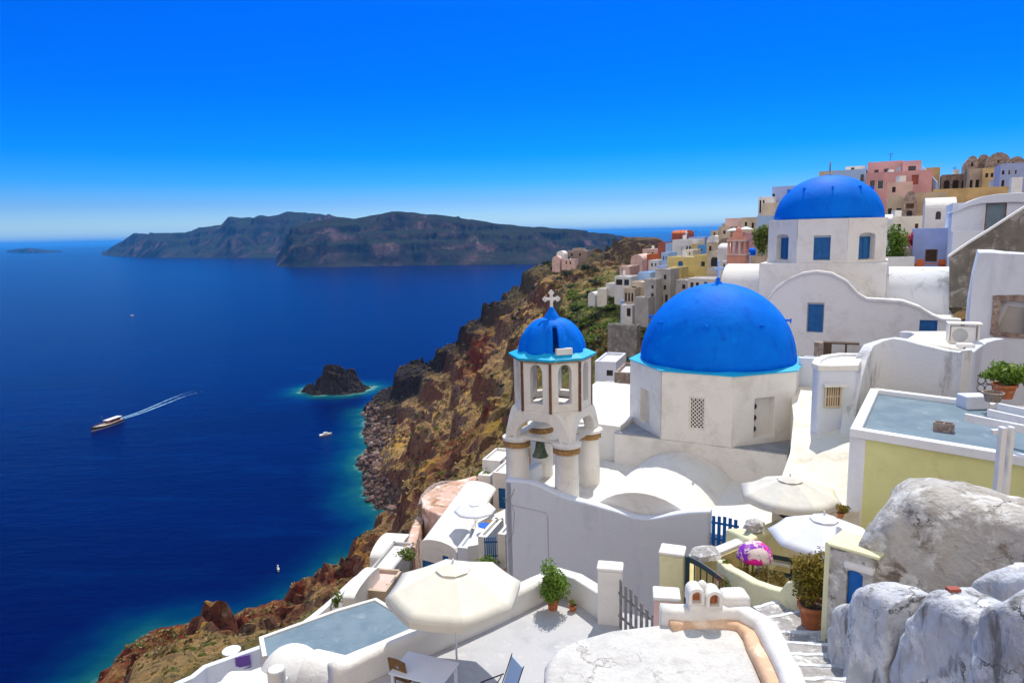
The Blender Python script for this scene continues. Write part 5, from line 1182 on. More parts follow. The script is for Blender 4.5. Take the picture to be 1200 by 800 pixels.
house('beige flat roofed house with a roof railing behind the upper dome', 960, 978, 201, 214, 118, 'beige', 29, 7, ext=4)
house('tan cube house right of the pink villa', 1081, 1102, 197, 222, 118, 'ochre', 29, 7, wins=((.3,.5,.5,.8,'k'),), ext=5)
house('brown stone arcade with dark arches on the skyline', 1104, 1137, 205, 223, 116, 'masonry', 29, 6, wins=((.08,.30,.35,.99,'k',1),(.40,.62,.35,.99,'k',1),(.72,.92,.4,.99,'k',1)), ext=5)
house('brown stone house with small arched gable at left of the ruin', 1133, 1147, 183, 201, 112, 'masonry', 29, 9, 'vault', ((.4,.6,.45,.7,'k'),), ext=5, rise=1.3)
house('white barrel roof glowing between two brown stone gables', 1146, 1160, 181.5, 199, 114, 'masonry', 29, 9, 'vault', ext=5, rise=.9, mroof='white_far')
house('broad brown stone gable with rounded top on the skyline', 1156, 1186, 179.5, 200, 111, 'masonry', 29, 9, 'vault', ((.46,.54,.45,.6,'k'),), ext=5, rise=1.9)
house('rightmost brown stone gable on the skyline', 1180, 1203, 184, 200, 108, 'masonry', 29, 9, 'vault', ((.3,.4,.4,.6,'k'),), ext=5, rise=1.5)
house('orange brown house front with tall dark door below the stone gables', 1136, 1153, 198, 224, 108, 'sand', 29, 5, wins=((.1,.3,.5,.9,'k'),(.5,.75,.5,.95,'k')), ext=5)
house('ochre house front with three windows below the stone gables', 1152, 1175, 197, 222, 106, 'ochre', 29, 5, wins=((.15,.30,.25,.45,'k'),(.42,.56,.25,.45,'k'),(.68,.82,.25,.45,'k'),(.4,.6,.6,.98,'p')), ext=5)
house('lavender blue building with small windows at the right edge', 1173, 1215, 192, 224, 96, 'violet_blue', 29, 7, wins=((.05,.12,.25,.4,'k'),(.22,.30,.25,.42,'w'),(.40,.48,.25,.42,'w'),(.06,.14,.6,.85,'k')), ext=5)
house('long tan terrace wall house below the ridge', 1094, 1190, 222, 235, 84, 'ochre', 29, 6, ext=5)
house('small pale pink house with one square window below the villa', 1040, 1070, 214, 232, 96, 'pale_pink', 29, 6, wins=((.2,.34,.3,.65,'k'),), ext=4)
house('beige house with white barrel roof and two windows', 1039, 1062, 229, 263, 72, 'beige', 29, 9, 'vault', ((.12,.32,.45,.65,'k'),(.55,.8,.45,.65,'d')), ext=4, rise=.9, mroof='white_far')
house('brown arched house front with a yellow wooden balcony', 1059, 1076, 224, 256, 70, 'masonry', 29, 9, 'vault', ((.2,.8,.45,.65,'B'),(.3,.7,.72,.98,'k')), ext=4, rise=1.4, mroof='ochre')
house('tan roof terrace house with a pale top behind the brown arch', 1074, 1110, 226, 258, 76, 'sand', 29, 7, ext=4)
house('low white house with rounded roof left of the plants', 1030, 1046, 258, 276, 62, 'white_far', 29, 4, 'vaultx', ext=4, rise=.5)
house('cream terraced house with two tiny openings above the plants', 1040, 1084, 254, 276, 66, 'cream', 29, 5, wins=((.30,.38,.4,.75,'k'),(.75,.84,.4,.8,'B')), ext=4)
house('white house with big barrel roof and a small arched window', 1084, 1121, 247, 268, 58, 'white', 29, 5, 'vaultx', ((.35,.52,.05,.5,'d',1),), ext=4, rise=1.1)
# white building with the grey blue door
house('white building with a large grey blue door in a stone frame', 1117, 1225, 238, 297, 46, 'white_blue_shade', 29, 7, wins=((.37,.60,.02,.60,'g'),), ext=3, trim='wood_brown')
hv = empty('house', at(1160,232,47), 0, 'sloping white roof hump above the grey blue door', 'roof')
mb = MB(); ph = R(29); prs = [onp(a,b,at(1117,246,45.8),ph) for a,b in ((1116,250),(1116,248),(1124,242),(1136,236),(1150,230.5),(1168,227.5),(1190,226),(1225,225),(1225,238),(1186,237),(1150,238.5),(1136,242))]
mb.prism(prs, -CN*5.0); mb.build('roof_hump', 'white_blue_shade', hv, bevel=.05)
house('bright white chimney block at the right edge below the skyline', 1186, 1199, 208, 230, 52, 'white', 29, 1.2, ext=3, cat='chimney', name='chimney')
house('lavender blue house front with a brown barred window', 1071, 1114, 268, 312, 50, 'violet_blue', 29, 5, wins=((.36,.70,.55,.88,'B'),), ext=3)
house('white step block below the grey blue door', 1117, 1156, 271, 300, 44.5, 'white_blue_shade', 29, 2.5, ext=3, cat='wall', name='wall_block')
house('low white garden wall left of the lavender house', 1037, 1072, 301, 314, 49, 'white', 29, .5, ext=2, cat='wall', name='garden_wall')
house('small beige planter wall under the pink bougainvillea', 1054, 1070, 291, 301, 51, 'beige', 29, .8, ext=2, cat='planter', name='planter')
c = at(1092, 308, 48.5); t = empty('terrace_table', c-Vector((0,0,.7)), R(-29), 'orange wooden table in front of the lavender house window', 'table')
mb = MB(); mb.box(-1.1,-.3,.62,1.1,.3,.68); mb.build('tabletop', 'orange_red', t, world=False)
for sx_ in (-1,1):
    mb = MB(); mb.box(sx_-.05,-.25,-.4,sx_+.05,.25,.62); mb.build('leg', 'wood_brown', t, world=False)
for px, pw_, lb in ((1078, .5, 'orange chair at the left end of the orange table'), (1104, .5, 'orange chair at the right end of the orange table')):
    c = at(px, 310, 48.0); t = empty('chair', c-Vector((0,0,.6)), R(-29), lb, 'chair'); mb = MB(); mb.box(-.22,-.2,.40,.22,.2,.45); mb.build('seat', 'orange_red', t, world=False); mb = MB(); mb.box(-.22,.18,.45,.22,.22,.95); mb.build('backrest', 'orange_red', t, world=False)
    for a in (-.19,.19):
        for b in (-.17,.17):
            mb = MB(); mb.box(a-.025,b-.025,-.4,a+.025,b+.025,.40); mb.build('leg', 'wood_brown', t, world=False)
c = at(1048, 303, 50); plant(c, .9, (1.1,.8,1.5), 1200, .16, 'leaf_bright', 'leafy green prickly pear like shrub behind the low white wall', cat='shrub', name='shrub', clump=14, seed=31)
c = at(1065, 290, 51); plant(c, .5, (.75,.6,.7), 900, .10, 'flower_pink', 'magenta bougainvillea beside the lavender house', cat='shrub', name='bougainvillea', clump=10, seed=32)
c = at(893, 292, 88); plant(c, 1.6, (1.5,1.4,2.2), 1000, .25, 'leaf_green', 'dark green shrub against the pale blue wall left of the upper dome', cat='shrub', name='shrub', clump=14, seed=33)
# outside staircase beside the villa
ss = empty('outdoor_staircase', at(1091,218,104), 0, 'white outside staircase slanting beside the pink villa', 'staircase')
p0 = at(1081,202,105); p1 = at(1098,219,102); mb = MB(); k = 9
prof = []
for i in range(k): 
    f0 = i/k; f1 = (i+1)/k; a = p0.lerp(p1, f0); b = p0.lerp(p1, f1); prof += [Vector((a.x,a.y,a.z)), Vector((b.x,b.y,a.z))]
prof += [Vector((p1.x,p1.y,p1.z-1.5)), Vector((p0.x,p0.y,p1.z-1.5))]
mb.prism(prof, -CN*1.4); mb.build('steps', 'white_far', ss); mb = MB(); wall_path(mb, [p0+Vector((0,0,.9))+CN*.1, p1+Vector((0,0,.7))+CN*.1], .2, [p0.z-.3, p1.z-.6]); mb.build('side_wall', 'pale_blue', ss)
# diagonal rough wall with white edge
dw = empty('slanting_wall', at(1160,345,37), 0, 'rough grey brown retaining wall slanting down from the right edge', 'wall')
S0 = at(1114,300,38)
mb = MB(); pl = [onp(a,b,S0,R(29)) for a,b in ((1113,360),(1113,300),(1135,285.5),(1160,270),(1180,257),(1215,235),(1240,222),(1240,360))]; mb.prism(pl, -CN*.5); 
mat('rough_wall', (0.19, 0.17, 0.14), 0.95, col2=(0.13, 0.12, 0.10), vscale=1.2, stain=(0.33, 0.31, 0.28), sscale=1.4, sth=(0.5,0.62), bump=0.04, bscale=5)
mb.build('wall_face', 'rough_wall', dw)
mb = MB(); wall_path(mb, [onp(a,b,S0,R(29))-CN*.25+Vector((0,0,.12)) for a,b in ((1111,302),(1135,285.5),(1160,270),(1180,257),(1215,235),(1240,222))], .6, [onp(a,b,S0,R(29)).z-.02 for a,b in ((1111,302),(1135,285.5),(1160,270),(1180,257),(1215,235),(1240,222))], r=.06); mb.build('coping', 'white', dw)
# blue-white wall with the rough broken window
bw = empty('house', at(1170,440,29), 0, 'bluish white house wall with a rough framed broken window at right', 'house')
S1 = at(1140,400,30.5); phw = R(33)
def o1(px, py): q = onp(px, py, S1, phw); return (q-S1).dot(uxv(phw)), q.z
lt = [(1130.5,400),(1134,360),(1140,325),(1147,296)]
pl = [onp(a,b,S1,phw) for a,b in [(1128,470)]+lt+[(1165,296),(1185,298.5),(1260,303),(1260,470)]]
wdA = o1(1164,391); wdB = o1(1206,350)
zA = o1(1150,296)[1]
mb = MB(); lf = lerp_list([(o1(*p)[0], o1(*p)[1]) for p in lt]+[(o1(1260,303)[0], o1(1260,303)[1]+.1)])
panel(mb, Vector((S1.x,S1.y,0)), uxv(phw), nrm(phw), o1(1128,470)[0], o1(1260,303)[0], -9.5, lf, [(wdA[0], wdB[0], wdA[1], wdB[1], 0, .45)], .6, step=.15, back=False); mb.build('wall', 'white_blue_shade', bw)
mb = MB(); mb.prism([p-nrm(phw)*.3 for p in pl], -nrm(phw)*4); mb.build('body', 'white_blue_shade', bw)
O = Vector((S1.x,S1.y,0))+uxv(phw)*wdA[0]+Vector((0,0,wdA[1])); w_, h_ = wdB[0]-wdA[0], wdB[1]-wdA[1]; ux = uxv(phw); n = nrm(phw)
mb = MB()
for a0,a1,b0,b1 in ((-.12,.16,-.05,h_+.12),(w_-.05,w_+.1,-.05,h_+.1),(.0,w_,h_-.12,h_+.14),(0,w_,-.12,.05)):
    c = [O+ux*u+Zv*v-n*d for d in (-.05,.3) for u, v in ((a0,b0),(a1,b0),(a1,b1),(a0,b1))]; mb.add(c, [(0,1,2,3),(7,6,5,4),(0,4,5,1),(1,5,6,2),(2,6,7,3),(3,7,4,0)])
f_ = mb.build('window_frame', 'masonry', bw, lump=.04, lscale=.4, cut=.15)
mb = MB(); c = [O+ux*u+Zv*v-n*.32 for u, v in ((.1,0),(w_*.92,0.02),(w_*.98,h_*.72),(w_*.4,h_*.78))]; mb.prism(c, n*.04); mb.build('board', 'far_grey', f_)
# retaining wall behind the flat roof with streaks; the parapets above it
def o2(px, py, Y): return at(px, py, Y)
rw = empty('retaining_wall', at(1070,470,25.5), 0, 'tall streaky bluish white retaining wall behind the flat grey roof', 'wall')
pth = [(990,520,24.2),(996,478,24.9),(1003,440,25.6),(1010,418,26.2),(1018,404,26.6),(1034,398,26.6),(1048,395.5,26.4),(1062,397.5,26.1),(1078,402,25.8),(1096,406,25.4),(1112,410,25.1),(1128,412,24.8),(1134,410,24.6)]
mb = MB(); wall_path(mb, [at(*p) for p in pth], .45, -10, r=.05, seg=3); mb.build('wall_body', 'white_stained', rw, bevel=.02)
mb = MB(); wall_path(mb, [at(*p) for p in ((1134,411,24.7),(1141,406,25.6),(1150,400,26.6),(1160,397,27.4),(1170,396,28.4))], .4, -10, r=.06); mb.build('return_wall', 'white_blue_shade', rw, bevel=.02)
rt = empty('roof_terrace', at(1100,395,28), 0, 'small pale green roof terrace beside the air conditioner', 'roof')
mb = MB(); mb.prism([at(a,b,c) for a,b,c in ((1062,398,26.6),(1128,410,25.2),(1140,398,28.0),(1135,388,30),(1078,388,29.5))], (0,0,-1.2)); mb.build('roof', 'cream', rt)
mb = MB(); wall_path(mb, [at(a,b,c) for a,b,c in ((1058,388,29.2),(1072,388.5,28.6),(1088,397,27.4),(1096,400,27.0))], .35, -6.6, r=.06); mb.build('parapet', 'white', rt, bevel=.02)
c = at(1127, 402, 26.9); ac = empty('air_conditioner', c, R(-25), 'grey white air conditioner unit with a round fan on the roof terrace', 'air conditioner')
mb = MB(); mb.box(-.42,-.17,.0,.42,.17,.68); mb.build('casing', 'white_paint', ac, world=False, bevel=.02)
mb = MB(); mb.lathe([(.24,0),(.26,0),(.26,.03),(.22,.03)], (0,0,0), 24); fm = Matrix.Translation((-.1,-.172,.34)) @ Matrix.Rotation(R(90),4,'X'); mb.v = [tuple(fm @ Vector(p)) for p in mb.v]; mb.build('fan_guard', 'grey_metal', ac, world=False)
mb = MB(); mb.lathe([(.01,0),(.22,0.01)], (0,0,0), 24, cap=False); mb.v = [tuple(fm @ Vector(p)) for p in mb.v]; mb.build('fan', 'iron', ac, world=False)
mb = MB(); mb.box(-.55,-.35,.78,.6,.3,.83); mb.build('cover', 'white', ac, world=False)
for a in (-.5,.5):
    mb = MB(); mb.box(a-.03,-.3,0,a+.03,.25,.78); mb.build('bracket', 'white', ac, world=False)
cn = at(1131, 409, 25.6); t = empty('chimney', cn-Vector((0,0,.3)), R(-20), 'little white chimney with one dark mouth beside the air conditioner', 'chimney')
mb = MB(); mb.box(-.28,-.22,0,.28,.22,.52); mb.build('body', 'white', t, world=False, bevel=.05, seg=3); mb = MB(); mb.box(-.10,-.226,.22,.10,-.15,.40); mb.build('mouth', 'dark_hole', t, world=False)
# plants and pots behind the flat roof
c = at(1176, 466, 22.3); pot(c, .36, .48, 'orange clay pot with leafy plant at the back of the flat roof'); plant(c+Vector((0,0,.45)), .42, (.75,.5,.38), 900, .12, 'leaf_bright', 'broad leafed green plant in the orange pot above the flat roof', clump=16, seed=41)
c = at(1163, 470, 21.6); pot(c, .30, .30, 'squat brown clay pot left of the orange pot', m='masonry')
c = at(1200, 452, 22.8); plant(c, .5, (.6,.5,.55), 500, .12, 'leaf_bright', 'leafy green shrub at the right edge above the flat roof', cat='shrub', name='shrub', clump=10, seed=43)
c0 = at(1144, 459, 23.4); fz = empty('lattice_screen', c0, R(-10), 'black wrought iron screen with scroll rings behind the clay pots', 'screen')
for i in range(4):
    for j in range(2):
        mb = MB(); rr = .12; ctr = Vector((.13+.26*i, 0, .14+.27*j)); mb.tube([ctr+Vector((rr*math.cos(a), 0, rr*math.sin(a))) for a in np.linspace(0, 2*math.pi, 17)], .015, 5); mb.build('ring', 'iron', fz, world=False)
mb = MB()
for z in (0,.28,.56): mb.box(0,-.012,z,1.05,.012,z+.02)
mb.build('frame', 'iron', fz, world=False)
c = at(1146, 462, 22.6); mb = MB(); mb.box(c.x-.55,c.y-.3,c.z-.6,c.x+.25,c.y+.3,c.z); tag(mb.build('bench_block', 'white_blue_shade', None, bevel=.05), 'bluish white plaster bench block below the iron screen', 'bench')
# rounded white annex with grille, and the white wall behind the path
an = empty('annex', at(980,470,24.5), 0, 'small white annex with rounded corner flat top and grille window', 'building')
ab = [at(*p) for p in ((953,428,25.6),(956,424,26.4),(966,421,27.2),(985,422,27.6),(1012,424,27.4),(1003,443,25.0),(985,440,25.0),(972,437,25.0),(960,433,25.1))]
za_ = ab[0].z; ab = [Vector((p.x,p.y,za_)) for p in ab]
mb = MB(); mb.prism(ab, (0,0,-4.5)); mb.build('body', 'white_blue_shade', an, bevel=.10, seg=4)
inn = sum(ab, Vector())/len(ab)
mb = MB(); wall_path(mb, [inn.lerp(p,.9)+Vector((0,0,.10)) for p in ab+[ab[0]]], .28, za_-.1, r=.05); mb.build('roof_rim', 'white', an)
u = (ab[5]-ab[6]); u = Vector((u.x,u.y,0)).normalized(); n = Vector((u.y,-u.x,0)); O = at(969, 478, 24.9)
q = ab[7]; O = Vector((q.x,q.y,O.z))+n*.02-u*.15
f_ = frame_pane(an, O, u, n, .62, .85, .06, 'beige', 'wood_brown', bars=5, ins=.04)
mb = MB(); O3 = O+Vector((0,0,.86))-u*.1; mb.prism([O3, O3+u*.85, O3+u*.85+n*.22+Vector((0,0,-.04)), O3+n*.22+Vector((0,0,-.04))], (0,0,.07)); mb.build('hood', 'white', f_)
house('long white wall behind the bright path below the second church', 936, 1006, 419, 462, 31, 'white_blue_shade', 29, .6, ext=3, cat='wall', name='wall')
c = at(985, 418, 31.5); uc = empty('meter_cabinet', c, R(-24), 'grey two door meter cabinet set among stones below the church gable', 'cabinet')
mb = MB(); mb.box(-.75,-.2,0,.75,.25,.68); mb.build('body', 'wood_dark', uc, world=False)
for a in (-.40,.24):
    mb = MB(); mb.box(a,-.225,.04,a+.56,-.20,.62); mb.build('door', 'far_grey', uc, world=False, bevel=.006)
mb = MB(); mb.box(-1.15,-.2,-.1,-.77,.25,.66); mb.build('stone_side', 'masonry', uc, world=False, lump=.03, cut=.15)
# bright sloping path
mb = MB(); La = [at(*p) for p in ((926,452,31),(930,490,27.5),(926,530,24.3),(905,590,21))]; Ra = [at(*p) for p in ((1012,456,30),(1008,490,25.5),(1004,530,22.5),(1006,600,19.6))]
n_ = 4; mb.add(La+Ra+[p-Vector((0,0,3)) for p in La+Ra], [(i,i+1,n_+i+1,n_+i) for i in range(3)]+[(2*n_+i,2*n_+i+1,3*n_+i+1,3*n_+i) for i in range(3)]+[(i,i+1,2*n_+i+1,2*n_+i) for i in range(3)]+[(n_+i,n_+i+1,3*n_+i+1,3*n_+i) for i in range(3)]+[(0,n_,3*n_,2*n_),(3,7,15,11)])
tag(mb.build('path', 'cream', None), kind='structure')
# ---------------------------------------------------------------- mid village (left of the dome)
house('tall plain grey brown house with slit windows', 768, 786, 315, 372, 128, 'far_grey', 34, 8, wins=((.55,.72,.12,.21,'k'),(.55,.72,.33,.42,'k'),(.35,.50,.52,.70,'k'),(.66,.82,.52,.70,'k')), ext=10)
house('grey brown house wing with two dark windows stepping down', 755, 769, 327, 372, 126, 'far_grey', 34, 7, wins=((.60,.78,.16,.24,'k'),(.58,.80,.36,.54,'k')), ext=10)
house('lowest plain grey brown block above the green slope', 744, 760, 348, 392, 124, 'far_grey', 34, 7, ext=8)
house('beige house with shaded balcony left of the grey house', 739, 756, 330, 352, 132, 'beige', 34, 6, wins=((.08,.42,.25,.75,'k'),), ext=6)
house('small sand coloured house with three pillars and dark bays', 731, 744, 337, 357, 130, 'sand', 34, 5, wins=((.10,.28,.3,.8,'k'),(.40,.56,.3,.8,'k'),(.68,.86,.3,.8,'k')), ext=6)
house('pale blue flat terrace above the beige houses', 748, 762, 319, 328, 138, 'pale_blue', 34, 6, ext=4, mroof='pale_blue')
house('yellow house with arched blue window', 782, 814, 301, 345, 138, 'far_yellow', 34, 8, wins=((.40,.58,.10,.30,'s',1),), ext=5)
house('yellow corner block with one grey window', 813, 830, 299, 345, 135, 'far_yellow', 34, 8, wins=((.52,.78,.16,.28,'d'),), ext=5)
house('narrow yellow lower wall beside the grey house', 785, 798, 313, 350, 131, 'far_yellow', 34, 4, ext=6)
house('low white house with brown doors just above the big dome', 806, 838, 326, 345, 112, 'white_far', 34, 5, wins=((.10,.22,.25,.6,'B'),(.30,.42,.25,.6,'k'),(.60,.72,.2,.55,'s')), ext=5)
house('low grey house left of the brown doors', 792, 807, 328, 345, 116, 'far_grey', 34, 5, wins=((.5,.75,.3,.6,'k'),), ext=5)
house('orange red house on the cliff edge', 758, 774, 298, 318, 185, 'orange_red', 34, 9, ext=6)
house('tall dark red house wall', 771, 780, 284, 304, 188, 'dark_red', 34, 8, ext=6)
house('white house with two tiny windows and glowing roof', 788, 812, 281, 302, 172, 'white_far', 34, 9, wins=((.68,.76,.35,.55,'k'),(.82,.90,.35,.55,'k')), ext=5)
house('pale blue house side left of the white house with tiny windows', 780, 789, 285, 305, 176, 'pale_blue', 34, 7, ext=5)
house('brick red chapel roof block above the white house', 787, 803, 274, 284, 190, 'dark_red', 34, 7, 'vaultx', ext=5, rise=.9, mroof='orange_red')
house('lilac house with long flat top on the ridge', 807, 826, 278, 290, 182, 'violet_blue', 34, 7, ext=5)
house('small ochre yellow block between white and bright blue houses', 810, 818, 286, 299, 168, 'ochre', 34, 5, ext=5)
house('small bright blue cube house', 818, 829, 287, 300, 160, 'mid_blue', 34, 5, wins=((.3,.5,.3,.6,'w'),), ext=5)
house('white blue barrel roof house on the ridge', 828, 843, 276, 290, 165, 'white_far', 34, 8, 'vault', ((.4,.6,.5,.8,'k'),), ext=5, rise=1.6)
house('beige barrel roof house next to the bright blue cube', 829, 846, 294, 313, 118, 'beige', 34, 6, 'vault', ((.25,.75,.35,.95,'k',1),), ext=4, rise=1.3)
house('white low vault house behind the pink bell tower', 841, 858, 292, 306, 112, 'white_far', 34, 5, 'vaultx', ext=4, rise=.9)
house('dusky pink house high on the ridge under the skyline', 850, 870, 256, 270, 150, 'pale_pink', 34, 8, ext=6)
house('brown beige cube left of the dusky pink house', 842, 856, 266, 280, 146, 'sand', 34, 7, wins=((.4,.6,.3,.6,'k'),), ext=6)
house('beige rubble house right of the dusky pink house', 869, 889, 255, 276, 142, 'beige', 34, 7, wins=((.2,.34,.25,.5,'k'),(.6,.75,.3,.6,'k')), ext=6)
house('crimson walled house below the white parasols', 871, 890, 273, 290, 108, 'pink', 34, 5, ext=5)
house('beige flat house between ridge and pink bell tower', 828, 858, 284, 298, 138, 'sand', 34, 7, wins=((.1,.2,.3,.7,'k'),(.5,.6,.3,.7,'w')), ext=5)
house('grey stone house with arched top left of the pink tower', 842, 856, 279, 292, 128, 'masonry', 34, 7, 'vault', ((.35,.65,.5,.95,'k',1),), ext=5, rise=1.2)
house('pale lilac tall house left of the upper dome', 905, 934, 219, 246, 100, 'violet_blue', 29, 8, wins=((.02,.12,.3,.55,'k'),), ext=6)
house('white terraced house with tall dark bays near the upper dome', 889, 906, 231, 256, 98, 'white_far', 29, 7, wins=((.08,.20,.15,.75,'k'),(.30,.42,.15,.75,'k')), ext=6)
house('tan brown house front tucked under the lilac house', 894, 913, 238, 254, 95, 'beige', 29, 5, ext=5)
house('pale blue grey wall house with green shrub in front', 887, 905, 253, 286, 92, 'pale_blue', 29, 6, ext=5)
house('beige stone wall house right of the small blue dome', 880, 900, 300, 316, 86, 'sand', 29, 5, ext=5)
# small blue dome chapel
ch3 = empty('chapel', at(881,300,96), 0, 'small chapel with low blue dome right of the pink bell tower', 'chapel')
p = at(881.5,299,98); mb = MB(); rr = 7.6*98/807*1.0; mb.lathe([(rr*math.cos(a), rr*1.15*math.sin(a)) for a in np.linspace(0, math.pi/2*.98, 12)], p, 32); mb.build('dome', 'dome_blue', ch3, smooth=True)
mb = MB(); mb.lathe([(rr*1.12,-3.5),(rr*1.12,0.02)], p, 8, a0=R(10)); mb.build('drum', 'white_far', ch3)
# pink bell tower
pt = empty('bell_tower', at(864,312,93), 0, 'pink and white tiered bell tower behind the big blue dome', 'bell tower')
p = at(864.5, 311, 94); s1 = 10.5*94/807
def zz(py): return at(864, py, 94).z
for (ya, yb_, sc_, mm) in ((311,299,1.0,'salmon'),(299,297,1.12,'pale_pink'),(283,280.5,1.05,'pale_pink'),(280.5,278.5,.9,'salmon'),(278.5,272,.55,'salmon')):
    mb = MB(); mb.box(-s1*sc_,-s1*sc_,zz(ya),s1*sc_,s1*sc_,zz(yb_), Matrix.Translation((p.x,p.y,0))@Matrix.Rotation(-PHI,4,'Z')); mb.build('tier', mm, pt)
for a in (-1,-.36,.36,1):
    for b in (-1,1):
        mb = MB(); mb.box(a*s1*.85-.14,b*s1*.85-.14,zz(297),a*s1*.85+.14,b*s1*.85+.14,zz(283), Matrix.Translation((p.x,p.y,0))@Matrix.Rotation(-PHI,4,'Z')); mb.build('pillar', 'salmon' if abs(a) > .5 else 'pale_pink', pt)
mb = MB(); mb.lathe([(.5,0),(.35,.4),(.1,.7),(.02,.75)], (p.x,p.y,zz(272)), 12); mb.build('cupola', 'salmon', pt, smooth=True)
mb = MB(); mb.lathe([(.25,0),(.25,1.5),(.4,1.5),(.3,1.9),(.05,2.1)], at(804,280,186), 8); tag(mb.build('bell_turret', 'white_far'), 'tiny white bell turret on the chapel above the red roof', 'bell tower')
for i, (px, py, Y) in enumerate(((860,271,128),(874,269.5,130))):
    a = at(px, py-4, Y); umbrella(a, 1.5, a.z-.5, a.z-2.6, 'canvas_white', ['left small white parasol far up on the ridge','right small white parasol far up on the ridge'][i], group='white parasols on the ridge', vent=False, valance=False)
# castle and far ridge
house('brown castle ruin block at the tip of the ridge', 664, 688, 294, 304, 415, 'masonry', 20, 14, wins=((.2,.3,.3,.6,'k'),(.6,.7,.3,.6,'k')), ext=12)
house('upper keep of the brown castle ruin', 671, 683, 291, 298, 420, 'masonry', 20, 8, ext=6)
house('white domed chapel at the tip of the ridge', 652, 661, 294, 304, 405, 'white_far', 20, 8, 'vault', ext=6, rise=2.2)
house('pale pink chapel house below the castle', 647, 656, 300, 312, 398, 'pale_pink', 20, 8, 'vault', ext=6, rise=2)
house('rosy house below the castle wall', 658, 674, 304, 312, 396, 'pale_pink', 20, 7, wins=((.3,.4,.3,.7,'k'),(.6,.7,.3,.7,'k')), ext=6)
house('tiny white house on the headland top', 735, 743, 284.5, 288, 430, 'white_far', 20, 8, ext=4)
house('long low brown ruin wall on the headland skyline', 738, 760, 281, 287, 440, 'masonry', 20, 5, ext=4)
house('pink barrel vault house on the far cliff edge', 739, 753, 298, 312, 205, 'pale_pink', 30, 9, 'vault', ext=6, rise=1.8)
house('rose coloured house row behind the orange red house', 753, 771, 292, 304, 225, 'pale_pink', 30, 9, wins=((.3,.4,.3,.6,'k'),(.6,.7,.3,.6,'k')), ext=6)
house('sandy pink block at the head of the steps path', 726, 738, 312, 327, 190, 'pale_pink', 30, 8, ext=7)
house('white roofed dark fronted house among the green slope', 720, 739, 324, 335, 165, 'white_far', 30, 6, wins=((.1,.5,.3,.9,'k'),(.6,.9,.3,.9,'d')), ext=5)
house('small white step house low on the green slope', 710, 722, 332, 340, 168, 'white_far', 30, 5, ext=4)
house('tiny white domed house alone on the brown slope', 689, 697, 342, 350, 172, 'white_far', 30, 4, 'vault', ext=3, rise=1.0)
house('small cream house below the tiny domed house', 700, 711, 338, 345, 168, 'cream', 30, 4, ext=3)
house('white terrace house with laundry porch on the slope edge', 728, 741, 357, 376, 126, 'white_far', 30, 5, wins=((.5,.85,.2,.7,'k'),), ext=5)
house('blue roofed little house left of the laundry porch', 727, 736, 352, 360, 132, 'pale_blue', 30, 5, ext=5, mroof='mid_blue')
house('rough grey stone retaining wall under the village', 712, 746, 380, 400, 118, 'masonry_grey', 30, 2, ext=4, cat='wall', name='retaining_wall')
house('blue white house between the tower and the big dome', 697, 722, 423, 462, 62, 'white_blue_shade', 20, 5, wins=((.55,.85,.25,.42,'d'),), ext=6)
house('brown rubble masonry house corner left of the big drum', 720, 744, 436, 485, 50, 'masonry', 20, 4, ext=6, mroof='white_far')
house('white stepped terrace wall low beside the masonry corner', 699, 720, 455, 482, 55, 'white', 20, 3, wins=((.55,.85,.5,.8,'k',1),), ext=5)
mb = MB(); 
for i in range(6):
    a = at(700+3.2*i, 478-4.5*i, 56+i*.7); mb.box(a.x-.9, a.y, a.z-2, a.x+.9, a.y+.7, a.z)
tag(mb.build('outdoor_steps', 'white_far'), 'white steps climbing beside the blue white house', 'steps')
# extra small houses filling the slope above the dome
rnd = random.Random(5)
fill = [(760,772,305,318,160,'white_far'),(775,783,296,312,150,'pale_blue'),(800,812,293,304,150,'cream'),(833,846,270,280,175,'sand'),(846,860,262,272,165,'beige'),(858,872,262,274,158,'masonry'),(845,856,306,318,100,'white_far'),(873,887,310,322,88,'cream'),(858,874,312,322,90,'white_far'),(887,900,286,300,90,'sand'),(770,780,312,322,140,'violet_blue')]
lbl = ['white cube house below the orange red house','narrow pale blue house left of the yellow house','cream house squeezed above the yellow house','small sandy house at the left end of the high ridge row','beige house under the dusky pink house','dark masonry house between the white parasols','white cube at the foot of the pink tower on its left','cream cube below the small blue dome','white cube at the foot of the pink tower on its right','sand coloured cube beside the dark green shrub','lilac cube directly above the tall grey house']
for (a,b,c,d,Y,m_), lb in zip(fill, lbl):
    house(lb, a, b, c, d, Y, m_, 32, 6, wins=((.25,.42,.25,.55,'k'),(.6,.76,.25,.55,'w')), ext=5, group=G_FAR)
# vegetation clumps on the slope
G_SH = 'shrubs dotted over the caldera slope'
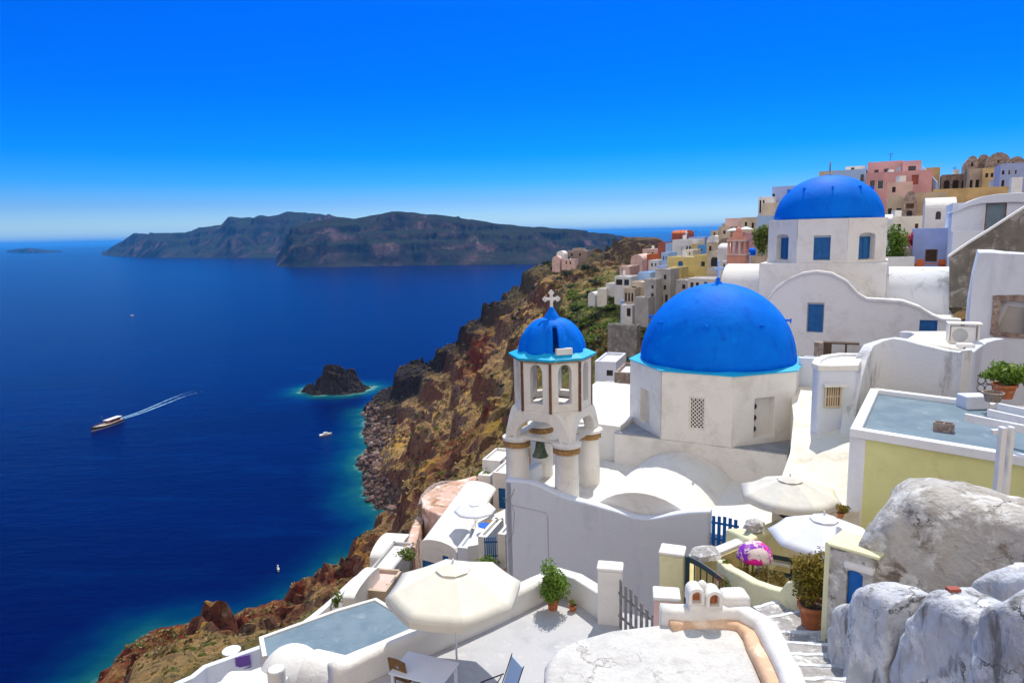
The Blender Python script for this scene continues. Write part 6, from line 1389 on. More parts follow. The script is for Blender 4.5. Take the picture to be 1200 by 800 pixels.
# ================================================================== courtyard right of the bell tower, lower village, boats
# pale walls and gate of the little courtyard
pp = postbox('pale_pillar', 777, 805, 648, 17.0, .55, -11.4, 'pale_yellow', 'pale yellow pillar with a white cap left of the dark iron gate', rz=-20)
pp['category'] = 'pillar'
w2 = empty('garden_wall', at(850,645,18), 0, 'ochre courtyard wall with a white top behind the dark iron gate', 'wall')
mb = MB(); wall_path(mb, [at(*p) for p in ((822,650,17.3),(846,641,18.4),(868,632,19.6))], .34, -11.2, r=.04); mb.build('coping', 'white', w2, bevel=.01)
mb = MB(); wall_path(mb, [at(*p)+Vector((0.02,-.02,-.12)) for p in ((822,650,17.3),(846,641,18.4),(868,632,19.6))], .36, -11.2, r=.01); mb.build('wall_body', 'ochre_wall', w2)
mb = MB(); c = at(826,648,16.9); mb.lathe([(.05,-.08),(.42,-.06),(.38,.05),(.15,.12),(.02,.13)], c, 12); o = mb.build('flat_stone', 'stair_stone', None, lump=.09, lscale=.3, cut=.15, smooth=False); tag(o, 'flat rough stone slab lying on the wall above the iron gate', 'stone')
ig = empty('iron_gate', at(828,690,16.2), 0, 'dark iron gate with a curved top rail beside the pale pillar', 'gate')
ga = at(807,652,16.4); gb = at(851,680,15.4); gz0 = -10.3
for j in range(7):
    f = j/6; p = ga.lerp(gb, f); zt2 = at(807+44*f, 652+28*f**.8, 16.4-f).z
    mb = MB(); mb.tube([(p.x,p.y,gz0),(p.x,p.y,zt2)], .018, 5); mb.build('bar', 'teal_iron', ig)
mb = MB(); tp_ = [at(807+44*f, 652+28*f**1.3, 16.4-f) for f in np.linspace(0,1,9)]; wall_path(mb, tp_, .05, [p.z-.14 for p in tp_], r=.01); mb.build('top_rail', 'teal_iron', ig)
mb = MB(); mb.box(ga.x-.09,ga.y-.05,gz0-.6,ga.x+.02,ga.y+.05,ga.z+.02); mb.build('hinge_post', 'teal_iron', ig)
# blue picket gate
bg_ = empty('picket_gate', at(846,640,20.5), 0, 'bright blue wooden picket gate at the end of the curved white wall', 'gate')
a0 = onw(834, 604)+CU*.0; b0 = a0+CU*0.95; 
for j in range(5):
    p = a0.lerp(b0, (j+.1)/5); zt2 = at(846,602,a0.y).z - .02*abs(j-2)
    mb = MB(); mb.prism([Vector((p.x,p.y,zt2-1.15))+q for q in (Vector(), CU*.12, CU*.12+CN*.025, CN*.025)], (0,0,1.15)); mb.build('picket', 'bright_blue', bg_, bevel=.005)
for zz_ in (.25,.85):
    mb = MB(); p = Vector((a0.x,a0.y,zt2-1.15+zz_))-CN*.03; mb.prism([p,p+CU*.95,p+CU*.95+CN*.027,p+CN*.027], (0,0,.08)); mb.build('rail', 'bright_blue', bg_)
# courtyard floors
slab('courtyard', [(832,640),(905,640),(1000,650),(1010,700),(930,712),(850,700),(800,700),(780,660)], -10.45, .8, 'ochre_wall', kind='structure', bevel=0)
slab('upper_courtyard', [(872,634),(900,622),(1000,610),(1000,560),(930,560),(890,585),(876,600)], -10.0, .8, 'cream', kind='structure', bevel=0)
w3 = empty('garden_wall', at(900,620,20), 0, 'low cream wall with an olive shaded face under the cream parasol', 'wall')
mb = MB(); wall_path(mb, [at(*p) for p in ((858,619,20.6),(880,626,19.2),(905,614,20.4),(930,604,21.4))], .4, -10.8, r=.12); mb.build('wall_body', 'pale_yellow', w3, bevel=.01)
# parasols
ap = at(926, 558, 20.9); umbrella(ap, 1.54, ap.z-.55, -10.0, 'canvas_grey', 'cream grey parasol open beside the big drum', rot=R(8), sag=.07, valance=True)
ap = at(966, 603, 17.6); umbrella(ap, 1.42, ap.z-.62, -10.4, 'canvas_white', 'bluish white parasol open in the small courtyard', rot=R(20), sag=.03, valance=False)
c = at(985, 606, 17.3); pot(c, .10, .14, 'tiny clay pot on the wall behind the white parasol'); plant(c+Vector((0,0,.1)), .14, (.24,.2,.14), 160, .06, 'leaf_olive', 'small spiky succulent rising behind the white parasol', clump=5, seed=51)
mb = MB(); c = at(925,604,20.3); mb.lathe([(.30,0),(.34,.12),(.30,.22),(.1,.24)], c, 20); tag(mb.build('iron_weight', 'iron', None, smooth=True), 'dark round weight at the foot of the cream grey parasol', 'weight')
# rocks on the wall
mb = MB(); c = at(884,617,19.6); 
mb.lathe([(.08,-.1),(.30,-.05),(.28,.10),(.12,.2),(.02,.21)], c, 9); tag(mb.build('rock', 'stair_stone', None, lump=.10, lscale=.2, cut=.08), 'lumpy pale rock resting on the cream wall', 'rock')
# bench, hedge, painted stool with a fabric hood
bn = empty('bench', at(903,664,18.9), R(-28), 'dark blue grey garden bench in front of the white parasol', 'bench')
for z, y in ((.42,0),(.42,.14),(.62,.26),(.78,.28)):
    mb = MB(); mb.box(-.6,y-.05,z,.6,y+.06,z+.10 if y > .2 else z+.03); mb.build('board', 'teal_iron' if z != .62 else 'plastic_table', bn, world=False)
for a in (-.55,.55):
    mb = MB(); mb.box(a-.03,-.05,0,a+.03,.02,.42); mb.box(a-.03,.24,0,a+.03,.30,.88); mb.box(a-.03,-.05,.36,a+.03,.30,.42); mb.build('end_frame', 'iron', bn, world=False)
bn.location.z = -10.44
hd = empty('hedge', at(880,675,15.8), 0, 'clipped dry olive hedge behind the pale yellow wall', 'hedge')
mb = MB(); 
for j in range(6):
    p = at(866+11*j, 668+1.5*j, 16.2-.12*j); leafmesh(mb, p+Vector((0,0,-.05)), (.30,.25,.20), 260, .035, 5, 60+j)
mb.build('foliage', 'leaf_dry', hd)
c = at(884, 664, 16.5); pk = empty('draped_stand', c-Vector((0,0,.45)), 0, 'slatted stand draped with a rounded pink and purple cloth', 'stand')
for j in range(7):
    a = R(200+23*j); mb = MB(); p = c+Vector((.34*math.cos(a), .28*math.sin(a), -.45)); mb.tube([p, p+Vector((0,0,.85))], .03, 5); mb.build('slat', ['pale_yellow','wood_dark','leaf_bright','pale_blue','ochre','wood_grey','pale_yellow'][j], pk)
mb = MB(); mb.lathe([(.44,.30),(.43,.40),(.38,.55),(.26,.66),(.10,.72),(.01,.73)], c+Vector((0,0,-.05)), 28)
m = mat('pink_cloth', (0.75, 0.62, 0.58), 0.8, stain=(0.70, 0.01, 0.30), sscale=2.6, sth=(0.5, 0.54), blotch=(0.25, 0.03, 0.45), blscale=2.2, blth=(0.52, 0.56)); mb.build('cloth', 'pink_cloth', pk, smooth=True, lump=.03, lscale=.2)
for (px,py,Y,rad,lb,sd) in ((852,662,15.9,(.20,.18,.16),'red flowered geranium hanging beside the iron gate',71),(873,654,16.8,(.16,.14,.12),'small red geranium at the foot of the draped stand',72),(848,684,15.1,(.22,.18,.34),'trailing red and green plant at the iron gate post',73)):
    c = at(px,py,Y); plant(c-Vector((0,0,.2)), .2, rad, 220, .035, 'leaf_green', lb, clump=6, seed=sd, flowers=(60,'flower_red'))
# ---------------------------------------------------------------- lower left terraces
ZL = -14.0
lr = empty('house', gz(390,735,ZL)+Vector((0,0,-4)), 0, 'house with a large flat blue grey roof below the terrace', 'house')
rpts = [gz(a,b,ZL) for a,b in ((306,747),(345,733),(395,715),(440,702),(462,716),(520,740),(390,790),(310,768))]
mb = MB(); mb.prism(rpts, (0,0,-4)); mb.build('roof', 'roof_grey', lr)
mb = MB(); wall_path(mb, [gz(a,b,ZL+.06) for a,b in ((310,768),(306,746),(345,732),(395,714),(440,701),(462,714))], .16, ZL-3.8, r=.03); mb.build('roof_edge', 'white', lr, bevel=.005)
# white domed chimneys
lc = empty('domed_roof', at(350,800,17), 0, 'cluster of whitewashed domes and vaults at the bottom left of the terrace', 'roof')
c = at(343, 800, 18.0); topz = at(345, 758, 18.0).z; mb = MB(); rr = 42*18/807
mb.lathe([(rr,-3),(rr,0)]+[(rr*math.cos(a), (topz-c.z)*math.sin(a)) for a in np.linspace(0.05, math.pi/2*.97, 10)], c, 36); mb.build('dome', 'white', lc, smooth=True, lump=.03)
c2 = at(385, 812, 16.0); mb = MB(); dirv = Vector((.9,-.35,0)).normalized(); sdv = Vector((.35,.9,0)).normalized()
tz = at(385, 768, 16.0).z; vault(mb, Vector((c2.x,c2.y,c2.z))-dirv*.5, dirv, sdv, .75, tz-c2.z, .9, 16, zb=-2.5); mb.build('vault', 'white', lc, bevel=.04)
c3 = at(300, 812, 17.0); mb = MB(); tz = at(300,800,17).z; vault(mb, c3-Vector((1,0,0)), Vector((1,0,0)), Vector((0,1,0)), .9, tz-c3.z, 1.8, 14, zb=-2.5); mb.build('vault', 'white', lc, bevel=.04)
cc = at(334, 790, 17.2); zt3 = at(334, 766, 17.2).z; ct = empty('chimney', (cc.x,cc.y-.6,cc.z), 0, 'smooth white cylinder chimney on the white dome cluster', 'chimney')
mb = MB(); mb.lathe([(.24,-.6),(.23,zt3-cc.z-.08),(.20,zt3-cc.z-.02),(.05,zt3-cc.z)], (cc.x,cc.y-.6,cc.z), 24); mb.build('flue', 'white', ct, smooth=True, auto=50)
# lower terrace with mosaic and purple chair
ZM = -17.2
slab('lower_terrace', [(150,830),(225,800),(245,782),(305,760),(345,775),(345,830)], ZM, 1.5, 'terrace_floor', kind='structure', bevel=0)
lw = empty('parapet_wall', gz(265,780,ZM), 0, 'slanting white parapet of the lower left terrace', 'wall')
mb = MB(); wall_path(mb, [gz(a,b,ZM+1.0)+Vector((0,0,0)) for a,b in ((150,825),(225,792),(240,780),(305,757),(316,752))], .25, ZM-2, r=.03); mb.build('wall_body', 'white_blue_shade', lw, bevel=.01)
mb = MB(); wall_path(mb, [gz(a,b,ZM+.9) for a,b in ((225,812),(300,785),(345,768))], .25, ZM-2, r=.03); tag(mb.build('parapet_wall', 'white', None, bevel=.01), 'inner white parapet edging the pebble mosaic terrace', 'wall')
pm = empty('pebble_mosaic', gz(255,793,ZM), 0, 'black and white pebble mosaic set in the lower terrace floor', 'mosaic')
mb = MB(); mb2m = MB(); O_ = gz(238,799,ZM+.012); ea = (gz(275,784,ZM+.012)-O_); eb = Vector((ea.y,-ea.x,0)).normalized()*.8
for i in range(12):
    for j in range(5):
        if (i+j) % 2 == 0 or (i*j) % 5 == 1: p = O_+ea*(i/12)+eb*(j/5); q1 = ea/12*.8; q2 = eb/5*.8; mb.prism([p,p+q1,p+q1+q2,p+q2], (0,0,.012))
mb.build('dark_pebbles', 'iron', pm)
mb = MB(); mb.prism([O_, O_+ea, O_+ea+eb, O_+eb], (0,0,-.008)); mb.build('pale_bed', 'white', pm)
c = gz(287,790,ZM); fc = empty('folding_chair', c, R(200), 'purple folding chair on the lower left terrace', 'chair')
mb = MB(); mb.prism([(-.25,-.25,.42),(.25,-.25,.42),(.25,.2,.38),(-.25,.2,.38)], (0,0,.015)); mb.build('seat', 'purple', fc, world=False)
mb = MB(); mb.prism([(-.25,.22,.5),(.25,.22,.5),(.25,.40,1.05),(-.25,.40,1.05)], (0,.015,0)); mb.build('backrest', 'purple', fc, world=False)
for s_ in (-1,1):
    mb = MB(); mb.tube([(s_*.27,-.3,0),(s_*.27,.28,.68)], .014, 5); mb.tube([(s_*.27,.3,0),(s_*.27,-.25,.62)], .014, 5); mb.tube([(s_*.27,.2,.4),(s_*.27,.42,1.08)], .014, 5); mb.build('side_frame', 'purple', fc, world=False)
c = gz(273,781,ZM); rt_ = empty('round_table', c, 0, 'round white table on a thin leg on the lower terrace', 'table')
mb = MB(); mb.lathe([(.34,.72),(.36,.73),(.36,.75),(.01,.752)], c, 28); mb.build('tabletop', 'plastic_table', rt_); mb = MB(); mb.lathe([(.18,0),(.03,.04),(.025,.72)], c, 12); mb.build('leg', 'iron', rt_, smooth=True)
# ---------------------------------------------------------------- village below the bell tower
house('white barrel vault house with terrace low on the slope', 433, 464, 655, 676, 58, 'white', 10, 5, 'vaultx', ext=3, rise=.8)
house('low white annex in front of the barrel vault house', 448, 474, 655, 675, 54, 'white', 10, 2.5, ext=3)
ck_ = empty('cave_house', at(525,615,60), 0, 'eroded pink plaster cave house with a curved stone wall', 'house')
mb = MB(); pts_ = [at(*p) for p in ((494,600,60),(498,583,61),(512,577,63),(530,575,64),(556,577,66),(566,590,66),(560,610,61),(540,616,58),(515,624,56),(496,622,58))]
zz0 = at(520,578,61).z; mb.prism([Vector((p.x,p.y,zz0)) for p in pts_], (0,0,-7)); mb.build('plaster_body', 'eroded_plaster', ck_, bevel=.35, seg=3, lump=.25, lscale=2.2, cut=.8)
mb = MB(); wall_path(mb, dense([at(*p) for p in ((493,590,60),(497,578,63),(508,568,66),(524,563,69),(545,564,71),(566,569,70))], .8), .6, zz0-6, r=.2); mb.build('stone_wall', 'masonry', ck_, lump=.1, cut=.6)
mb = MB(); wall_path(mb, [at(*p) for p in ((480,640,52),(487,618,56),(492,606,60),(495,596,61))], .8, zz0-9, r=.2); mb.build('buttress', 'eroded_plaster', ck_, lump=.1, cut=.6)
# long white vault roof house
vh = empty('house', at(530,630,46), 0, 'white house with long sloping roof and blue door band', 'house')
zA_ = at(500,636,46).z
ra = [at(494,636,46), at(537,636,44.5), at(581,600,52), at(548,584,58)]
mb = MB(); zq_ = sum(p.z for p in ra)/4; ra = [Vector((p.x,p.y,zA_)) for p in ra]; mb.prism(ra, (0,0,-4)); mb.build('body', 'white', vh, bevel=.06)
u = (ra[1]-ra[0]); Wv = Vector((u.x,u.y,0)).length; u = Vector((u.x,u.y,0)).normalized(); n = Vector((u.y,-u.x,0))
mb = MB(); panel(mb, Vector((ra[0].x,ra[0].y,zA_-4))+n*.25, u, n, 0, Wv, 0, lambda x: 4+.05+.55*math.sqrt(max(0,1-(2*x/Wv-1)**2)), [(Wv*.62,Wv*.78,3.2,3.62,0,.12),(Wv*.06,Wv*.56,1.6,2.9,0,.1)], .3, step=.15); mb.build('gable', 'white', vh)
for a, b, z0_, z1_, nm in ((.62,.78,3.2,3.62,'window'),(.06,.56,1.6,2.9,'door')):
    frame_pane(vh, Vector((ra[0].x,ra[0].y,zA_-4))+n*.17+u*Wv*a+Vector((0,0,z0_)), u, n, Wv*(b-a), z1_-z0_, .05, 'bright_blue', 'shutter_blue', nm, ins=.02)
mb = MB(); dv = (ra[3]-ra[0]); Lv = Vector((dv.x,dv.y,0)).length; dv = Vector((dv.x,dv.y,0)).normalized()
mb.prism([Vector((ra[0].x,ra[0].y,zA_+.02))+u*(Wv*.5*(1-math.cos(math.pi*i/14)))+Vector((0,0,.5*math.sin(math.pi*i/14))) for i in range(15)], dv*Lv*.95); mb.build('vaulted_roof', 'white', vh, smooth=False)
house('white lower wing right of the blue door band house', 536, 566, 641, 656, 43, 'white_blue_shade', 15, 3, ext=3)
house('stacked white house with blue framed door below the tower', 577, 594, 553, 597, 62, 'white', 20, 4, wins=((.38,.95,.40,.95,'s'),), ext=4)
house('upper white cube with a roof planter below the tower', 565, 586, 538, 578, 66, 'white', 20, 4, ext=5)
house('small white block with a green planter on the slope', 560, 574, 556, 580, 64, 'white', 20, 2, ext=5, cat='planter', name='planter')
c = at(566,557,65); plant(c, .2, (.8,.5,.35), 200, .12, 'leaf_green', 'green succulents in the white block planter on the slope', clump=6, seed=81)
c = at(592,546,66); mb = MB(); mb.lathe([(.5,0),(.62,.5),(.5,.7),(.1,.72)], c, 12); tag(mb.build('stone_urn', 'masonry', None, lump=.1, cut=.2), 'brown rough urn on the upper white cube', 'urn')
house('white terrace wall beside the blue slatted gate', 560, 570, 628, 664, 40, 'white', 20, 3, ext=3, cat='wall', name='wall')
house('white corner wall right of the blue slatted gate', 583, 592, 625, 668, 39, 'white', 20, 3, ext=3, cat='wall', name='wall')
bg2 = empty('picket_gate', at(575,645,39.5), 0, 'dark blue slatted gate between white walls below the tower', 'gate')
for j in range(6):
    a = at(568+2.4*j, 629, 39.6); b = at(568+2.4*j, 655, 39.6); mb = MB(); mb.box(a.x-.035,a.y-.02,b.z,a.x+.035,a.y+.02,a.z); mb.build('picket', 'shutter_blue', bg2)
mb = MB(); a = at(567,634,39.7); b = at(583,634,39.7); mb.box(a.x,a.y,a.z-.1,b.x,a.y+.03,a.z); mb.box(a.x,a.y,a.z-1.0,b.x,a.y+.03,a.z-.9); mb.build('rail', 'shutter_blue', bg2)
c = at(572,662,38.5); plant(c, .3, (.9,.6,.5), 300, .12, 'leaf_bright', 'green plant at the foot of the dark blue slatted gate', clump=7, seed=82)
c = at(500,655,44); plant(c+Vector((-1.5,0,0)), .4, (.9,.7,.6), 350, .12, 'leaf_green', 'bushy green plant beside the blue door band', clump=8, seed=83)
ap = at(556, 589, 47); umbrella(ap, 1.5*1.02, ap.z-.55, ap.z-2.5, 'canvas_white', 'white parasol with bluish shade on the roof below the tower', rot=R(5), sag=.06, valance=False)
c = at(568,622,44); t = empty('round_table', c-Vector((0,0,.4)), 0, 'round blue table near the dark blue slatted gate', 'table'); mb = MB(); mb.lathe([(.42,.38),(.45,.40),(.44,.43),(.01,.435)], c, 24); mb.build('tabletop', 'plastic_blue', t); mb = MB(); mb.lathe([(.2,-.4),(.04,-.35),(.04,.38)], c, 10); mb.build('leg', 'plastic_blue', t)
for (px,py,lb) in ((576,620,'wooden stool right of the round blue table'),(574,611,'wooden stool behind the round blue table')):
    c = at(px,py,45); t = empty('stool', c-Vector((0,0,.3)), R(20), lb, 'stool'); mb = MB(); mb.box(-.28,-.28,.25,.28,.28,.32); mb.build('seat', 'wood_brown', t, world=False)
    for a in (-.24,.24):
        for b in (-.24,.24):
            mb = MB(); mb.box(a-.03,b-.03,-.15,a+.03,b+.03,.25); mb.build('leg', 'wood_brown', t, world=False)
slab('roof_deck', [(548,640),(592,632),(592,596),(575,604),(560,612)], -19.9, 3, 'white', kind='structure', bevel=0)
# brown terraces left of the big parasol
house('brown terrace with orange rim beside the big parasol', 420, 452, 690, 704, 42, 'sand', 12, 3, ext=3, mroof='pale_pink')
house('pale pink flat roof strip left of the brown terrace', 408, 428, 688, 700, 45, 'eroded_plaster', 12, 3, ext=3, mroof='white')
house('white low dome roof at the edge of the scrub slope', 401, 415, 701, 712, 40, 'white', 12, 4, 'vaultx', ext=3, rise=.4)
house('grey concrete roof patch among the lower houses', 432, 458, 668, 682, 48, 'far_grey', 12, 5, ext=3)
pth = empty('parapet_wall', at(400,705,38), 0, 'thin white path wall running down the scrub slope', 'wall')
mb = MB(); wall_path(mb, [at(*p) for p in ((352,732,32),(366,722,34),(383,708,37),(394,698,41),(404,688,44),(417,676,48),(430,668,52))], .4, [-30]*7, r=.05); mb.build('wall_body', 'white', pth)
c = at(395, 706, 37.5); plant(c, .3, (.5,.4,.6), 260, .10, 'leaf_green', 'small cypress like shrub by the thin white path wall', cat='shrub', name='shrub', clump=6, seed=85)
# ---------------------------------------------------------------- shrubs on the caldera slope
protos = []
for s in range(3):
    t = empty('shrub', (0,0,-200), 0); mb = MB(); leafmesh(mb, Vector((0,0,-199.4)), (1.6,1.6,1.0), 260, .30, 9, 100+s); mb.build('foliage', ['leaf_green','leaf_dark','leaf_dry'][s], t)
    protos.append(t)
rnd = random.Random(11); used = [0,0,0]; cnt = 0
def place_shrub(px, py, kind, sc, where):
    global cnt
    # march along the photo ray until it meets the hillside
    d = ray(px, py); d = d/d.y; lo = None
    for Yv in np.arange(40, 460, 4.0):
        p = d*Yv
        if p.z < ground(p.x, p.y): lo = Yv; break
    if lo is None: return
    p = d*lo; z = ground(p.x, p.y)
    if z < SEA+3: return
    o = protos[kind] if used[kind] == 0 else copy_tree(protos[kind]); used[kind] += 1
    o.location = (p.x, p.y, z-.2); s_ = sc*rnd.uniform(.7,1.4)*(lo/160)**.5; o.scale = (s_, s_, s_*rnd.uniform(.6,1.0)); o.rotation_euler = (0,0,rnd.uniform(0,6.28))
    nm = ['green', 'dark green', 'dry olive'][kind]; tag(o, nm+' shrub growing '+where, 'shrub', nm+' shrubs '+where)
for (x0,x1,y0,y1,nn_,kinds,sc,wh) in ((668,725,335,395,50,(0,0,1),1.0,'on the green slope left of the grey houses'),(690,745,385,425,26,(2,2,0,1),1.2,'below the grey stone retaining wall'),(725,760,318,345,12,(0,1),.8,'between the beige and white cliff houses'),(640,700,300,340,18,(1,1,2),1.0,'under the castle ruin'),(150,310,748,795,60,(0,2,2),.42,'on the red outcrop slope at bottom left'),(480,600,395,500,40,(2,2,1),.6,'on the brown cliff behind the bell tower'),(600,640,340,430,26,(2,1),.7,'on the brown slope left of the tower cross'),(320,420,680,745,20,(2,0),.5,'on the slope beyond the flat blue grey roof'),(460,590,500,570,26,(2,2,0),.5,'on the red cliff above the pink cave house')):
    for _ in range(nn_): place_shrub(rnd.uniform(x0,x1), rnd.uniform(y0,y1), rnd.choice(kinds), sc, wh)
# low scrub: uncountable tufts, one object
rnd = random.Random(77); mb = MB(); n_t = 0
NZ = np.gradient(GZ, axis=1)/np.gradient(GX, axis=1); NY = np.gradient(GZ, axis=0)/np.gradient(GY, axis=0); SL = np.hypot(NZ, NY)
def slope(x, y):
    i = min(max(int(np.searchsorted(xs, x)), 0), len(xs)-1); j = min(max(int(np.searchsorted(ys, y)), 0), len(ys)-1); return SL[j, i]
for i in range(26000):
    if i < 15000: x = rnd.uniform(-110, 40); y = rnd.uniform(110, 440); s_ = rnd.uniform(.35, 1.0)
    else: x = rnd.uniform(-110, -5); y = rnd.uniform(35, 175); s_ = rnd.uniform(.15, .55)
    g = ground(x, y)
    if g < SEA+5 or slope(x, y) > 1.1 or (g > -2 and x > 20): continue
    if vn := float(noise.noise(Vector((x/14, y/14, 0)))) < -.12: continue
    for k in range(5):
        a = rnd.uniform(0, 6.28); e_ = rnd.uniform(.3, 1.2); d = Vector((math.cos(a)*math.cos(e_), math.sin(a)*math.cos(e_), math.sin(e_))); t_ = Vector((-math.sin(a), math.cos(a), 0)); b0_ = Vector((x+rnd.uniform(-.3,.3)*s_, y+rnd.uniform(-.3,.3)*s_, g-.1))
        mb.add([b0_-t_*s_*.28, b0_+t_*s_*.28, b0_+d*s_*.9+t_*s_*.34, b0_+d*s_*.9-t_*s_*.34], [(0,1,2,3)])
leafmat('scrub_leaf', (0.09, 0.085, 0.03), (0.30, 0.21, 0.07), (0.16, 0.19, 0.05), tr=.2)
o = mb.build('scrub', 'scrub_leaf', None); tag(o, kind='stuff')
# boulders heaped along the waterline: uncountable, one object
rnd = random.Random(21); mb = MB(); shoreline = LP[(LP[:,1] > 195) & (LP[:,1] < 470) & (LP[:,0] < -30)]
ico = [(0,0,1),(.89,0,.45),(.28,.85,.45),(-.72,.53,.45),(-.72,-.53,.45),(.28,-.85,.45),(.72,.53,-.45),(-.28,.85,-.45),(-.89,0,-.45),(-.28,-.85,-.45),(.72,-.53,-.45),(0,0,-1)]
icf = [(0,1,2),(0,2,3),(0,3,4),(0,4,5),(0,5,1),(1,6,2),(2,7,3),(3,8,4),(4,9,5),(5,10,1),(6,7,2),(7,8,3),(8,9,4),(9,10,5),(10,6,1),(11,7,6),(11,8,7),(11,9,8),(11,10,9),(11,6,10)]
for i in range(2600):
    q = shoreline[rnd.randrange(len(shoreline))]; d_ = abs(rnd.gauss(0, 1)); x = q[0]+rnd.uniform(-2.5,1)+d_*5; y = q[1]+rnd.uniform(-4,4)
    g = ground(x, y); 
    if g > SEA+9 or g < SEA-2.2: continue
    r_ = .35+abs(rnd.gauss(0,.75)); a = rnd.uniform(0,6.28); sx_, sy_, sz_ = rnd.uniform(.7,1.3), rnd.uniform(.6,1), rnd.uniform(.5,.9)
    mb.add([(x+r_*(vx*sx_*math.cos(a)-vy*sy_*math.sin(a))*rnd.uniform(.75,1.2), y+r_*(vx*sx_*math.sin(a)+vy*sy_*math.cos(a))*rnd.uniform(.75,1.2), g+r_*.25+r_*vz*sz_*rnd.uniform(.8,1.2)) for vx,vy,vz in ico], icf)
def boulder_mat():
    m = bpy.data.materials.new('boulder'); m.use_nodes = True; n = m.node_tree.nodes; l = m.node_tree.links; b = n['Principled BSDF']; MAT['boulder'] = m
    b.inputs['Roughness'].default_value = .95; g = n.new('ShaderNodeNewGeometry'); r = n.new('ShaderNodeValToRGB'); l.new(g.outputs['Random Per Island'], r.inputs[0]); e = r.color_ramp.elements
    e[0].color = (.03,.025,.03,1); e[1].color = (.26,.20,.17,1); k = e.new(.4); k.color = (.09,.06,.055,1); k = e.new(.7); k.color = (.15,.075,.055,1); l.new(r.outputs[0], b.inputs['Base Color']); return m
boulder_mat()
o = mb.build('boulders', 'boulder', None); tag(o, kind='stuff')
# ---------------------------------------------------------------- boats
bp_ = gz(125, 499, SEA); tx = gz(107, 503, SEA); tx2 = gz(141, 491, SEA); hdg = math.atan2(tx.y-tx2.y, tx.x-tx2.x)
bt = empty('tour_boat', bp_, hdg, 'wooden tour boat with a white canopy sailing left on the open sea', 'boat')
Lb = (tx-tx2).length*1.02; mb = MB(); st_ = []
for i in range(13):
    f = i/12; x = (f-.5)*Lb; bw_ = .5*Lb*.26*(math.sin(math.pi*min(1, .22+f*.0+ (1-abs(2*f-.85))*0.45)) if f < .9 else math.sin(math.pi*.5*max(0,(1-f)/.1))*.35)
    hw_ = Lb*.13*(1-max(0,(f-.45)/.55)**2.2)*(.82+.18*min(1,f*5)); sh = 1.3+1.3*max(0,(f-.5)*2)**2+.4*(1-f)
    st_.append([Vector((x,-hw_,sh)), Vector((x,-hw_*.8,0.1)), Vector((x,-hw_*.2,-.7)), Vector((x,hw_*.2,-.7)), Vector((x,hw_*.8,.1)), Vector((x,hw_,sh)), Vector((x,hw_*.9,sh-.35)), Vector((x,-hw_*.9,sh-.35))])
vs = [v for r_ in st_ for v in r_]; fs = [(i*8+j, i*8+(j+1)%8, (i+1)*8+(j+1)%8, (i+1)*8+j) for i in range(12) for j in range(8)]+[tuple(range(8)), tuple(12*8+j for j in range(7,-1,-1))]
mb.add(vs, fs); mb.build('hull', 'wood_dark', bt, world=False)
mb = MB()
for sg in (-1,1): mb.add([(v[0 if sg<0 else 5].x, v[0 if sg<0 else 5].y*1.02, .45) for v in st_]+[(v[0 if sg<0 else 5].x, v[0 if sg<0 else 5].y*.93, -.3) for v in st_], [(i,i+1,14+i,13+i) for i in range(12)])
mb.build('white_stripe', 'white_far', bt, world=False)
mb = MB(); mb.prism([v[6]+Vector((0,0,.1)) for v in st_]+[v[7]+Vector((0,0,.1)) for v in reversed(st_)], (0,0,.05)); mb.build('deck', 'sand', bt, world=False)
mb = MB(); mb.box(-Lb*.42,-1.5,1.6,-Lb*.05,1.5,3.3); cab = mb.build('cabin', 'dark_red', bt, world=False)
mb = MB(); mb.box(-Lb*.40,-1.53,2.3,-Lb*.08,1.53,2.9); mb.build('window_band', 'pane', cab, world=False)
mb = MB(); mb.box(-Lb*.47,-1.9,3.4,Lb*.02,1.9,3.55); mb.build('canopy', 'white_far', bt, world=False, bevel=.1)
mb = MB(); mb.tube([(Lb*.12,0,1.5),(Lb*.12,0,7.5)], .12, 6); mb.tube([(Lb*.12,0,3),(Lb*.42,0,3.6)], .07, 5); mb.build('mast', 'wood_brown', bt, world=False)
for sx_ in (-.4,-.2,0):
    for sg in (-1,1):
        mb = MB(); mb.tube([(Lb*sx_,sg*1.7,1.4),(Lb*sx_,sg*1.7,3.4)], .06, 5); mb.build('canopy_post', 'white_far', bt, world=False)
# wake: foam lying on the water
def foam_mat():
    m = bpy.data.materials.new('foam'); m.use_nodes = True; n = m.node_tree.nodes; l = m.node_tree.links; b = n['Principled BSDF']; MAT['foam'] = m
    b.inputs['Base Color'].default_value = (.28,.5,.68,1); b.inputs['Roughness'].default_value = .7
    g = n.new('ShaderNodeNewGeometry'); x = n.new('ShaderNodeTexNoise'); x.inputs['Scale'].default_value = .45; x.inputs['Detail'].default_value = 8; x.inputs['Roughness'].default_value = .75; l.new(g.outputs['Position'], x.inputs['Vector'])
    a = n.new('ShaderNodeAttribute'); a.attribute_name = 'foam'; s = n.new('ShaderNodeMath'); s.operation = 'ADD'; l.new(x.outputs['Fac'], s.inputs[0]); l.new(a.outputs['Fac'], s.inputs[1])
    mr = n.new('ShaderNodeMapRange'); mr.interpolation_type = 'SMOOTHSTEP'; l.new(s.outputs[0], mr.inputs[0]); mr.inputs[1].default_value = .66; mr.inputs[2].default_value = 1.15; mr.inputs[4].default_value = .9
    l.new(mr.outputs[0], b.inputs['Alpha']); return m
foam_mat()
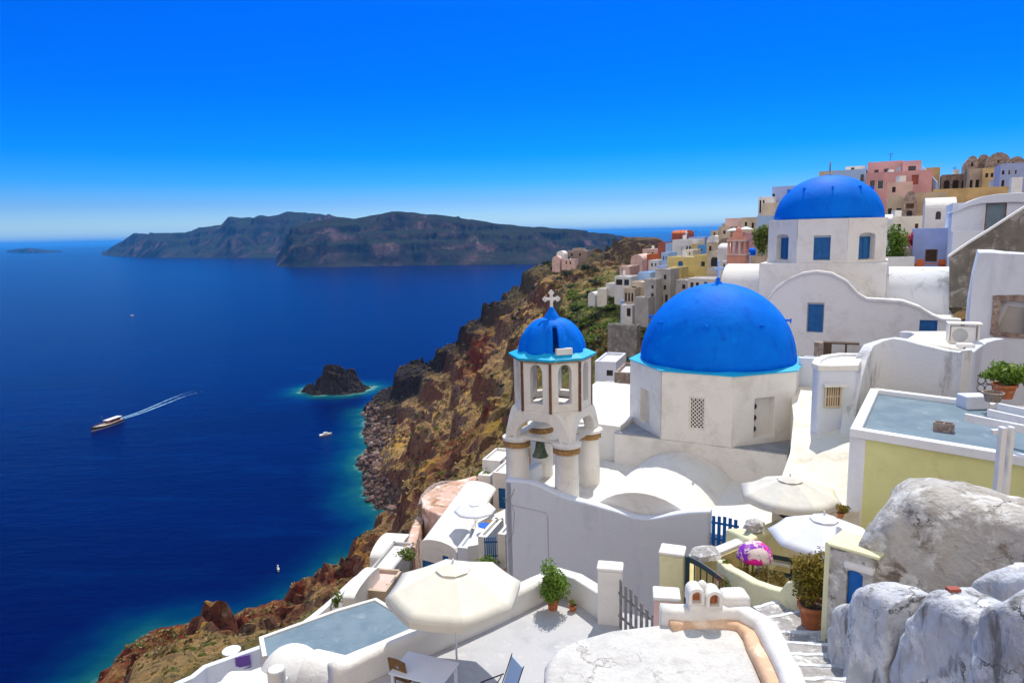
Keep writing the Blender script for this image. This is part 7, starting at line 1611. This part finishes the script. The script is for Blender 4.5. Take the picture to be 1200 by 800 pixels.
def wake(name, pts, w0, w1, ny=10):
    P_ = [gz(a,b,SEA+.05) for a,b in pts]; D_ = dense(P_, 3.0); n_ = len(D_); V = np.zeros((n_, ny, 3)); A_ = np.zeros((n_, ny))
    for i, p in enumerate(D_):
        t = D_[min(i+1,n_-1)]-D_[max(i-1,0)]; s_ = Vector((-t.y,t.x,0)).normalized(); f = i/(n_-1); wd = w0+(w1-w0)*f
        for j in range(ny):
            v = j/(ny-1)*2-1; q = p+s_*v*wd; V[i,j] = (q.x,q.y,SEA+.06); A_[i,j] = (1-f)**.5*(.30+.58*math.exp(-((abs(v)-.72)/.16)**2)) * (1 if abs(v) < .99 else -1)
    o = grid_mesh(name, V, ny, n_, MAT['foam'], dict(foam=A_)); tag(o, kind='stuff'); return o
wake('boat_wake', [(140,491),(165,483),(190,473),(215,463),(240,456)], 2.2, 5.5)
def small_boat(px, py, label, L_=7, ang=.4, hull='white_far', sail=False):
    p = gz(px, py, SEA); t = empty('small_boat', p, ang, label, 'boat'); mb = MB(); st_ = []
    for i in range(9):
        f = i/8; x = (f-.5)*L_; hw_ = L_*.16*(1-max(0,(f-.4)/.6)**2); st_.append([Vector((x,-hw_,.9+.4*f*f)), Vector((x,-hw_*.5,-.3)), Vector((x,hw_*.5,-.3)), Vector((x,hw_,.9+.4*f*f))])
    mb.add([v for r_ in st_ for v in r_], [(i*4+j, i*4+(j+1)%4, (i+1)*4+(j+1)%4, (i+1)*4+j) for i in range(8) for j in range(4)]+[(0,1,2,3),(35,34,33,32)]); mb.build('hull', hull, t, world=False)
    mb = MB(); mb.box(-L_*.2,-L_*.09,.9,L_*.12,L_*.09,1.9); mb.build('cabin', 'white_far', t, world=False, bevel=.1)
    if sail: mb = MB(); mb.tube([(0,0,1),(0,0,9)], .08, 5); mb.build('mast', 'white_far', t, world=False)
small_boat(382, 510, 'small white motor boat anchored off the rocky shore', 7, .5)
small_boat(373, 455, 'white boat moored beside the dark islet', 7, 1.2)
small_boat(326, 668, 'tiny white boat off the lower shore', 2.2, 2.0)
small_boat(155, 370, 'tiny white boat far out on the open sea', 5, .3)
# distant white villages on the islands
rnd = random.Random(3)
def vill(x0, x1, yfun, base, n_, label):
    t = empty('hamlet', at((x0+x1)/2, yfun((x0+x1)/2), base), 0, label, 'hamlet')
    for i in range(n_):
        px = rnd.uniform(x0,x1); Y = base+rnd.uniform(-30,30); p = at(px, yfun(px)+rnd.uniform(-.6,.8), Y); s_ = rnd.uniform(4,9)
        mb = MB(); mb.box(p.x-s_, p.y-s_*.6, p.z-9, p.x+s_, p.y+s_*.6, p.z+rnd.uniform(2,4)); mb.build('house', rnd.choice(['white_far','white_far','pale_pink','cream']), t)
